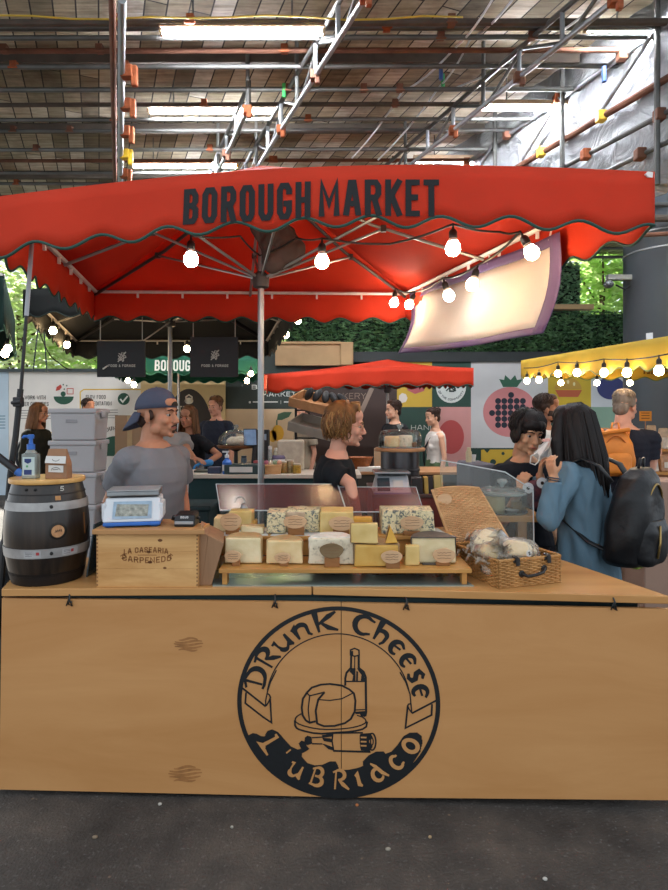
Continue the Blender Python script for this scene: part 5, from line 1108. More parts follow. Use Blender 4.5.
price(236, 564.5, 2.622, L0_, .034, .036, .026, .042, 'oval wooden tag before the leftmost cheese of the lower step', ox=-.014, bh=.022)
price(284, 566, 2.618, L0_, .038, .036, .024, .036, 'oval wooden tag before the cream half wheel on the lower step', ox=-.006, bh=.022)
price(332, 568, 2.60, L0_, .066, .052, .032, .072, 'dark oval wooden tag before the speckled white cheese', M_ovald, -.002, .04)
price(393, 570, 2.578, L0_, .06, .046, .028, .05, 'oval wooden tag before the straw-yellow half wheel', None, -.006, .03)
price(443, 568, 2.625, L0_, .06, .05, .032, .045, 'oval wooden tag before the black-crusted cheese', None, .004, .016)
price(232, 536, 2.825, UP, .062, .05, .042, .06, 'creased leaf-shaped tag at the left of the upper step', None, -.006, .05)
price(296, 536, 2.81, UP, .075, .055, .03, .062, 'wide wooden tag before the film-wrapped cheese', None, -.004, .035)
price(341, 537, 2.81, UP, .076, .06, .034, .055, 'rectangular looking tag before the long straw block', None, .002, .034)
price(412, 537, 2.81, UP, .078, .055, .032, .058, 'cream oval tag before the big blue block', None, 0, .018)
# ---- acrylic guards
M_acr_refl = clear('acrylic', '#e6d8da', .38, .22, .10, '#9a7478'); M_acr2 = clear('acrylic_clear', '#f6f9f8', .3, .08, .05, '#dfe5e0'); M_edge = mat('acrylic_edge', '#b7bfc2', .25, 0, .05)  # pinkish tint and body of the tilted panes paint in the red canopy's reflection
def guard(x0b, x1b, x0t, x1t, yb, yt, Yb, Yt, label, m):
    q = [W(x0b, yb, Yb), W(x1b, yb, Yb), W(x1t, yt, Yt), W(x0t, yt, Yt)]; root = thing('acrylic_guard', label, 'screen', ((q[0].x + q[1].x) / 2, Yb, TOP))
    b = MB(); b.prism(q, (0, .005, 0)); b.build('tilted_pane', m, root)
    b = MB(); e = Vector((0, .005, 0)); b.prism([q[0], q[1], Vector((q[1].x, Yb, TOP + .001)), Vector((q[0].x, Yb, TOP + .001))], e); b.build('upright_pane', M_acr2, root)
    for a, c, nm in ((q[0], q[1], 'hinge_edge'), (q[2], q[3], 'top_edge'), (q[0], q[3], 'side_edge'), (q[1], q[2], 'side_edge')):
        t = MB(); t.tube([a, c], .002 if nm != 'hinge_edge' else .0035, 6); t.build(nm, M_edge, root)
guard(220, 346, 216, 337.5, 510.5, 484, 3.07, 3.2, 'acrylic guard with painted-in reflection tilted back behind the left half of the cheeses', M_acr_refl)
guard(347, 424, 339, 416, 512, 487, 3.07, 3.2, 'acrylic guard with painted-in reflection tilted back behind the right half of the cheeses', M_acr_refl)
q = [W(443, 536, 3.14), W(534, 545, 3.14), W(533, 490, 3.14), W(505, 472, 3.14), W(440, 460, 3.14)]
b = MB(); q[0].z = q[1].z = TOP + .0; b.prism(q, (0, .005, 0)); root = thing('acrylic_guard', 'clear acrylic side screen with a slanting top behind the wicker hamper', 'screen', (q[0].x + .2, 3.14, 0))
b.build('pane', M_acr2, root); t = MB(); t.tube([q[4], q[3], q[2], q[1]], .0035, 6); t.build('rim', M_edge, root)
for x in (q[0].x + .03, q[1].x - .03): t = MB(); t.span(x - .015, x + .015, 3.13, 3.16, 0, TOP + .02); t.build('post', M_steel, root)
b = MB(); p = W(240, 502, 3.055); b.tube([p + Vector((.024 * math.cos(R(a)), 0, .026 * math.sin(R(a)))) for a in range(-10, 200, 15)], .0025, 6); b.lathe([(.012, 0), (.02, -.02), (.016, -.035)], p + Vector((.02, 0, -.01)), 12)
tag(b.build('wire_hook', M_steel, None, smooth=True), 'bent wire hook clipped on the left acrylic guard', 'hook')
# ---- wicker hamper (own axes: x along the handle end, y into the depth)
hr = thing('wicker_hamper', 'open wicker hamper of wrapped cheeses at the right of the counter', 'hamper', (.695, 2.534, TOP + .0005), R(19))
M_wick = wood('wicker', '#8f6332', '#c08d52', 2, 12, .55, 3); M_wickl = wood('wicker_lid', '#a6784a', '#d3a877', 0, 12, .6, 3); M_lea = mat('black_leather', '#1b1816', .45, 0, .15, 20)
HW, HD, HH, TL = .315, .37, .116, .035     # width, depth, height, outward slope of the far side
def weave(mb, a, b_, n, rows, h, r, out_, amp=.0035):
    a = Vector(a); b_ = Vector(b_); L = (b_ - a).length; st = int(L / .022)
    for q in range(rows):
        z = r * .9 + (h - r * 2) * q / (rows - 1); pts = []
        for k in range(st * 3 + 1):
            u = k / (st * 3); pts.append(a.lerp(b_, u) + out_ * (amp * math.cos(math.pi * (u * st + q)) + out_.x * 0) + Vector((0, 0, z)))
        mb.tube(pts, r, 5)
    for k in range(st + 1): p = a.lerp(b_, k / st); mb.tube([p + Vector((0, 0, .002)), p + Vector((0, 0, h))], r * .75, 5)
cor = [Vector((0, 0, 0)), Vector((HW, 0, 0)), Vector((HW, HD, 0)), Vector((0, HD, 0))]
nrm = [Vector((0, -1, 0)), Vector((1, 0, 0)), Vector((0, 1, 0)), Vector((-1, 0, 0))]
for i in range(4):
    b = MB(); weave(b, cor[i], cor[(i + 1) % 4], 0, 15, HH, .0042, nrm[i]); b.build('woven_side', M_wick, hr, local=True, smooth=40)
b = MB()
for i in range(4):
    p, q = cor[i], cor[(i + 1) % 4]
    for k in range(3): b.tube([p.lerp(q, t / 30) + nrm[i] * (.004 * math.cos(t * 1.2 + 2.1 * k)) + Vector((0, 0, HH + .004 * math.sin(t * 1.2 + 2.1 * k))) for t in range(31)], .0045, 5)
b.build('braided_rim', M_wick, hr, local=True, smooth=40)
b = MB(); b.span(.004, HW - .004, .004, HD - .004, .002, .008); b.build('woven_bottom', M_wick, hr, local=True)
b = MB(); hp_ = [(.115, -.008, .056), (.125, -.03, .05), (.16, -.037, .054), (.2, -.034, .062), (.225, -.01, .07)]; b.tube(hp_, .0075, 8); o = b.build('handle', M_lea, hr, local=True, smooth=40)
for x, z in ((.113, .055), (.228, .07)): b = MB(); b.lathe([(.014, -.012), (.015, 0), (.011, .004)], (x, -.006, z), 14, (0, -1, 0)); b.build('handle_boss', M_lea, o, local=True, smooth=40)
for x in (.085, .245):
    b = MB(); b.tube([(x, .012, HH + .012), (x, -.012, HH + .01), (x + .004, -.014, HH - .022)], .011, 8, flat=.5); b.tube([(x - .016, -.002, HH - .006), (x + .016, -.002, HH + .002)], .008, 8); b.build('strap', M_lea, hr, local=True, smooth=40)
# lid leans back from the far edge
lb, lt_ = Vector((-.01, HD + .01, HH + .005)), Vector((-.045, HD + .13, HH + .245)); lx = Vector((HW + .01, 0, .0)); lt2 = Vector((HW - .05, 0, 0)); b = MB(); rows_ = 30
def lidp(u, v): return lb.lerp(lt_, v) + lx.lerp(lt2, v) * u + Vector((0, .018 * math.sin(math.pi * u), 0))
for q in range(rows_):
    v = (q + .5) / rows_; b.tube([lidp(k / 45, v) + Vector((0, .004 * math.cos(math.pi * (k / 3 + q)), 0)) for k in range(46)], .0047, 5)
for k in range(16): b.tube([lidp(k / 15, 0), lidp(k / 15, 1)], .0035, 5)
b.tube([lidp(0, 0), lidp(0, 1), lidp(.25, 1.02), lidp(.5, 1.025), lidp(.75, 1.02), lidp(1, 1), lidp(1, 0)], .007, 6)
b.build('lid', M_wickl, hr, local=True, smooth=40)
p = lidp(.17, .80) + Vector((0, -.012, 0)); b = MB(); b.prism([p + Vector((.042 * math.cos(a), 0, .03 * math.sin(a))) for a in [k * .2856 for k in range(22)]], (0, .006, .0)); o = b.build('oval_tag', M_oval, hr, local=True, bevel=.001)
# shrink-wrapped cheeses in the hamper
M_film = clear('shrink_film', '#fbf9f4', .22, .25, .2, '#fbf3e6', .25, 45)
def wrapped(x, y, z, s, rz, tilt, pm, label, lab2=False):
    c = Matrix.Rotation(R(19), 3, 'Z') @ Vector((x, y, z)); w = Vector((.695, 2.534, TOP)) + c
    root = thing('wrapped_cheese', label, 'cheese', w, R(19) + rz, 'shrink-wrapped cheeses in the hamper'); Mx = Euler(tilt).to_matrix().to_4x4()
    b = MB(); b.prism([(-.06 * s, -.03 * s, -.03 * s), (.07 * s, -.035 * s, -.03 * s), (.06 * s, .04 * s, -.03 * s), (-.045 * s, .045 * s, -.03 * s)], (0, 0, .055 * s)); b.xf(Mx); b.build('cheese_piece', pm, root, local=True, bevel=.01)
    b = MB(); b.ball((0, 0, 0), (.095 * s, .07 * s, .052 * s), 22, 14); b.xf(Mx); o = b.build('film', M_film, root, local=True, smooth=True); fold(o, .014 * s, 34, int(abs(x) * 1000))
    f_ = MB(); vs = []
    for k in range(13):
        u = k / 12; e = Vector((-.09 * s + .02 * math.sin(k * 2.1), lerp(-.05, .05, u) * s, .02 * s)); vs += [Vector((-.05 * s, lerp(-.05, .05, u) * s, .02 * s)), e + Vector((-.045 * s, 0, .03 * s + .018 * math.sin(k * 2.7)))]
    f_.add(vs, [(2 * k, 2 * k + 2, 2 * k + 3, 2 * k + 1) for k in range(12)]); f_.xf(Mx); f_.build('film_fin', M_film, root, local=True, smooth=True)
    if lab2:
        t = MB(); t.prism([(.025 * s + .014 * math.cos(a), -.072 * s, .002 + .014 * math.sin(a)) for a in [k * .349 for k in range(18)]], (0, .002, 0)); t.build('sticker', M_paper, root, local=True)
        t = MB(); ribbon(t, [(.018, .004), (.026, .008), (.024, -.004), (.034, 0)], .004, lambda u, v: Vector((u, -.0732 * s, v))); t.build('sticker_print', M_ink, root, local=True)
wrapped(.135, .075, .135, .95, R(0), (R(55), R(8), R(-6)), C_cream, 'big shrink-wrapped cream cheese with a round sticker at the front of the hamper', True)
wrapped(.07, .2, .15, 1.05, R(35), (R(20), R(-25), R(0)), C_ivory, 'shrink-wrapped white cheese standing at the back of the hamper')
wrapped(-.0 + .03, .12, .125, .9, R(80), (R(35), R(10), 0), C_pale, 'shrink-wrapped straw cheese at the left of the hamper')
wrapped(.23, .16, .118, .95, R(-10), (R(25), R(12), 0), C_ivory, 'shrink-wrapped white cheese under dark print at the right of the hamper')
wrapped(.15, .25, .12, 1.0, R(10), (R(10), 0, 0), C_cream, 'shrink-wrapped cream cheese deep in the hamper')
wrapped(.08, .1, .06, 1.0, R(0), (0, 0, 0), C_cream, 'shrink-wrapped cheese low in the hamper, front'); wrapped(.22, .15, .055, 1.0, R(60), (0, 0, 0), C_cream, 'shrink-wrapped cheese low in the hamper, right'); wrapped(.1, .26, .055, 1.0, R(20), (0, 0, 0), C_cream, 'shrink-wrapped cheese low in the hamper, back')
# ================================================================ stalls behind
M_glass = clear('thin_glass', '#fbfdfd', .3, .06, .07, '#eef4f2')
M_card = mat('cardboard', '#8d7257', .8, 0, .08, 5, .2, 60)
M_blackp = mat('black_matt', '#1b1c1e', .6, 0, .15, 8)
# left edge odds and ends
st = bpy.data.objects['canopy_stand']
b = MB(); b.tube([W(-4, 455, 2.74), W(17, 471, 2.74)], .017, 10); b.build('side_tube', mat('tube_black', '#1a1c20', .4), st, smooth=40)
b = MB(); b.tube([W(17, 471, 2.74), W(23, 475.5, 2.74)], .018, 10); o = b.build('blue_tip', M_blue, st, smooth=40); o['label'] = 'blue end of the slanting side tube'
b = MB(); b.cone((-1.60, 2.98, .2), (-1.585, 2.98, 1.3), .075, .03); b.cone((-1.65, 3.0, .3), (-1.62, 2.98, .95), .08, .06)
tag(sculpt(b, 'black_cover', M_blackp, None, .012, 2, amp=.015, freq=18, seed=8), 'black cloth cover bundled at the left edge, behind the barrel', 'cover')
# tubs
M_tub = mat('grey_white_tub', '#a5a4a6', .4, 0, .04, 3)
tx, tY, th = XW(80, 5.3), 5.3, .2765
def tub(label):
    r = thing('storage_tub', label, 'storage tub', (0, 0, 0), 0, 'storage tubs stacked behind the capped man')
    b = MB(); b.hexa([(-.185, -.14, 0), (.185, -.14, 0), (.185, .14, 0), (-.185, .14, 0)], [(-.197, -.15, .235), (.197, -.15, .235), (.197, .15, .235), (-.197, .15, .235)]); b.build('body', M_tub, r, bevel=.012, local=True)
    b = MB(); b.box((0, 0, .253), (.415, .32, .042)); b.build('lid', M_tub, r, bevel=.01, local=True)
    for s in (-1, 1): b = MB(); b.box((s * .208, 0, .225), (.016, .1, .06)); b.build('clip', M_tub, r, bevel=.004, local=True)
    b = MB(); b.box((-.01, -.149, .165), (.1, .006, .03)); b.build('moulded_plate', mat('tub_mark', '#8e8d90', .5), r, bevel=.003, local=True)
    return r
T0 = tub('grey-white plastic tub, topmost of the stack behind the barrel'); T0.location = (tx, tY, 5 * th)
for k, lab in ((4, 'second from the top'), (3, 'third from the top'), (2, 'fourth from the top'), (1, 'fifth from the top'), (0, 'at the foot')):
    dup(T0, (tx + .008 * (k % 2) - .004, tY, k * th), None, 'grey-white plastic tub, %s of the stack behind the barrel' % lab)
# cardboard boxes behind the capped man
for k in range(4):
    r = thing('cardboard_box', 'brown cardboard box, %s of the pile behind the capped man' % ('lowest', 'second from the floor', 'third from the floor', 'topmost')[k], 'box', (-2.09, 6.2, .40 * k), 0, 'cardboard boxes behind the capped man')
    b = MB(); b.box((-2.09 + .01 * k, 6.2, .40 * k + .199), (.30, .3, .396)); b.build('carton', M_card, r, bevel=.004)
    b = MB(); b.box((-2.09 + .01 * k, 6.048, .40 * k + .2), (.05, .003, .39)); b.build('tape', mat('parcel_tape%d' % k, '#a38c66', .35), r)
# bin on a chest, before the stall counter behind
r = thing('storage_chest', 'dark teal chest under the white bin', 'chest', (-1.4, 5.22, 0)); b = MB(); b.span(-1.75, -1.05, 5.02, 5.42, 0, .80); b.build('body', M_teal, r, bevel=.01); b = MB(); b.span(-1.77, -1.03, 5.0, 5.44, .80, .84); b.build('lid', M_teal, r, bevel=.01)
bc = (XW(182.3, 5.2), 5.2, .841); r = thing('waste_bin', 'tall white bin with a blue rim beside the capped man', 'bin', bc)
b = MB(); b.lathe([(.045, 0), (.048, .005), (.058, .30), (.052, .30), (.044, .02)], bc, 28); b.build('body', M_white, r, smooth=40)
b = MB(); b.lathe([(.058, .285), (.064, .29), (.065, .335), (.06, .345), (.054, .34), (.053, .29)], bc, 28); b.build('rim', M_blue, r, smooth=40)
# counter of the stall behind
r = thing('stall_counter', 'dark teal stall counter with a pale top, behind the cheese stall', 'counter', (-.9, 5.75, 0)); M_ptop = mat('pale_counter', '#b9b1a4', .4, 0, .06, 3)
b = MB(); b.span(-2.35, .22, 5.52, 6.0, .02, 1.02); b.build('skirt', mat('teal_counter_cloth', '#173335', .8, 0, .2, 2, .3, 20), r)
b = MB(); b.span(-2.38, .25, 5.48, 6.02, 1.02, 1.055); b.build('worktop', M_ptop, r, bevel=.004)
CT = 1.0555
def P5(px, Y=5.6): return Vector((XW(px, Y), Y, CT))
p = P5(246); r = thing('lever_arch_file', 'dark teal ring file lying on the pale counter', 'file', p); b = MB(); b.box(p + Vector((0, 0, .045)), (.37, .22, .085)); b.build('cover', mat('file_teal', '#26393a', .5), r, bevel=.004)
b = MB(); b.box(p + Vector((-.03, -.111, .045)), (.21, .003, .05)); b.build('spine_label', M_paper, r); b = MB(); b.lathe([(.014, 0), (.016, .003), (.008, .004)], p + Vector((.14, -.11, .045)), 14, (0, -1, 0)); b.build('finger_hole', M_steel, r)
p = P5(227, 5.55); r = thing('spray_bottle', 'small blue and white pump bottle on the pale counter beside the gloved hand', 'bottle', p)
b = MB(); b.lathe([(.04, 0), (.044, .01), (.044, .11), (.018, .14), (.018, .155)], p, 18); b.build('bottle', M_blue, r, smooth=40); b = MB(); b.lathe([(.02, .15), (.02, .175), (.008, .18), (.008, .2)], p, 14); b.box(p + Vector((-.012, 0, .205)), (.06, .02, .015)); b.build('pump', M_white, r, smooth=40)
b = MB(); b.lathe([(.0445, .03), (.0448, .032), (.0448, .085), (.0445, .087)], p, 18); b.build('label', M_paper, r, smooth=40)
p = P5(236, 5.84); r = thing('cake_stand', 'glass-domed cake stand holding a pie on the pale counter', 'cake stand', p)
b = MB(); b.lathe([(.07, 0), (.075, .01), (.02, .03), (.018, .19), (.06, .21)], p, 20); b.build('pedestal', M_blackp, r, smooth=40)
b = MB(); b.lathe([(.06, .21), (.17, .225), (.185, .25), (.17, .255), (.0, .25)], p, 30); b.build('bowl', mat('brown_dish', '#6a4024', .45, 0, .2, 20), r, smooth=40)
b = MB(); b.ball(p + Vector((.02, 0, .29)), (.12, .12, .05), 18, 10); o = b.build('pie', mat('pale_pastry', '#b9ab92', .7, 0, .2, 30, .4, 60), r, smooth=True); fold(o, .012, 30, 3)
b = MB(); b.lathe([(.175, .255), (.175, .29), (.155, .34), (.1, .385), (.04, .40), (.012, .405)], p, 30); o = b.build('glass_dome', M_glass, r, smooth=True); b = MB(); b.lathe([(.012, .40), (.012, .415), (.028, .43), (.02, .45), (.0, .452)], p, 16); b.build('knob', clear('knob_glass', '#d9e0e0', .5, .05, .2, '#c5cccc'), o, smooth=True)
p = P5(252.5, 5.75); r = thing('tablet_stand', 'blue-lit tablet on a black stand on the pale counter, left of the stall pole', 'tablet', p)
b = MB(); b.tube([p, p + Vector((.02, .03, .28))], .02, 8); b.box(p + Vector((0, 0, .008)), (.16, .14, .016)); b.build('stand', M_blackp, r); b = MB(); b.box(p + Vector((-.02, .0, .33)), (.13, .02, .17), (R(-15), 0, R(15))); b.build('casing', M_blackp, r, bevel=.004)
b = MB(); b.box(p + Vector((-.022, -.0105, .331)), (.115, .003, .15), (R(-15), 0, R(15))); b.build('screen', mat('tablet_screen', '#6c8fb2', .2, 0, .15, 20), r)
p = P5(262.5, 5.9); r = thing('receipt_printer', 'tall black till unit on the pale counter, beside the tablet', 'till', p); b = MB(); b.box(p + Vector((0, 0, .20)), (.13, .12, .40)); b.build('body', M_blackp, r, bevel=.008); b = MB(); b.box(p + Vector((.02, -.061, .33)), (.05, .004, .06)); b.build('screen', mat('till_screen', '#7f93a6', .3), r)
def jar(px, Y, r_, h, c, lab, lidc='#a59c8a', nm='jar', gp='jars on the pale counter'):
    p = P5(px, Y); r = thing(nm, lab, nm, p, 0, gp); b = MB(); b.lathe([(r_ * .95, 0), (r_, .006), (r_, h * .8), (r_ * .8, h * .9)], p, 18); b.build('body', mat('jar' + str(px), c, .3, 0, .3, 60), r, smooth=40); b = MB(); b.lathe([(r_ * .88, h * .88), (r_ * .9, h * .9), (r_ * .9, h), (r_ * .5, h + .002)], p, 18); b.build('lid', mat('jarlid' + str(px), lidc, .4), r, smooth=40)
jar(283, 5.62, .04, .11, '#7c6330', 'squat jar with amber contents on the counter, left of a group of three'); jar(290, 5.66, .04, .12, '#8a7a55', 'squat jar with pale brown contents, middle of a group of three'); jar(297, 5.6, .04, .09, '#9a7a2c', 'short jar with yellow contents, right of a group of three')
jar(270, 5.85, .022, .24, '#8b8f8c', 'slim grey bottle right of the stall pole', '#c9ccc9', 'bottle', 'bottles on the pale counter'); jar(276, 5.9, .024, .22, '#a9a591', 'slim pale bottle, second right of the stall pole', '#d5d0c4', 'bottle', 'bottles on the pale counter'); jar(244, 5.95, .03, .14, '#5b6a78', 'short blue-grey bottle behind the ring file', '#394a5a', 'bottle', 'bottles on the pale counter')
p = P5(273, 5.58); r = thing('tan_basket', 'small tan basket at the front of the pale counter', 'basket', p); b = MB(); b.hexa([p + Vector(q) for q in ((-.07, -.05, 0), (.07, -.05, 0), (.07, .05, 0), (-.07, .05, 0))], [p + Vector(q) for q in ((-.085, -.06, .085), (.085, -.06, .085), (.085, .06, .085), (-.085, .06, .085))]); b.build('basket', M_wickl, r, bevel=.005)
for k in range(4): q = p + Vector((-.06 + .04 * k, 0, .095)); b = MB(); b.ball(q, (.026, .03, .03), 10, 7); tag(b.build('wrapped_snack', mat('snack%d' % k, ['#8a4b5a', '#b0a58f', '#7d8a6a', '#a3735a'][k], .5), None, smooth=True), ['maroon', 'cream', 'greenish', 'pinkish'][k] + ' wrapped snack in the small tan basket', 'snack', 'snacks in the tan basket')
p = P5(279, 5.9); r = thing('purple_lid_tub', 'round tub with a dusky purple lid behind the jars', 'tub', p); b = MB(); b.lathe([(.06, 0), (.065, .01), (.07, .12)], p, 20); b.build('body', M_white, r, smooth=40); b = MB(); b.lathe([(.072, .115), (.074, .13), (.06, .15), (.0, .152)], p, 20); b.build('lid', mat('purple_lid', '#5a5470', .5), r, smooth=40)
p = P5(291, 5.92); r = thing('clear_bag', 'large clear tub of pale goods standing behind the jars', 'tub', p); b = MB(); b.box(p + Vector((0, 0, .15)), (.26, .1, .3)); b.build('tub', mat('hazy_tub', '#a79e8e', .4, 0, .2, 14, .3, 30), r, bevel=.02)
b = MB(); p = P5(206, 5.75); b.box(p + Vector((0, 0, .01)), (.2, .16, .02)); tag(b.build('cutting_mat', mat('cutting_green', '#3f463c', .5), None, bevel=.004), 'dark chopping mat on the counter under the gloved hand', 'mat')
p = P5(215, 5.62); b = MB(); b.box(p + Vector((0, 0, .03)), (.12, .1, .06)); tag(b.build('small_box', mat('navy_box', '#27324a', .5), None, bevel=.004), 'small navy box beside the pump bottle', 'box')
for i, (px, c, hh) in enumerate(((259, '#9a4a4a', .11), (252, '#b7a58c', .10), (266, '#7a8e9a', .10))):
    p = P5(px, 5.76 + .05 * i); b = MB(); b.box(p + Vector((0, 0, hh / 2)), (.1, .07, hh)); tag(b.build('packet', mat('packet%d' % i, c, .5, 0, .15, 20), None, bevel=.008), ['red packet standing by the foot of the till unit', 'cream packet left of the till unit', 'blue-grey packet right of the till unit'][i], 'packet', 'packets on the pale counter')
# ---- bakery: tilted wooden trays on a rack, long counter
M_tray = wood('tray_wood', '#8d623f', '#b4865c', 0, 5, .55, 8)
r = thing('tray_rack', 'thin black rack holding two tilted wooden trays', 'rack', (-.2, 7.4, 0))
for x in (-.48, .12): b = MB(); b.tube([(x, 7.55, 0), (x, 7.55, 1.85)], .015, 6); b.build('post', M_blackp, r)
b = MB(); [b.tube([(-.48, 7.55, z), (.12, 7.55, z)], .012, 6) for z in (.3, 1.31, 1.66)]; b.build('crossbar', M_blackp, r)
for k, (px, py, c, nm) in enumerate(((319, 403, '#8d623f', 'upper'), (318, 427, '#8a8178', 'lower'))):
    ce = W(px, py, 7.25); r = thing('wooden_tray', 'tilted wooden bread tray, the %s of two left of the vendor' % nm, 'tray', ce, 0, 'bread trays on the rack'); Mx = Matrix.Translation(ce) @ Euler((R(16), R(13), R(-18))).to_matrix().to_4x4()
    mt = M_tray if k == 0 else mat('grey_tray', '#8f877d', .6, 0, .12, 5)
    for nm2, c_, s_ in (('front_slat', (0, -.2, 0), (.62, .02, .11)), ('back_slat', (0, .2, 0), (.62, .02, .11)), ('end_slat', (-.3, 0, 0), (.02, .38, .11)), ('end_slat', (.3, 0, 0), (.02, .38, .11)), ('bottom', (0, 0, -.05), (.6, .38, .012))):
        b = MB(); b.box(c_, s_); b.xf(Matrix.Translation(-ce) @ Mx); b.build(nm2, mt, r, local=True, bevel=.003)
    if k == 0:
        for q in range(5): b = MB(); b.ball(ce + Vector((-.12 + .1 * q, .0, .11 - .018 * q)), (.045, .05, .09), 10, 7, (R(20), R(30), q)); o = b.build('black_bottle', M_blackp, None, smooth=True); tag(o, 'black bottle end sticking out of the upper wooden tray, %s from the left' % ORD[q], 'bottle', 'dark bottles in the upper tray')
r = thing('bakery_counter', 'low bakery counter behind the woman vendor', 'counter', (.9, 6.8, 0)); b = MB(); b.span(.12, 1.72, 6.55, 7.2, .02, .95); b.build('skirt', mat('bakery_skirt', '#3b3833', .8, 0, .15, 3), r); b = MB(); b.span(.1, 1.74, 6.52, 7.22, .95, .98); b.build('worktop', M_tray, r, bevel=.004)
def P6(px, Y=6.7): return Vector((XW(px, Y), Y, .9805))
p = P6(360); r = thing('bread_basket', 'orange-brown basket on the bakery counter beside the woman vendor', 'basket', p); b = MB(); b.lathe([(.09, 0), (.14, .14), (.145, .15), (.13, .14), (.085, .01)], p, 20); b.build('basket', mat('orange_wicker', '#8a4d24', .6, 0, .25, 40, .5, 50), r, smooth=40)
p = P6(369, 6.62); b = MB(); b.box(p + Vector((0, 0, .025)), (.26, .14, .05)); tag(b.build('paper_stack', M_paper, None, bevel=.006), 'stack of white papers on the bakery counter', 'papers')
p = P6(388, 6.75)
for k in range(4): q = P6(378 + 8 * k, 6.9); b = MB(); b.box(q + Vector((0, 0, .12 + .02 * (k % 2))), (.09, .07, .24 + .04 * (k % 2))); tag(b.build('paper_bag', M_kraft if k % 2 else mat('bag_tan%d' % k, '#a58d70', .8), None, bevel=.01), 'upright paper bag on the bakery counter, %s from the left' % ORD[k], 'paper bag', 'paper bags on the bakery counter')
# black-clothed table right of the white-topped woman
r = thing('cloth_table', 'table under a charcoal cloth beside the pink mural', 'table', (1.55, 6.05, 0)); b = MB(); b.prism([(1.35, 5.9, .02), (1.60, 5.9, .02), (1.56, 6.4, .02), (1.30, 6.4, .02)], (0, 0, 1.10)); b.build('cloth', mat('charcoal_tablecloth', '#4a4850', .8, 0, .15, 3, .3, 30), r, bevel=.03)
p = Vector((1.37, 6.1, 1.121)); b = MB(); b.lathe([(.03, 0), (.032, .1), (.02, .12), (.02, .15), (.0, .152)], p, 14); tag(b.build('milk_bottle', mat('bottle_cream', '#b7aa8a', .4), None, smooth=40), 'small cream bottle on the charcoal cloth table', 'bottle')
p = Vector((1.44, 6.2, 1.121)); b = MB(); b.lathe([(.02, 0), (.03, .07), (.026, .07), (.018, .01)], p, 14); tag(b.build('paper_cup', M_white, None, smooth=40), 'white paper cup on the charcoal cloth table', 'cup')
# ---- chilled cabinet beside the woman vendor with scale, domed stand and striped cheeses
KZ = 1.13; r = thing('chiller_cabinet', 'burgundy display cabinet behind the right acrylic guard', 'cabinet', (.45, 3.85, 0)); M_burg = mat('burgundy_panel', '#6d332c', .45, 0, .25, 4)
b = MB(); b.span(.232, .68, 3.56, 4.16, .02, KZ - .02); b.build('body', M_burg, r, bevel=.004); b = MB(); b.span(.225, .69, 3.55, 4.17, KZ - .02, KZ); b.build('top', mat('cabinet_top', '#4b3a36', .35), r, bevel=.003)
for k in range(9): q = Vector((.31 + .028 * k, 3.535, .0)); 
r = thing('shop_scale', 'grey-white shop scale with a slanting dark screen on the burgundy cabinet', 'scale', (.34, 3.68, KZ))
b = MB(); b.hexa([(.235, 3.565, KZ), (.46, 3.565, KZ), (.46, 3.8, KZ), (.235, 3.8, KZ)], [(.265, 3.66, KZ + .10), (.45, 3.66, KZ + .10), (.45, 3.79, KZ + .11), (.265, 3.79, KZ + .11)]); b.build('body', M_white, r, bevel=.008)
b = MB(); nz = Vector((0, -.725, .689)); b.box(Vector((.298, 3.605, KZ + .052)), (.075, .012, .09), (R(-43), 0, R(0))); b.build('screen', mat('scale_screen', '#3f4a50', .2), r, bevel=.002); b = MB(); b.box((.385, 3.606, KZ + .05), (.06, .008, .07), (R(-43), 0, 0)); b.build('keypad', M_paper, r)
b = MB(); b.span(.24, .46, 3.6, 3.81, KZ + .113, KZ + .128); b.build('platter', M_steel, r, bevel=.004); b = MB(); b.span(.24, .46, 3.56, 3.58, KZ + .0, KZ + .008); b.build('blue_edge', mat('violet_trim', '#5e5f9a', .5), r)
p = Vector((XW(400, 3.98), 3.98, KZ + .0005)); r = thing('domed_stand', 'steel drum topped by a wooden disc and glass cloche on the burgundy cabinet', 'cheese stand', p)
b = MB(); b.lathe([(.125, 0), (.128, .01), (.128, .1), (.134, .105), (.134, .115), (.128, .12), (.128, .232)], p, 32); b.build('drum', mat('dark_steel_drum', '#4c4a4c', .3, .75, .15, 8), r, smooth=40); b = MB(); b.lathe([(.162, .232), (.165, .236), (.165, .25), (.162, .254)], p, 36); b.build('wooden_disc', M_tray, r, smooth=40)
b = MB(); b.lathe([(.142, .254), (.142, .33), (.13, .36), (.10, .372), (.01, .376)], p, 36); o = b.build('cloche', M_glass, r, smooth=True); b = MB(); b.lathe([(.144, .2545), (.147, .258), (.144, .262)], p, 36); b.lathe([(.013, .374), (.013, .385), (.028, .40), (.02, .41), (.0, .411)], p, 18); b.build('rim_and_knob', clear('glass_rim', '#dfe8e6', .5, .05, .3, '#cfd8d6'), o, smooth=True)
for (dx, dy, rr_, h, m, lab) in ((-.05, .02, .05, .075, C_cream, 'left cream drum of cheese under the cloche on the burgundy cabinet'), (.035, .03, .05, .08, C_speck, 'right white drum of cheese under the cloche on the burgundy cabinet')):
    b = MB(); b.lathe([(rr_, 0), (rr_ + .002, .01), (rr_ + .002, h - .008), (rr_ - .006, h)], p + Vector((dx, dy, .2545)), 22); tag(b.build('cheese', m, None, smooth=40), lab, 'cheese', 'cheeses under the tall cloche')
b = MB(); b.lathe([(.015, 0), (.018, .035), (.015, .035), (.01, .005)], p + Vector((.09, -.04, .2545)), 12); tag(b.build('wooden_cup', M_blk, None, smooth=40), 'tiny wooden cup beside the cheeses under the cloche', 'cup')
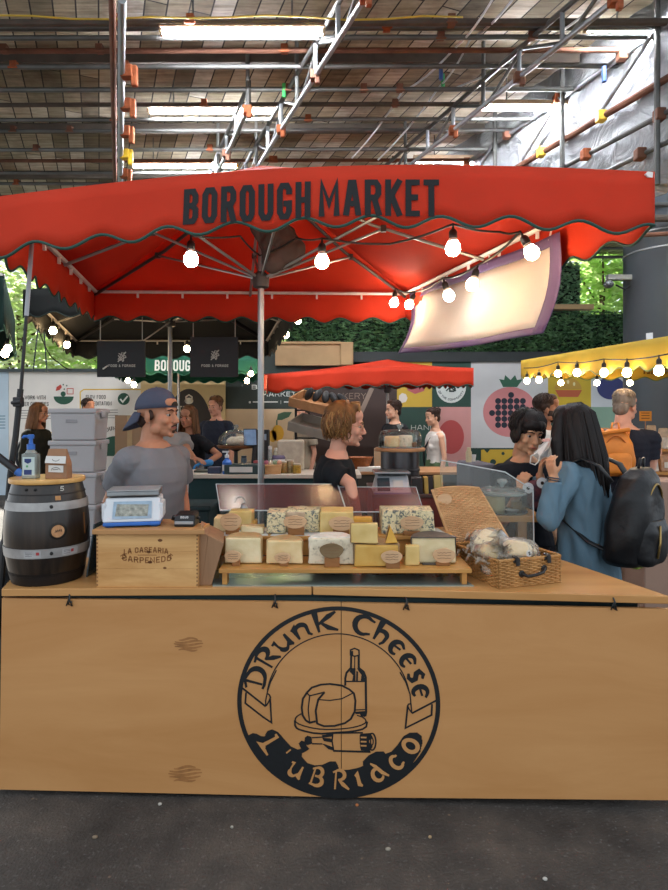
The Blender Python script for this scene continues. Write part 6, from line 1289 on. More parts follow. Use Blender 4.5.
for k, (x, c, w_) in enumerate(((.50, '#241d1c', .06), (.553, '#b99a4e', .022), (.577, '#2a2223', .03), (.625, '#c0a565', .052))):
    b = MB(); b.hexa([(x - w_ / 2, 3.58, KZ), (x + w_ / 2, 3.57, KZ), (x + w_ / 2, 3.66, KZ), (x - w_ / 2, 3.67, KZ)], [(x - w_ / 2 - .006, 3.585, KZ + .092 + .006 * k), (x + w_ / 2 - .004, 3.575, KZ + .095 + .006 * k), (x + w_ / 2, 3.66, KZ + .1), (x - w_ / 2, 3.67, KZ + .096)])
    tag(b.build('cheese', mat('striped_cheese%d' % k, c, .5, 0, .12, 20), None, bevel=.003), ['dark-waxed cheese wedge at the left of the striped row on the burgundy cabinet', 'thin yellow slice between two dark ones on the burgundy cabinet', 'thin dark-waxed cheese slice on the burgundy cabinet', 'thick yellow cheese slab at the right of the striped row on the burgundy cabinet'][k], 'cheese', 'cheeses in a row on the burgundy cabinet')
rr = random.Random(5)
b = MB(); b.span(.22, .47, 3.115, 3.2, 0, TOP + .235); tag(b.build('display_plinth', M_burg, None, bevel=.004), 'narrow burgundy plinth of golden cheese nuggets behind the big blue block', 'plinth')
for k in range(14): b = MB(); b.box((.255 + .0142 * k, 3.15 + rr.uniform(-.02, .02), TOP + .243 + .008 * rr.random()), (.022, .026, .012), (rr.uniform(-.3, .3), rr.uniform(-.3, .3), rr.uniform(0, 3))); tag(b.build('cheese_nugget', C_gold, None, bevel=.002), 'golden nugget of cheese heaped on the narrow burgundy plinth behind the big blue block', 'cheese piece', 'golden nuggets on the plinth')
# ---- wooden side table with a glass dome, behind the hamper
r = thing('side_table', 'small wooden table with a glass dome behind the wicker hamper', 'table', (.92, 3.3, 0)); b = MB(); b.span(.735, 1.125, 3.19, 3.47, 1.03, 1.062); b.build('table_top', M_top, r, bevel=.003)
for x, y in ((.78, 3.22), (1.0, 3.22), (.78, 3.44), (1.08, 3.44)): b = MB(); b.span(x - .02, x + .02, y - .02, y + .02, 0, 1.03); b.build('leg', M_tray, r)
p = Vector((.935, 3.335, 1.0625)); r = thing('cake_dome', 'wide glass dome over white cheese on the small wooden table', 'glass dome', p)
b = MB(); b.lathe([(.135, 0), (.137, .005), (.137, .008), (.0, .009)], p, 36); b.build('plate', clear('plate_glass', '#dfe6e4', .5, .05, .3, '#c3ccca'), r, smooth=40); b = MB(); b.lathe([(.13, .01), (.132, .09), (.118, .125), (.085, .137), (.01, .14)], p, 40); o = b.build('glass_dome', M_glass, r, smooth=True)
b = MB(); b.lathe([(.128, .098), (.134, .1), (.134, .108), (.128, .112)], p, 40); b.lathe([(.012, .138), (.012, .15), (.03, .165), (.026, .182), (.0, .184)], p, 18); b.build('rim_and_knob', clear('glass_rim2', '#e4ecea', .5, .05, .35, '#d5dedc'), o, smooth=True)
b = MB(); b.lathe([(.055, 0), (.057, .01), (.057, .07), (.05, .078)], p + Vector((-.04, .01, .0095)), 24); tag(b.build('cheese', C_ivory, None, smooth=40), 'white drum of cheese under the wide glass dome', 'cheese')
b = MB(); b.box(p + Vector((.075, -.01, .035)), (.05, .05, .05)); tag(b.build('cheese', Rd_brown, None, bevel=.004), 'brown cube of cheese under the wide glass dome', 'cheese')
b = MB(); b.lathe([(.028, 0), (.04, .012), (.037, .012), (.0, .003)], p + Vector((.035, -.065, .0095)), 16); tag(b.build('small_dish', M_white, None, smooth=40), 'white saucer under the wide glass dome', 'dish')
# ---- goods table under the yellow umbrella
r = thing('display_table', 'stepped goods table under kraft paper at the right edge', 'table', (3.3, 5.4, 0))
b = MB(); b.span(2.46, 4.3, 4.95, 5.84, .02, .80); b.build('kraft_cover', mat('kraft_cover', '#9a7a66', .8, 0, .08, 3, .2, 20), r, bevel=.02)
for k, (z, y0) in enumerate(((.92, 5.05), (1.1, 5.25), (1.29, 5.45))):
    b = MB(); b.span(2.52, 4.3, y0, 5.84, z - .025, z); b.build('shelf', M_ris, r, bevel=.003); b = MB(); b.span(2.55, 4.28, y0 + .06, 5.82, z - .2 if k else .8, z - .025); b.build('riser_block', M_tray, r)
rr = random.Random(9); i = 0
cols = ['#c9c4ba', '#b9a487', '#d3d0ca', '#a67e5e', '#c7b7a0', '#b5b3ae', '#8e5a4a']
for k, (z, y0) in enumerate(((.92, 5.12), (1.1, 5.32), (1.29, 5.52), (1.29, 5.75))):
    for q in range(7):
        x = 2.58 + q * .115 + .02 * rr.random(); hh = rr.uniform(.10, .16) + (.08 if k == 3 else 0); b = MB(); b.hexa([(x - .05, y0 - .03, z), (x + .05, y0 - .03, z), (x + .05, y0 + .03, z), (x - .05, y0 + .03, z)], [(x - .045, y0 - .01, z + hh), (x + .04, y0 - .012, z + hh), (x + .04, y0 + .008, z + hh), (x - .045, y0 + .008, z + hh)])
        r = thing('snack_pouch', 'pouch of goods on the %s step of the goods table, %s from the left' % (['lowest', 'middle', 'top front', 'top back'][k], ORD[q]), 'pouch', (x, y0, z), 0, 'pouches on the stepped table')
        b.build('pouch', mat('pouch%d' % i, cols[(i * 3 + k) % 7], .35, 0, .25, 30, .6, 50), r, bevel=.01)
        b = MB(); b.box((x, y0 - .029, z + hh * .4), (.045, .004, .05)); b.build('label', mat('pouch_label%d' % i, ['#d8d4c8', '#b5452f', '#d8d4c8', '#6a7a4a'][i % 4], .5), r); i += 1
p = W(645.5, 421, 5.5); r = thing('price_sign', 'orange card sign at the back of the stepped goods table', 'sign', (p.x, 5.5, p.z)); b = MB(); b.box(p + Vector((0, 0, .045)), (.11, .006, .09)); b.build('card', mat('orange_card', '#cf8a2c', .6), r); b = MB(); [ribbon(b, [(-.04, v), (.035, v)], .006, plane_map(p + Vector((0, -.0035, .045)), (1, 0, 0), (0, 0, 1))) for v in (-.02, .005, .028)]; b.build('lettering', M_ink, r); b = MB(); b.tube([(p.x, 5.503, 1.29), (p.x, 5.503, p.z + .01)], .004, 6); b.build('stick', M_tray, r)
r = thing('cardboard_box', 'pinkish-brown cardboard box at the right edge before the goods table', 'box', (2.3, 4.2, 0)); b = MB(); b.span(2.11, 2.5, 4.08, 4.36, .0, 1.15); b.build('carton', mat('pink_card', '#9c7f6e', .8, 0, .06, 4), r, bevel=.01); b = MB(); b.span(2.28, 2.34, 4.077, 4.081, .02, 1.14); b.build('tape', mat('tape_pale', '#b39a84', .4), r)
# ================================================================ people
def skinmat(name, c): return mat(name, c, .5, 0, .06, 14, .08, 150, spec=.35)
SK_ = {'tan': skinmat('skin_tan', '#b57f62'), 'fair': skinmat('skin_fair', '#c9927a'), 'light': skinmat('skin_light', '#c99c82'), 'brown': skinmat('skin_brown', '#96664c'), 'asian': skinmat('skin_warm', '#c0906f')}
M_eye = mat('eye_white', '#a39a92', .3, 0, .02); M_iris = mat('iris_dark', '#241a15', .25); M_lip = mat('lip_rose', '#9c5a50', .5, 0, .05)
def hairmat(name, c, c2=None, rough=.55): return mat(name, c, rough, 0, .3, 22, .5, 120, stretch=(1, 1, .25), col2=c2, spec=.25)
H_black = hairmat('hair_black', '#120f0f', '#231d1c'); H_dkbr = hairmat('hair_dark_brown', '#221712', '#3d2a20'); H_brown = hairmat('hair_brown', '#47301f', '#7a5638'); H_blond = hairmat('hair_light_brown', '#4a301c', '#80592f'); H_light = hairmat('hair_highlight', '#7a5833', '#a17a4a'); H_grey = hairmat('hair_greying', '#5d5045', '#95877a')
def cloth(name, c, var=.1, bump=.25): return mat(name, c, .85, 0, var, 6, bump, 160, spec=.2)
T_dark = cloth('trouser_dark', '#22252b'); T_shoe = mat('shoe_dark', '#1b1a1a', .5)
TORSO = {'m': [(.86, .155, .105, 0), (.95, .168, .115, 0), (1.05, .155, .108, 0), (1.15, .153, .108, 0), (1.27, .172, .118, 0), (1.35, .180, .112, .004), (1.41, .165, .092, .008), (1.455, .105, .074, .01), (1.49, .062, .060, .01)],
         'f': [(.86, .165, .112, 0), (.93, .172, .118, 0), (1.03, .145, .10, 0), (1.11, .130, .094, 0), (1.22, .148, .104, 0), (1.32, .155, .10, .006), (1.39, .145, .082, .01), (1.44, .088, .064, .012), (1.48, .052, .052, .012)]}
def eloft(mb, secs, n=22, sq=2.5):
    vs = []; k = len(secs)
    for (z, rx, ry, cy) in secs:
        for j in range(n):
            t = 2 * math.pi * j / n; c, s_ = math.cos(t), math.sin(t)
            vs.append((math.copysign(abs(c) ** (2 / sq), c) * rx, cy + math.copysign(abs(s_) ** (2 / sq), s_) * ry, z))
    mb.add(vs, [(i * n + j, i * n + (j + 1) % n, (i + 1) * n + (j + 1) % n, (i + 1) * n + j) for i in range(k - 1) for j in range(n)] + [tuple(range(n))[::-1], tuple((k - 1) * n + j for j in range(n))])
def hand(mb, w, d, nrm, curl, th, k=1.0):
    w = Vector(w); d = Vector(d).normalized(); nrm = Vector(nrm); nrm = (nrm - d * nrm.dot(d)).normalized(); s = d.cross(nrm)
    for q in (-.024, -.008, .008, .024): mb.cone(w + d * .012 * k + s * q * .7 * k, w + d * .08 * k + s * q * 1.1 * k, .0165 * k, .0125 * k, 8)
    for q, L in ((-.031, .062), (-.0105, .074), (.0105, .078), (.031, .066)):
        p = w + d * .083 * k + s * q * k; a = R(curl) * .6
        for m_, r_ in ((.42, .0092), (.33, .0085), (.25, .0078)):
            dd = d * math.cos(a) + nrm * math.sin(a) + s * q * 1.6; e = p + dd.normalized() * L * m_ * k; mb.cone(p, e, r_ * k, r_ * .93 * k, 7); p = e; a += R(curl)
    p = w + d * .028 * k + s * th * .024 * k; e = p + (d * .62 + s * th * .62 + nrm * .35).normalized() * .042 * k; mb.cone(p, e, .013 * k, .0105 * k, 7); mb.cone(e, e + (d * .85 + s * th * .15 + nrm * .45).normalized() * .036 * k, .0105 * k, .0085 * k, 7)
def person(label, loc, H, rz, sex='m', skin='tan', hair='short', hm=None, shirt=None, sleeve='short', trousers=None, hem=.90, lod=1, yaw=0, pitch=0, roll=0, lean=0, arms=None, wid=1.0, loose=.018, hm2=None, glasses=False, extra=None, brow=True, seed=1, smile=False, collar=None, hs=1.0):
    k = H / 1.75; rzr = R(rz); root = thing('person', label, 'person', (loc[0], loc[1], 0), rzr); inv = Matrix.Rotation(-rzr, 3, 'Z')
    vox = {0: .0055, 1: .0075, 2: .011}[lod]
    def LN(p):                                       # lean the upper body forwards about the hips
        p = Vector(p)
        if lean and p.z > .95: q = Matrix.Rotation(R(lean) * min(1, (p.z - .95) / .3), 3, 'X') @ (p - Vector((0, 0, .95))); p = q + Vector((0, 0, .95))
        return p
    S_ = lambda p: LN(p) * k
    def loc_of(px, py, Y): w = W(px, py, Y); return inv @ Vector((w.x - loc[0], w.y - loc[1], w.z))
    secs = [(z, rx * wid, ry * wid, cy) for z, rx, ry, cy in TORSO[sex]]
    def torso(mb, e, z0, z1, extra_e=0):
        t = MB(); ss = [(z, rx + e, ry + e, cy) for z, rx, ry, cy in secs if z0 <= z <= z1]
        if z0 > ss[0][0] - 1e-6 or True:
            f_ = ss[0]; ss = [(z0, f_[1] + extra_e, f_[2] + extra_e, f_[3])] + ss[(1 if abs(ss[0][0] - z0) < 1e-3 else 0):]
        eloft(t, ss)
        if sex == 'f':
            for s in (-1, 1):
                if z1 > 1.25: t.ball((s * .062, -.075, 1.225), (.062 + e, .05 + e, .06 + e))
        if z1 > 1.44 and e > .005: eloft(t, [(1.40, .105 * wid, .075, .009), (1.445, .084 if sex == 'm' else .070, .070 if sex == 'm' else .060, .011), (1.478 if sex == 'm' else 1.462, .068 if sex == 'm' else .057, .066 if sex == 'm' else .055, .012)])
        t.v = [tuple(S_(v)) for v in t.v]; mb.add(t.v, t.f)
    shw = (.172 if sex == 'm' else .150) * wid
    A = {}
    for sd, s in (('R', -1), ('L', 1)):
        sh = S_((s * shw, .005, 1.385 if sex == 'm' else 1.36))
        spec = (arms or {}).get(sd)
        if spec is None: el, wr, hd, pn, cu = sh + Vector((s * .045, .03, -.28)) * k, sh + Vector((s * .04, -.035, -.53)) * k, Vector((0, -.15, -1)), Vector((-s, 0, 0)), 22
        else: el, wr, hd, pn, cu = loc_of(*spec[0]), loc_of(*spec[1]), inv @ Vector(spec[2]), inv @ Vector(spec[3]), spec[4]
        A[sd] = (sh, el, wr, hd, pn, cu, s)
    Hc = S_((0, -.018, 1.637)); Th = Matrix.Translation(Hc) @ Euler((R(pitch), R(roll), R(yaw))).to_matrix().to_4x4() @ Matrix.Scale(k * hs, 4)
    if lean: Th = Th @ Matrix.Rotation(R(lean) * .35, 4, 'X')
    hp_ = lambda p: Th @ Vector(p)
    body = MB(); torso(body, 0, .86, 1.49)
    for sd in 'RL':
        sh, el, wr, hd, pn, cu, s = A[sd]
        a = .053 if sex == 'm' else .044
        body.cone(S_((s * shw * .75, .005, 1.40 if sex == 'm' else 1.375)), sh, .06 * k, a * 1.1 * k); body.cone(sh, el, a * k, a * .76 * k); body.cone(el, el.lerp(wr, .3), a * .78 * k, a * .76 * k); body.cone(el.lerp(wr, .3), wr, a * .76 * k, .027 * k)
        hand(body, wr, hd, pn, cu, -s, k * (1.0 if sex == 'm' else .9))
        hj = Vector((s * .088, 0, .9)) * k; kn_ = Vector((s * .095, -.012, .49)) * k; an = Vector((s * .092, .02, .085)) * k
        body.cone(hj, kn_, .085 * k, .056 * k); body.cone(kn_, kn_.lerp(an, .35), .056 * k, .056 * k); body.cone(kn_.lerp(an, .35), an, .056 * k, .036 * k); body.cone(an + Vector((0, .03, -.04)) * k, an + Vector((0, -.14, -.055)) * k, .036 * k, .026 * k)
    h = MB()
    h.ball((0, .02, .035), (.075, .094, .086), 20, 14); h.ball((0, -.026, -.026), (.0625, .064, .084), 18, 12); h.ball((0, -.04, -.082), (.044, .042, .03)); h.ball((0, -.078, -.1), (.019, .016, .014)); h.ball((0, -.078, .026), (.05, .018, .016)); h.ball((0, -.06, .06), (.058, .035, .04))
    for s in (-1, 1):
        h.ball((s * .037, -.064, -.03), (.025, .022, .022)); h.ball((s * .078, .012, -.012), (.01, .02, .031), rot=(0, 0, s * .35)); h.ball((s * .076, .008, -.034), (.009, .012, .014)); h.ball((s * .031, -.0765, .0105), (.017, .0125, .0065)); h.ball((s * .031, -.0755, -.0105), (.016, .011, .005)); h.ball((s * .011, -.103, -.036), (.0095, .01, .008)); h.ball((s * .05, -.02, -.07), (.018, .03, .03))
    h.cone((0, -.086, .012), (0, -.111, -.030), .0095, .0125, 10); h.ball((0, -.088, -.063), (.026, .014, .016)); h.ball((0, -.0945, -.058), (.019, .008, .0055)); h.ball((0, -.0935, -.0685), (.017, .009, .006))
    h.cone((0, .022, -.05), (0, .03, -.14), .054 if sex == 'm' else .046, .056 if sex == 'm' else .048, 14)
    h.v = [tuple(hp_(v)) for v in h.v]; body.add(h.v, h.f); body.cone(hp_((0, .025, -.1)), S_((0, .012, 1.46)), .054 * k * (1 if sex == 'm' else .86), .062 * k * (1 if sex == 'm' else .9))
    bo = sculpt(body, 'body', SK_[skin], root, vox, 3 if lod < 2 else 2)
    # eyes, brows, lips
    if lod < 2:
        for s in (-1, 1):
            e = MB(); e.ball(hp_((s * .031, -.0765, .001)), .0115 * k, 12, 8); e.build('eye', M_eye, root, local=True, smooth=True)
            e = MB(); e.ball(hp_((s * .031 , -.0825, .0005)), .0078 * k, 10, 6); e.build('iris', M_iris, root, local=True, smooth=True)
    if brow:
        for s in (-1, 1):
            e = MB(); e.tube([hp_((s * .012, -.097, .021)), hp_((s * .030, -.0955, .028)), hp_((s * .05, -.082, .022))], [.0035 * k, .0045 * k, .0022 * k], 6); e.build('eyebrow', hm or H_dkbr, root, local=True, smooth=True)
        e = MB(); e.tube([hp_((-.024, -.092, -.063 + (.006 if smile else 0))), hp_((-.01, -.1005, -.0625)), hp_((.01, -.1005, -.0625)), hp_((.024, -.092, -.063 + (.006 if smile else 0)))], [.002, .0058 * k, .0058 * k, .002], 6); e.build('lips', M_lip, root, local=True, smooth=True)
        if smile: e = MB(); e.tube([hp_((-.018, -.0975, -.061)), hp_((0, -.103, -.0635)), hp_((.018, -.0975, -.061))], [.001, .0035 * k, .001], 6); e.build('teeth', M_eye, root, local=True, smooth=True)
    # hair
    rr = random.Random(seed)
    hm = hm or H_dkbr; hb = MB(); st = MB(); tr = lambda mb: setattr(mb, 'v', [tuple(hp_(v)) for v in mb.v])
    def strands(n, c, r, a0, a1, zlo, rad=.0035, wob=.006, top=.9):
        c = Vector(c)
        for q in range(n):
            a = R(rr.uniform(a0, a1)); pts = []
            b0 = rr.uniform(.15, .75)
            for t in range(6):
                ph = lerp(math.pi / 2 - b0, zlo, t / 5) + rr.uniform(-.04, .04); aa = a + rr.uniform(-.1, .1)
                pts.append(c + Vector((r[0] * math.cos(ph) * math.sin(aa), r[1] * math.cos(ph) * math.cos(aa), r[2] * math.sin(ph))) * (1 + rr.uniform(0, wob / .09)))
            st.tube(pts, [rad * .7, rad, rad, rad, rad * .8, rad * .3], 5)
    def shortcap(th=1.0, front=.078):
        hb.ball((0, .028, .052), (.0815 * th, .0965 * th, .0835 * th), 20, 14); hb.ball((0, .062, -.022), (.064, .05, .062)); hb.ball((0, -.03, .098), (.058, .052, .034 * th))
        for s in (-1, 1): hb.ball((s * .0725, .02, .018), (.013, .036, .036))
    if hair == 'short':
        shortcap(); strands(90, (0, .022, .05), (.084, .099, .088), -130, 130, .0)
    elif hair == 'crop':
        shortcap(.985); strands(40, (0, .024, .05), (.082, .097, .084), -120, 120, .1, .003)
    elif hair == 'balding':
        hb.ball((0, .03, .02), (.0815, .093, .05), 20, 12); hb.ball((0, .062, -.022), (.064, .05, .06)); strands(40, (0, .024, .02), (.083, .096, .06), -120, 120, -.3, .003)
        for s in (-1, 1): hb.ball((s * .072, .02, .02), (.013, .042, .04))
    elif hair == 'quiff':
        shortcap(); hb.ball((0, -.045, .115), (.055, .045, .032)); strands(110, (0, .02, .055), (.085, .1, .09), -150, 150, .05, .0045, .012)
    elif hair == 'bob':
        shortcap(1.08)
        for q in range(210):
            a = R(rr.uniform(-118, 118)); x, y = math.sin(a), math.cos(a); z1 = rr.uniform(-.095, -.05) if rr.random() < .7 else rr.uniform(-.05, .02); pts = []; ph0 = rr.uniform(0, 6.28); wv = rr.uniform(.012, .022); rr0 = rr.uniform(-.006, .008)
            for t in range(10):
                u = t / 9; z = lerp(.128, z1, u ** .8); cap_ = math.sqrt(max(.02, 1 - (max(0, z - .03) / .108) ** 2)); rad_ = (.084 + .012 * math.exp(-((z - .0) / .055) ** 2) - .012 * max(0, -z - .03) / .07 + rr0) * cap_; tw = wv * math.sin(ph0 + u * 11) * u
                pts.append(Vector((x * rad_ + y * tw, .022 + y * rad_ * 1.12 - x * tw, z + .3 * tw)))
            st.tube(pts, [.003, .0045, .005, .0055, .0055, .005, .005, .0045, .003, .001], 5)
        for q in range(8): st.tube([(rr.uniform(-.05, .05), -.02, .13), (rr.uniform(-.06, .06), -.06, .118 + rr.uniform(0, .02)), (rr.choice((-1, 1)) * rr.uniform(.05, .075), -.07, .085)], [.008, .012, .004], 6)
    elif hair == 'bowl':
        hb.ball((0, .018, .05), (.091, .106, .09), 20, 14); hb.ball((0, -.06, .062), (.07, .042, .042)); hb.ball((0, .06, -.02), (.075, .055, .075))
        for s in (-1, 1): hb.ball((s * .078, -.008, .0), (.016, .055, .066))
        for q in range(34):
            x = lerp(-.075, .075, q / 33); st.tube([(x * .6, -.03, .135), (x * .95, -.085 + .03 * abs(x) / .075, .09), (x * 1.05, -.098 + .045 * (abs(x) / .075) ** 2, .045 + rr.uniform(-.014, .008))], [.006, .0075, .002], 5)
        strands(100, (0, .018, .045), (.093, .108, .094), -115, 115, -.75, .0045, .01)
    elif hair in ('long', 'longback'):
        hb.ball((0, .022, .05), (.086, .102, .088), 20, 14); low = -.42 if hair == 'long' else -.36
        for s in (-1, 1):
            hb.cone((s * .07, .01, .03), (s * .092, .03, -.16), .026, .034); hb.cone((s * .092, .03, -.16), (s * .085, .045 if hair == 'long' else -.01, low), .034, .022)
        if hair == 'longback':
            for s in (-1, 1): hb.cone((s * .058, -.045, .07), (s * .088, -.07, -.06), .03, .036); hb.cone((s * .088, -.07, -.06), (s * .09, -.075, -.22), .036, .03); hb.cone((s * .09, -.075, -.22), (s * .085, -.07, -.36), .03, .015)
            hb.ball((0, -.03, .075), (.076, .07, .06), 18, 12)
        hb.cone((0, .07, .02), (0, .10, -.2), .062, .062); hb.cone((-.04, .09, -.18), (-.04, .105, low), .045, .026); hb.cone((.04, .09, -.18), (.04, .105, low), .045, .026)
        for q in range(90):
            a = R(rr.uniform(-125, 125)); x, y = math.sin(a), math.cos(a); zz = low + rr.uniform(-.03, .08); wv = rr.uniform(0, 6)
            st.tube([(x * .035, .02 + y * .04, .135), (x * .084, .022 + y * .1, .07), (x * .092, .025 + y * .11, -.03), (x * .11 + .006 * math.sin(wv), .03 + y * .122, -.17), (x * .105 + .008 * math.cos(wv), .045 + y * .10, lerp(-.17, zz, .6)), (x * .09, .055 + y * .08, zz)], [.005, .0075, .0085, .009, .008, .002], 5)
    elif hair == 'bun':
        shortcap(1.0); hb.ball((0, .105, .085), (.042, .042, .04)); strands(60, (0, .022, .05), (.083, .098, .086), -130, 130, -.1)
        for q in range(14): a = R(q * 26); st.tube([(.03 * math.cos(a), .105 + .02 * math.sin(a), .05), (.045 * math.cos(a), .11 + .03 * math.sin(a), .09), (.02 * math.cos(a + 1), .115, .125)], .006, 5)
    elif hair == 'cap': hb.ball((0, .06, -.03), (.062, .048, .05)); [hb.ball((s * .0745, -.004, -.005), (.008, .018, .03)) for s in (-1, 1)]
    tr(hb); tr(st)
    hv = sculpt(hb, 'hair', hm, root, max(vox, .006), 2, amp=.0025, freq=70, seed=seed)
    if st.v:
        if hm2: st.m = [1 if (fi // 47) % 3 == 0 else 0 for fi in range(len(st.f))]
        st.build('hair_strands', [hm, hm2] if hm2 else hm, hv, local=True, smooth=True)
    # clothes
    if shirt:
        c = MB(); e = loose; torso(c, e * .8, hem, 1.46 if sex == 'm' else 1.445, .008)
        for sd in 'RL':
            sh, el, wr, hd, pn, cu, s = A[sd]; a = .053 if sex == 'm' else .044
            if sleeve != 'none': c.cone(S_((s * shw * .7, .005, 1.395 if sex == 'm' else 1.37)), sh, (.058 + e * .6) * k, (a * 1.1 + e) * k)
            if sleeve == 'short':
                m_ = sh.lerp(el, .62); d = (el - sh).normalized(); x, y = basis(d); t = MB(); t.lathe([(.01, -.02 * k), ((a + e * 1.0) * k, 0), ((a + e * 1.25) * k, (m_ - sh).length * .6), ((a * .95 + e * 1.5) * k, (m_ - sh).length)], sh, 18, d); c.add(t.v, t.f)
            elif sleeve == 'long':
                c.cone(sh, el, (a + e) * k, (a * .78 + e) * k); t = MB(); d = (wr - el); t.lathe([(.01, -.03 * k), ((a * .78 + e) * k, -.005), ((a * .7 + e) * k, d.length * .5), ((.03 + e) * k, d.length * .97)], el, 16, d); c.add(t.v, t.f)
        so = sculpt(c, 'shirt' if sleeve != 'none' else 'top', shirt, root, vox * 1.1, 2, amp=.006 * k, freq=26, seed=seed + 3)
        if collar: t = MB(); cc = S_((0, .0, 1.44)); t.tube([cc + Vector((.075 * math.sin(a), .062 * -math.cos(a) * 1.0, .012 * math.cos(a) * -1)) * k for a in [2 * math.pi * q / 20 for q in range(21)]], .008 * k, 6); t.build('neckband', collar, so, local=True, smooth=True)
    p_ = MB(); e = .014
    for s in (-1, 1):
        hj = Vector((s * .088, 0, .9)) * k; kn_ = Vector((s * .095, -.012, .49)) * k; an = Vector((s * .092, .02, .1)) * k; p_.cone(hj, kn_, (.088 + e) * k, (.06 + e) * k); t = MB(); t.lathe([(.02, -.04 * k), ((.06 + e) * k, 0), ((.058 + e) * k, (an - kn_).length * .5), ((.048 + e) * k, (an - kn_).length)], kn_, 16, an - kn_); p_.add(t.v, t.f)
    t = MB(); eloft(t, [(.82, .15 * wid, .105 * wid, 0)] + [(z, rx + .008, ry + .008, cy) for z, rx, ry, cy in secs if z < 1.04]); t.v = [tuple(Vector(v) * k) for v in t.v]; p_.add(t.v, t.f)
    sculpt(p_, 'trousers', trousers or T_dark, root, .012, 2, amp=.004, freq=14, seed=seed + 5)
    for s in (-1, 1): b = MB(); an = Vector((s * .092, .02, .085)) * k; b.cone(an + Vector((0, .035, -.04)) * k, an + Vector((0, -.15, -.05)) * k, .045 * k, .034 * k); b.v = [(x, y, max(z, .002)) for x, y, z in b.v]; b.build('shoe', T_shoe, root, local=True, smooth=True)
    if glasses:
        b = MB()
        for s in (-1, 1): b.tube([hp_((s * .033 + .024 * math.cos(a), -.1005, -.003 + .019 * math.sin(a))) for a in [2 * math.pi * q / 18 for q in range(19)]], .0016 * k, 5); b.tube([hp_((s * .057, -.1, .0)), hp_((s * .078, -.05, .004)), hp_((s * .08, .01, .004))], .0016 * k, 5)
        b.tube([hp_((-.009, -.101, 0)), hp_((.009, -.101, 0))], .0016 * k, 5); b.build('spectacles', glasses if not isinstance(glasses, bool) else mat('gold_wire', '#a5845a', .3, .8), root, local=True, smooth=True)
    if extra: extra(root, hp_, S_, loc_of, A, k, torso, secs)
    return root

# 1 capped man
def ex1(root, hp, S, lo, A, k, torso, secs):
    b = MB(); vs = []; n = 26
    for i in range(9):
        ph = math.pi / 2 * i / 8
        for j in range(n): t = 2 * math.pi * j / n; vs.append(hp((.0865 * math.cos(ph) * math.cos(t), .014 + .106 * math.cos(ph) * math.sin(t), .028 + (.012 if math.sin(t) < 0 else -.012) * abs(math.sin(t)) * math.cos(ph) + .108 * math.sin(ph) ** .9)))
    b.add(vs, [(i * n + j, i * n + (j + 1) % n, (i + 1) * n + (j + 1) % n, (i + 1) * n + j) for i in range(8) for j in range(n)]); cm = cloth('cap_slate', '#4b5163', .12); o = b.build('cap', cm, root, local=True, smooth=True, solid=.006)
    b = MB(); vs = []
    for i in range(7):
        for j in range(13): t = lerp(-1.25, 1.25, j / 12); rr_ = lerp(1.0, 1.0 + .65 * math.cos(t * .8), i / 6); vs.append(hp((.087 * math.sin(t) * lerp(1, 1.04, i / 6), .014 + .107 * math.cos(t) * rr_ , .018 - .10 * (i / 6) ** 1.1 * math.cos(t * .9) - .012)))
    b.add(vs, [(i * 13 + j, i * 13 + j + 1, (i + 1) * 13 + j + 1, (i + 1) * 13 + j) for i in range(6) for j in range(12)]); b.build('brim', cm, o, local=True, smooth=True, solid=.006)
    b = MB(); b.prism([hp((.026 * math.cos(a), -.0985, .048 + .022 * math.sin(a))) for a in [math.pi * q / 12 for q in range(13)]], hp((0, .012, 0)) - hp((0, 0, 0))); b.build('cap_opening', mat('cap_gap', '#2a2420', .8), o, local=True)
    b = MB(); b.ball(hp((0, .014, .134)), .008, 10, 6); b.build('cap_button', cm, o, local=True, smooth=True)
    b = MB(); b.tube([hp((-.026, -.094, -.058)), hp((-.01, -.103, -.0515)), hp((.01, -.103, -.0515)), hp((.026, -.094, -.058))], [.002, .005, .005, .002], 6); b.build('moustache', H_dkbr, root, local=True, smooth=True)
    b = MB(); b.ball(hp((0, -.094, -.082)), (.012 * k, .006 * k, .01 * k), 10, 6); b.build('goatee', H_dkbr, root, local=True, smooth=True)
    b = MB(); b.ball(hp((.078, -.0, -.04)), .003, 8, 5); b.ball(hp((-.0785, -.0, -.04)), .003, 8, 5); b.build('earring', M_steel, root, local=True)
person('man in a slate cap worn backwards and grey T-shirt, standing behind the scale', (-1.0, 3.30), 1.715, 62, 'm', 'tan', 'cap', H_dkbr, cloth('heather_grey_jersey', '#78797e', .06), 'short', cloth('jeans_dark', '#2c3440'), .88, 0, 14, 2, 0, 2,
    {'R': ((110, 502, 3.28), (150, 545, 3.3), (.8, -.3, -.35), (0, 0, -1), 20), 'L': ((181, 492, 3.6), (187, 530, 3.45), (.3, -.3, -1), (-1, 0, 0), 25)}, 1.08, .022, None, False, ex1, True, 4, hs=1.09)
# 2 vendor woman in the middle
person('woman vendor in a black T-shirt with wavy light brown hair and glasses, mid-stall', (-.03, 3.42), 1.655, 84, 'f', 'fair', 'bob', H_blond, cloth('black_jersey', '#15191d', .15), 'short', cloth('apron_black', '#1a1c20'), .88, 0, 4, 4, 0, 7,
    {'R': ((350, 483, 3.2), (358, 520, 3.13), (.35, -.25, -1), (1, 0, -.3), 25)}, 1.14, .02, H_light, True, None, True, 5, True, hs=1.06)
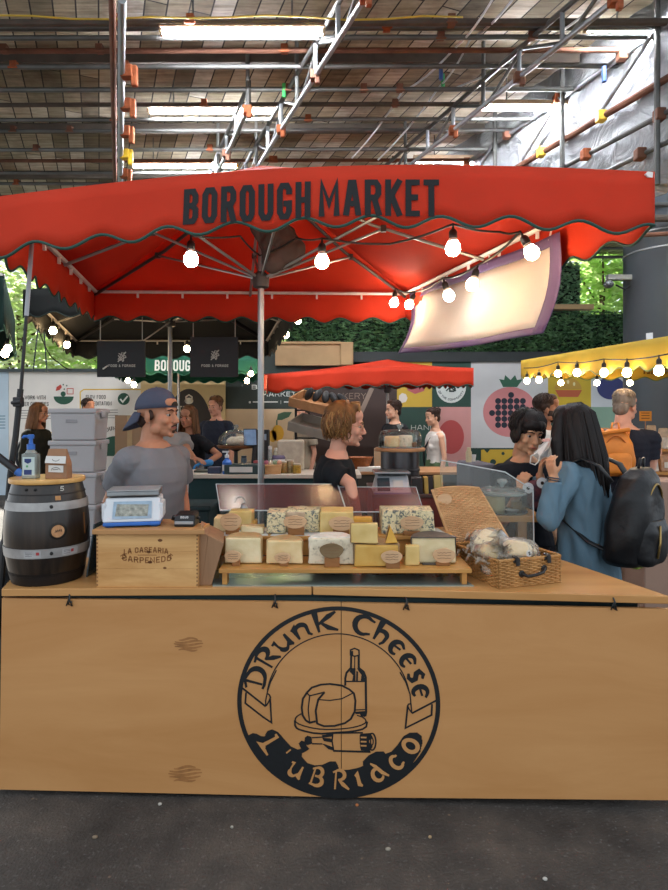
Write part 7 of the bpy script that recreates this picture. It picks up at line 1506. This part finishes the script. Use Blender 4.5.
# 3 woman in denim
def ex3(root, hp, S, lo, A, k, torso, secs):
    c = MB(); eloft(c, [(.42, .25, .19, .01), (.6, .235, .178, .01), (.8, .215, .16, .01), (.95, .20, .15, .01), (1.1, .176, .135, .01), (1.22, .18, .135, .01), (1.32, .182, .125, .01), (1.385, .165, .105, .012), (1.43, .10, .08, .014)]); c.v = [tuple(S(v)) for v in c.v]
    for sd in 'RL':
        sh, el, wr, hd, pn, cu, s = A[sd]; c.cone(S((s * .1, .005, 1.36)), sh, .075, .078); c.cone(sh, el, .076, .058); t = MB(); d = wr - el; t.lathe([(.01, -.05), (.05, -.02), (.058, .0), (.05, d.length * .5), (.043, d.length * .92)], el, 18, d); c.add(t.v, t.f)
    dm = mat('denim_blue', '#5a7484', .85, 0, .16, 5, .35, 220, stretch=(1, 1, .4), spec=.2); o = sculpt(c, 'denim_coat', dm, root, .008, 2, amp=.012, freq=34, seed=6, axis=(1, 1, .55))
    sh, el, wr, hd, pn, cu, s = A['L']; b = MB(); d = (wr - el).normalized()
    for q in (.0, .012): b.lathe([(.032, -.003), (.035, 0), (.032, .003)], wr - d * (.012 - q), 16, d)
    b.build('bracelet', mat('bracelet_grey', '#4e5560', .3, .6), root, local=True, smooth=True)
person('woman in a blue denim coat with long black hair, hand at her mouth', (1.40, 3.34), 1.635, -136, 'f', 'asian', 'longback', H_black, None, 'long', T_dark, .5, 0, 10, 6, 0, 5,
    {'L': ((549, 518, 3.12), (554, 478, 3.13), (-.22, .12, 1), (.75, .4, .1), 30), 'R': ((548, 512, 3.62), (540, 476, 3.5), (.05, -.1, 1), (.8, -.2, .1), 34)}, 1.05, .03, None, False, ex3, True, 7, hs=1.1)
def rucksack(label, loc, rz, w, d, h, m, zipm, tilt, name='rucksack', pocket=True, seed=3):
    r = thing(name, label, 'rucksack', loc, R(rz)); Mx = Euler((R(tilt), 0, 0)).to_matrix().to_4x4()
    b = MB(); eloft(b, [(0, w * .42, d * .42, 0), (.03, w * .49, d * .5, 0), (h * .35, w * .5, d * .52, 0), (h * .7, w * .46, d * .46, 0), (h * .9, w * .36, d * .36, 0), (h, w * .2, d * .2, 0)], 28, 3.2); b.xf(Mx); o = sculpt(b, 'pack_body', m, r, .009, 2, amp=.012, freq=15, seed=seed)
    if pocket: b = MB(); eloft(b, [(h * .06, w * .36, d * .3, d * .32), (h * .12, w * .4, d * .34, d * .32), (h * .4, w * .39, d * .34, d * .3), (h * .5, w * .34, d * .26, d * .28)], 24, 3.2); b.xf(Mx); sculpt(b, 'front_pocket', m, r, .009, 2, amp=.008, freq=18, seed=seed + 1)
    b = MB(); zz = lambda q: .60 + .26 * math.cos(lerp(-1.4, 1.4, q / 12)); b.tube([Mx @ Vector((lerp(-.30, .30, q / 12) * w, d * (lerp(.52, .36, (zz(q) - .35) / .55)) * (1 - .25 * (abs(q - 6) / 6) ** 3) + .004, h * zz(q))) for q in range(13)], .006, 6); b.build('zip', zipm, r, local=True, smooth=True)
    b = MB(); b.tube([Mx @ Vector((-.03, 0, h * .98)), Mx @ Vector((-.02, 0, h + .05)), Mx @ Vector((.02, 0, h + .05)), Mx @ Vector((.03, 0, h * .98))], .008, 6); b.build('grab_loop', m, r, local=True, smooth=True)
    return r, Mx
M_nyl = mat('black_nylon', '#0b0d11', .45, 0, .2, 8, .5, 40); M_brass = mat('brass_zip', '#9a7f4c', .35, .8)
r, Mx = rucksack('black nylon rucksack with brass zips on the denim-coated woman', (1.555, 3.145, .83), -140, .36, .22, .50, M_nyl, M_brass, -6)
b = MB(); b.tube([Mx @ Vector((.055, .150, .07)), Mx @ Vector((.05, .152, .15)), Mx @ Vector((.03, .135, .23))], .006, 6); b.build('zip', M_brass, r, local=True, smooth=True)
for s in (-1, 1): b = MB(); b.tube([(s * .10, -.05, .42), (s * .115, -.11, .50), (s * .115, -.20, .535), (s * .115, -.29, .49), (s * .12, -.33, .36), (s * .135, -.30, .20), (s * .15, -.15, .10), (s * .14, -.03, .06)], .026, 8, flat=.35); b.build('shoulder_strap', M_nyl, r, local=True, smooth=True)
b = MB(); b.box((-.0, .02, .0), (.2, .12, .02)); b.build('patterned_base', mat('pack_base', '#7f9a3a', .6, 0, .5, 40), r, local=True, bevel=.006)
# 4 woman with fringe
person('woman with short black fringed hair in a dark top facing the denim-coated woman', (1.165, 3.72), 1.60, 6, 'f', 'asian', 'bowl', H_black, cloth('navy_black_jersey', '#171a22', .15), 'short', T_dark, .88, 0, 6, 12, 4, 6,
    {'R': ((500, 528, 3.62), (520, 490, 3.46), (.2, -.1, .75), (.6, .55, .1), 38), 'L': ((555, 540, 3.85), (540, 505, 3.62), (-.4, -.3, .5), (0, .5, -.4), 30)}, 1.1, .022, None, False, None, True, 8, hs=1.14)
# what they hold
pm = W(546, 446, 3.36); root = thing('face_mask', 'white folded paper mask dangling between the two women', 'face mask', pm)
b = MB(); b.add([W(552, 437, 3.34), W(536, 452, 3.36), W(547, 457, 3.40), W(549, 448, 3.30), W(540, 456, 3.34)], [(0, 1, 4, 3), (0, 3, 4, 2), (0, 2, 1), (1, 2, 4)]); b.build('mask', mat('mask_white', '#cfccc9', .7, 0, .04, 20), root)
b = MB(); b.tube([W(538, 452, 3.35), W(531, 456, 3.35), W(530, 463, 3.35), W(535, 465, 3.35), W(539, 461, 3.35), W(540, 455, 3.35)], .004, 6); b.build('ear_loop', mat('loop_white', '#c4bfb8', .7), root, smooth=True)
b = MB(); p = W(546, 442, 3.2); b.hexa([p + Vector(q) for q in ((-.02, -.012, 0), (.02, -.012, .004), (.02, .012, .004), (-.02, .012, 0))], [p + Vector(q) for q in ((-.018, -.01, .016), (.018, -.01, .02), (.018, .01, .02), (-.018, .01, .016))]); tag(b.build('cheese_sample', mat('sample_pink', '#c89a90', .6, 0, .15, 40), None, bevel=.003), 'small pinkish sample of food held at the mouth of the denim-coated woman', 'food')
p = W(534, 494, 3.45); root = thing('patterned_pouch', 'dark flowery pouch with two round white rings held by the fringed woman', 'pouch', p)
b = MB(); b.ball(p, (.07, .03, .085), 20, 12); o = b.build('pouch', mat('flower_print', '#20263c', .6, 0, 0, 30, .2, 60, col2='#7c3f45'), root, smooth=True); fold(o, .008, 30, 2)
for x, y in ((528, 488), (542, 483)):
    q = W(x, y, 3.385); b = MB(); b.lathe([(.016, -.004), (.03, -.003), (.031, .004), (.016, .005)], q, 22, (0, -1, .1)); b.build('white_ring', M_white, root, smooth=40); b = MB(); b.ball(q + Vector((0, -.002, 0)), .011, 12, 8); b.build('ring_centre', M_iris, root, smooth=True)
# 5 bearded man
def beard(root, hp, S, lo, A, k, torso, secs):
    b = MB(); b.ball((0, -.04, -.075), (.056, .052, .044)); b.ball((0, -.075, -.098), (.026, .02, .02)); [b.ball((s * .055, -.022, -.045), (.012, .03, .04)) for s in (-1, 1)]; b.v = [tuple(hp(v)) for v in b.v]; sculpt(b, 'beard', H_dkbr, root, .007, 1)
person('bearded man in a white shirt looking right, behind the fringed woman', (1.83, 5.2), 1.765, 72, 'm', 'brown', 'short', H_dkbr, cloth('white_shirt', '#c3c1bb', .04), 'short', T_dark, .86, 1, 4, 0, 0, 0, {'R': ((509, 478, 5.05), (528, 472, 4.85), (.6, -.3, .2), (0, .3, -1), 25)}, 1.1, .024, None, False, beard, True, 9)
# 6 man with the orange rucksack
person('greying man in a dark T-shirt seen from behind, wearing an orange rucksack', (2.30, 4.75), 1.785, 148, 'm', 'fair', 'crop', H_grey, cloth('navy_jersey', '#23252f', .1), 'short', T_dark, .86, 1, -22, 8, 0, 2, {'R': ((649, 470, 4.70), (655, 458, 4.95), (.3, .8, .3), (0, .2, 1), 30)}, 1.03, .018, None, False, None, True, 10)
r, Mx = rucksack('orange roll-top rucksack on the back of the greying man', (2.15, 4.58, 1.13), 160, .27, .15, .36, mat('orange_nylon', '#cf7a25', .5, 0, .12, 6, .4, 40), mat('orange_strap', '#b9651c', .5), 4, seed=5)
for s in (-1, 1): b = MB(); b.tube([(s * .08, -.03, .30), (s * .09, -.07, .35), (s * .095, -.16, .36), (s * .11, -.23, .28), (s * .14, -.22, .1), (s * .14, -.08, -.02), (s * .12, .0, .03)], .018, 8, flat=.35); b.build('shoulder_strap', bpy.data.materials['orange_strap'], r, local=True, smooth=True)
b = MB(); b.tube([(.12, .03, .05), (.16, .02, -.1), (.15, .02, -.22)], .014, 6, flat=.35); b.build('loose_strap', bpy.data.materials['orange_strap'], r, local=True, smooth=True)
b = MB(); b.box((0, .02, .345), (.2, .045, .03), (0, R(10), 0)); b.build('rolled_top', bpy.data.materials['orange_nylon'], r, local=True, bevel=.01)
# 7, 8 the bakery pair
def ex7(root, hp, S, lo, A, k, torso, secs):
    b = MB(); eloft(b, [(.60, .20, .16, 0), (.8, .205, .155, 0), (.98, .185, .135, 0), (1.06, .165, .12, 0)]); b.v = [tuple(S(v)) for v in b.v]; sculpt(b, 'green_apron', cloth('apron_green', '#4c5f42', .1), root, .012, 2, amp=.006, freq=14)
    b = MB(); b.tube([S((.06, .02, 1.42)), S((.05, -.09, 1.36)), S((-.05, -.16, 1.2)), S((-.14, -.13, 1.02)), S((-.18, -.08, .9))], .014, 6); b.build('bag_strap', M_blackp, root, local=True, smooth=True)
person('dark-haired woman in a white sleeveless top and green apron, before the pink mural', (1.38, 8.05), 1.68, -72, 'f', 'light', 'bun', H_dkbr, cloth('white_top', '#c4bfb9', .04), 'none', cloth('green_trousers', '#44563c'), 1.0, 1, 4, 8, 0, 4, None, 1.1, .014, None, False, ex7, True, 11)
person('man with dark swept-up hair in a black T-shirt behind the bakery counter', (.83, 8.25), 1.775, -58, 'm', 'light', 'quiff', H_dkbr, cloth('black_tee', '#1b1d20', .1), 'short', T_dark, .86, 1, -10, 0, 0, 0, None, 1.0, .02, None, False, None, True, 12)
# 9 laughing woman
def ex9(root, hp, S, lo, A, k, torso, secs):
    b = MB(); eloft(b, [(.5, .205, .155, -.015), (.8, .195, .145, -.015), (1.0, .168, .125, -.015), (1.18, .14, .12, -.025), (1.28, .11, .11, -.03)]); b.v = [tuple(S(v)) for v in b.v]; o = sculpt(b, 'grey_apron', cloth('apron_grey', '#7d7a78', .08), root, .01, 2, amp=.006, freq=14)
    b = MB(); sh, el, wr, hd, pn, cu, s = A['L']; hand(b, wr, hd, pn, cu, -s, k * .98); b.cone(wr - hd.normalized() * .03, wr + hd.normalized() * .02, .033, .032); b.v = [tuple(wr + (Vector(v) - wr) * 1.07) for v in b.v]; sculpt(b, 'blue_glove', mat('glove_blue', '#3f8fd0', .4, 0, .05), root, .006, 1)
person('laughing woman with long brown hair, grey apron and a blue glove, behind the stall pole', (-1.56, 6.6), 1.69, -30, 'f', 'tan', 'long', H_brown, cloth('black_polo', '#1e2024', .1), 'short', T_dark, .88, 1, 14, 6, 6, 4, {'L': ((219, 455, 6.42), (207, 463, 6.12), (-.9, -.35, -.1), (0, 0, -1), 25)}, 1.05, .018, None, False, ex9, True, 13, True)
# 10 navy man
person('man in a navy T-shirt at the back, beside the dark arched sign', (-1.63, 8.3), 1.83, -18, 'm', 'fair', 'quiff', H_brown, cloth('navy_tee', '#272d3c', .08), 'short', T_dark, .86, 1, -8, 4, 0, 0, None, 1.0, .02, None, False, None, True, 14)
# 11 grey-shirted man behind the capped man
person('man in a pale grey shirt mostly hidden behind the capped man', (-1.74, 6.22), 1.70, 40, 'm', 'tan', 'short', H_dkbr, cloth('pale_grey_shirt', '#93928f', .06), 'short', T_dark, .86, 1, 0, 0, 0, 4, {'L': ((188, 452, 6.1), (194, 458, 6.0), (.8, -.4, -.2), (0, 0, -1), 20)}, 1.05, .022, None, False, None, True, 15)
# 12 far left
def ex12(root, hp, S, lo, A, k, torso, secs):
    b = MB(); b.ball(S((0, .17, 1.12)), (.13, .1, .2)); sculpt(b, 'day_pack', cloth('pack_grey', '#2a2d33', .15), root, .012, 2, amp=.008, freq=14)
person('woman with long brown hair, dark glasses and a black jacket at the far left', (-3.72, 7.5), 1.735, 82, 'f', 'tan', 'long', H_brown, cloth('black_jacket', '#23241f', .15), 'long', T_dark, .84, 1, 4, 4, 0, 2, None, 1.15, .03, None, mat('dark_frames', '#17181a', .3), ex12, True, 16)
# 13, 14 heads in the background
person('dark-haired person mostly hidden behind the stacked tubs', (-3.86, 9.4), 1.84, 60, 'm', 'tan', 'short', H_dkbr, cloth('grey_tee2', '#55585c', .08), 'short', T_dark, .86, 2, 0, 0, 0, 0, None, 1.0, .02, None, False, None, False, 17)
person('dark-haired person in a pale shirt glimpsed under the upper bread tray', (-.42, 8.4), 1.74, -50, 'f', 'fair', 'short', H_dkbr, cloth('beige_top', '#8d8170', .08), 'short', T_dark, .86, 2, 0, 0, 0, 0, None, 1.0, .02, None, False, None, False, 18)

# ================================================================ light, sky, camera
w = bpy.data.worlds.new('daylight'); SC.world = w; w.use_nodes = True
bg = w.node_tree.nodes['Background']; bg.inputs['Color'].default_value = (.84, .92, 1.0, 1); bg.inputs['Strength'].default_value = 1.0
sd = bpy.data.lights.new('sun', 'SUN'); sd.energy = 16.0; sd.angle = R(2); sd.color = (1, .95, .85); so = bpy.data.objects.new('sun', sd); COL.objects.link(so); so.rotation_euler = Vector((.62, -.5, -.6)).to_track_quat('-Z', 'Y').to_euler()
cd = bpy.data.cameras.new('camera'); co = bpy.data.objects.new('camera', cd); COL.objects.link(co)
co.location = (0, 0, CZ); co.rotation_euler = (R(90), 0, 0); cd.sensor_width = 36; cd.sensor_fit = 'AUTO'; cd.lens = 36 * F / 890; cd.shift_y = -(445 - HY) / 890; cd.clip_start = .05; cd.clip_end = 100
SC.camera = co
vs_ = SC.view_settings; vs_.view_transform = 'Standard'; vs_.look = 'None'; vs_.gamma = 1; vs_.use_curve_mapping = False; vs_.exposure = 0.5
SC.cycles.use_denoising = True; SC.cycles.max_bounces = 8; SC.cycles.transparent_max_bounces = 16; SC.cycles.diffuse_bounces = 4; SC.cycles.caustics_reflective = False; SC.cycles.caustics_refractive = False; SC.cycles.sample_clamp_indirect = 6
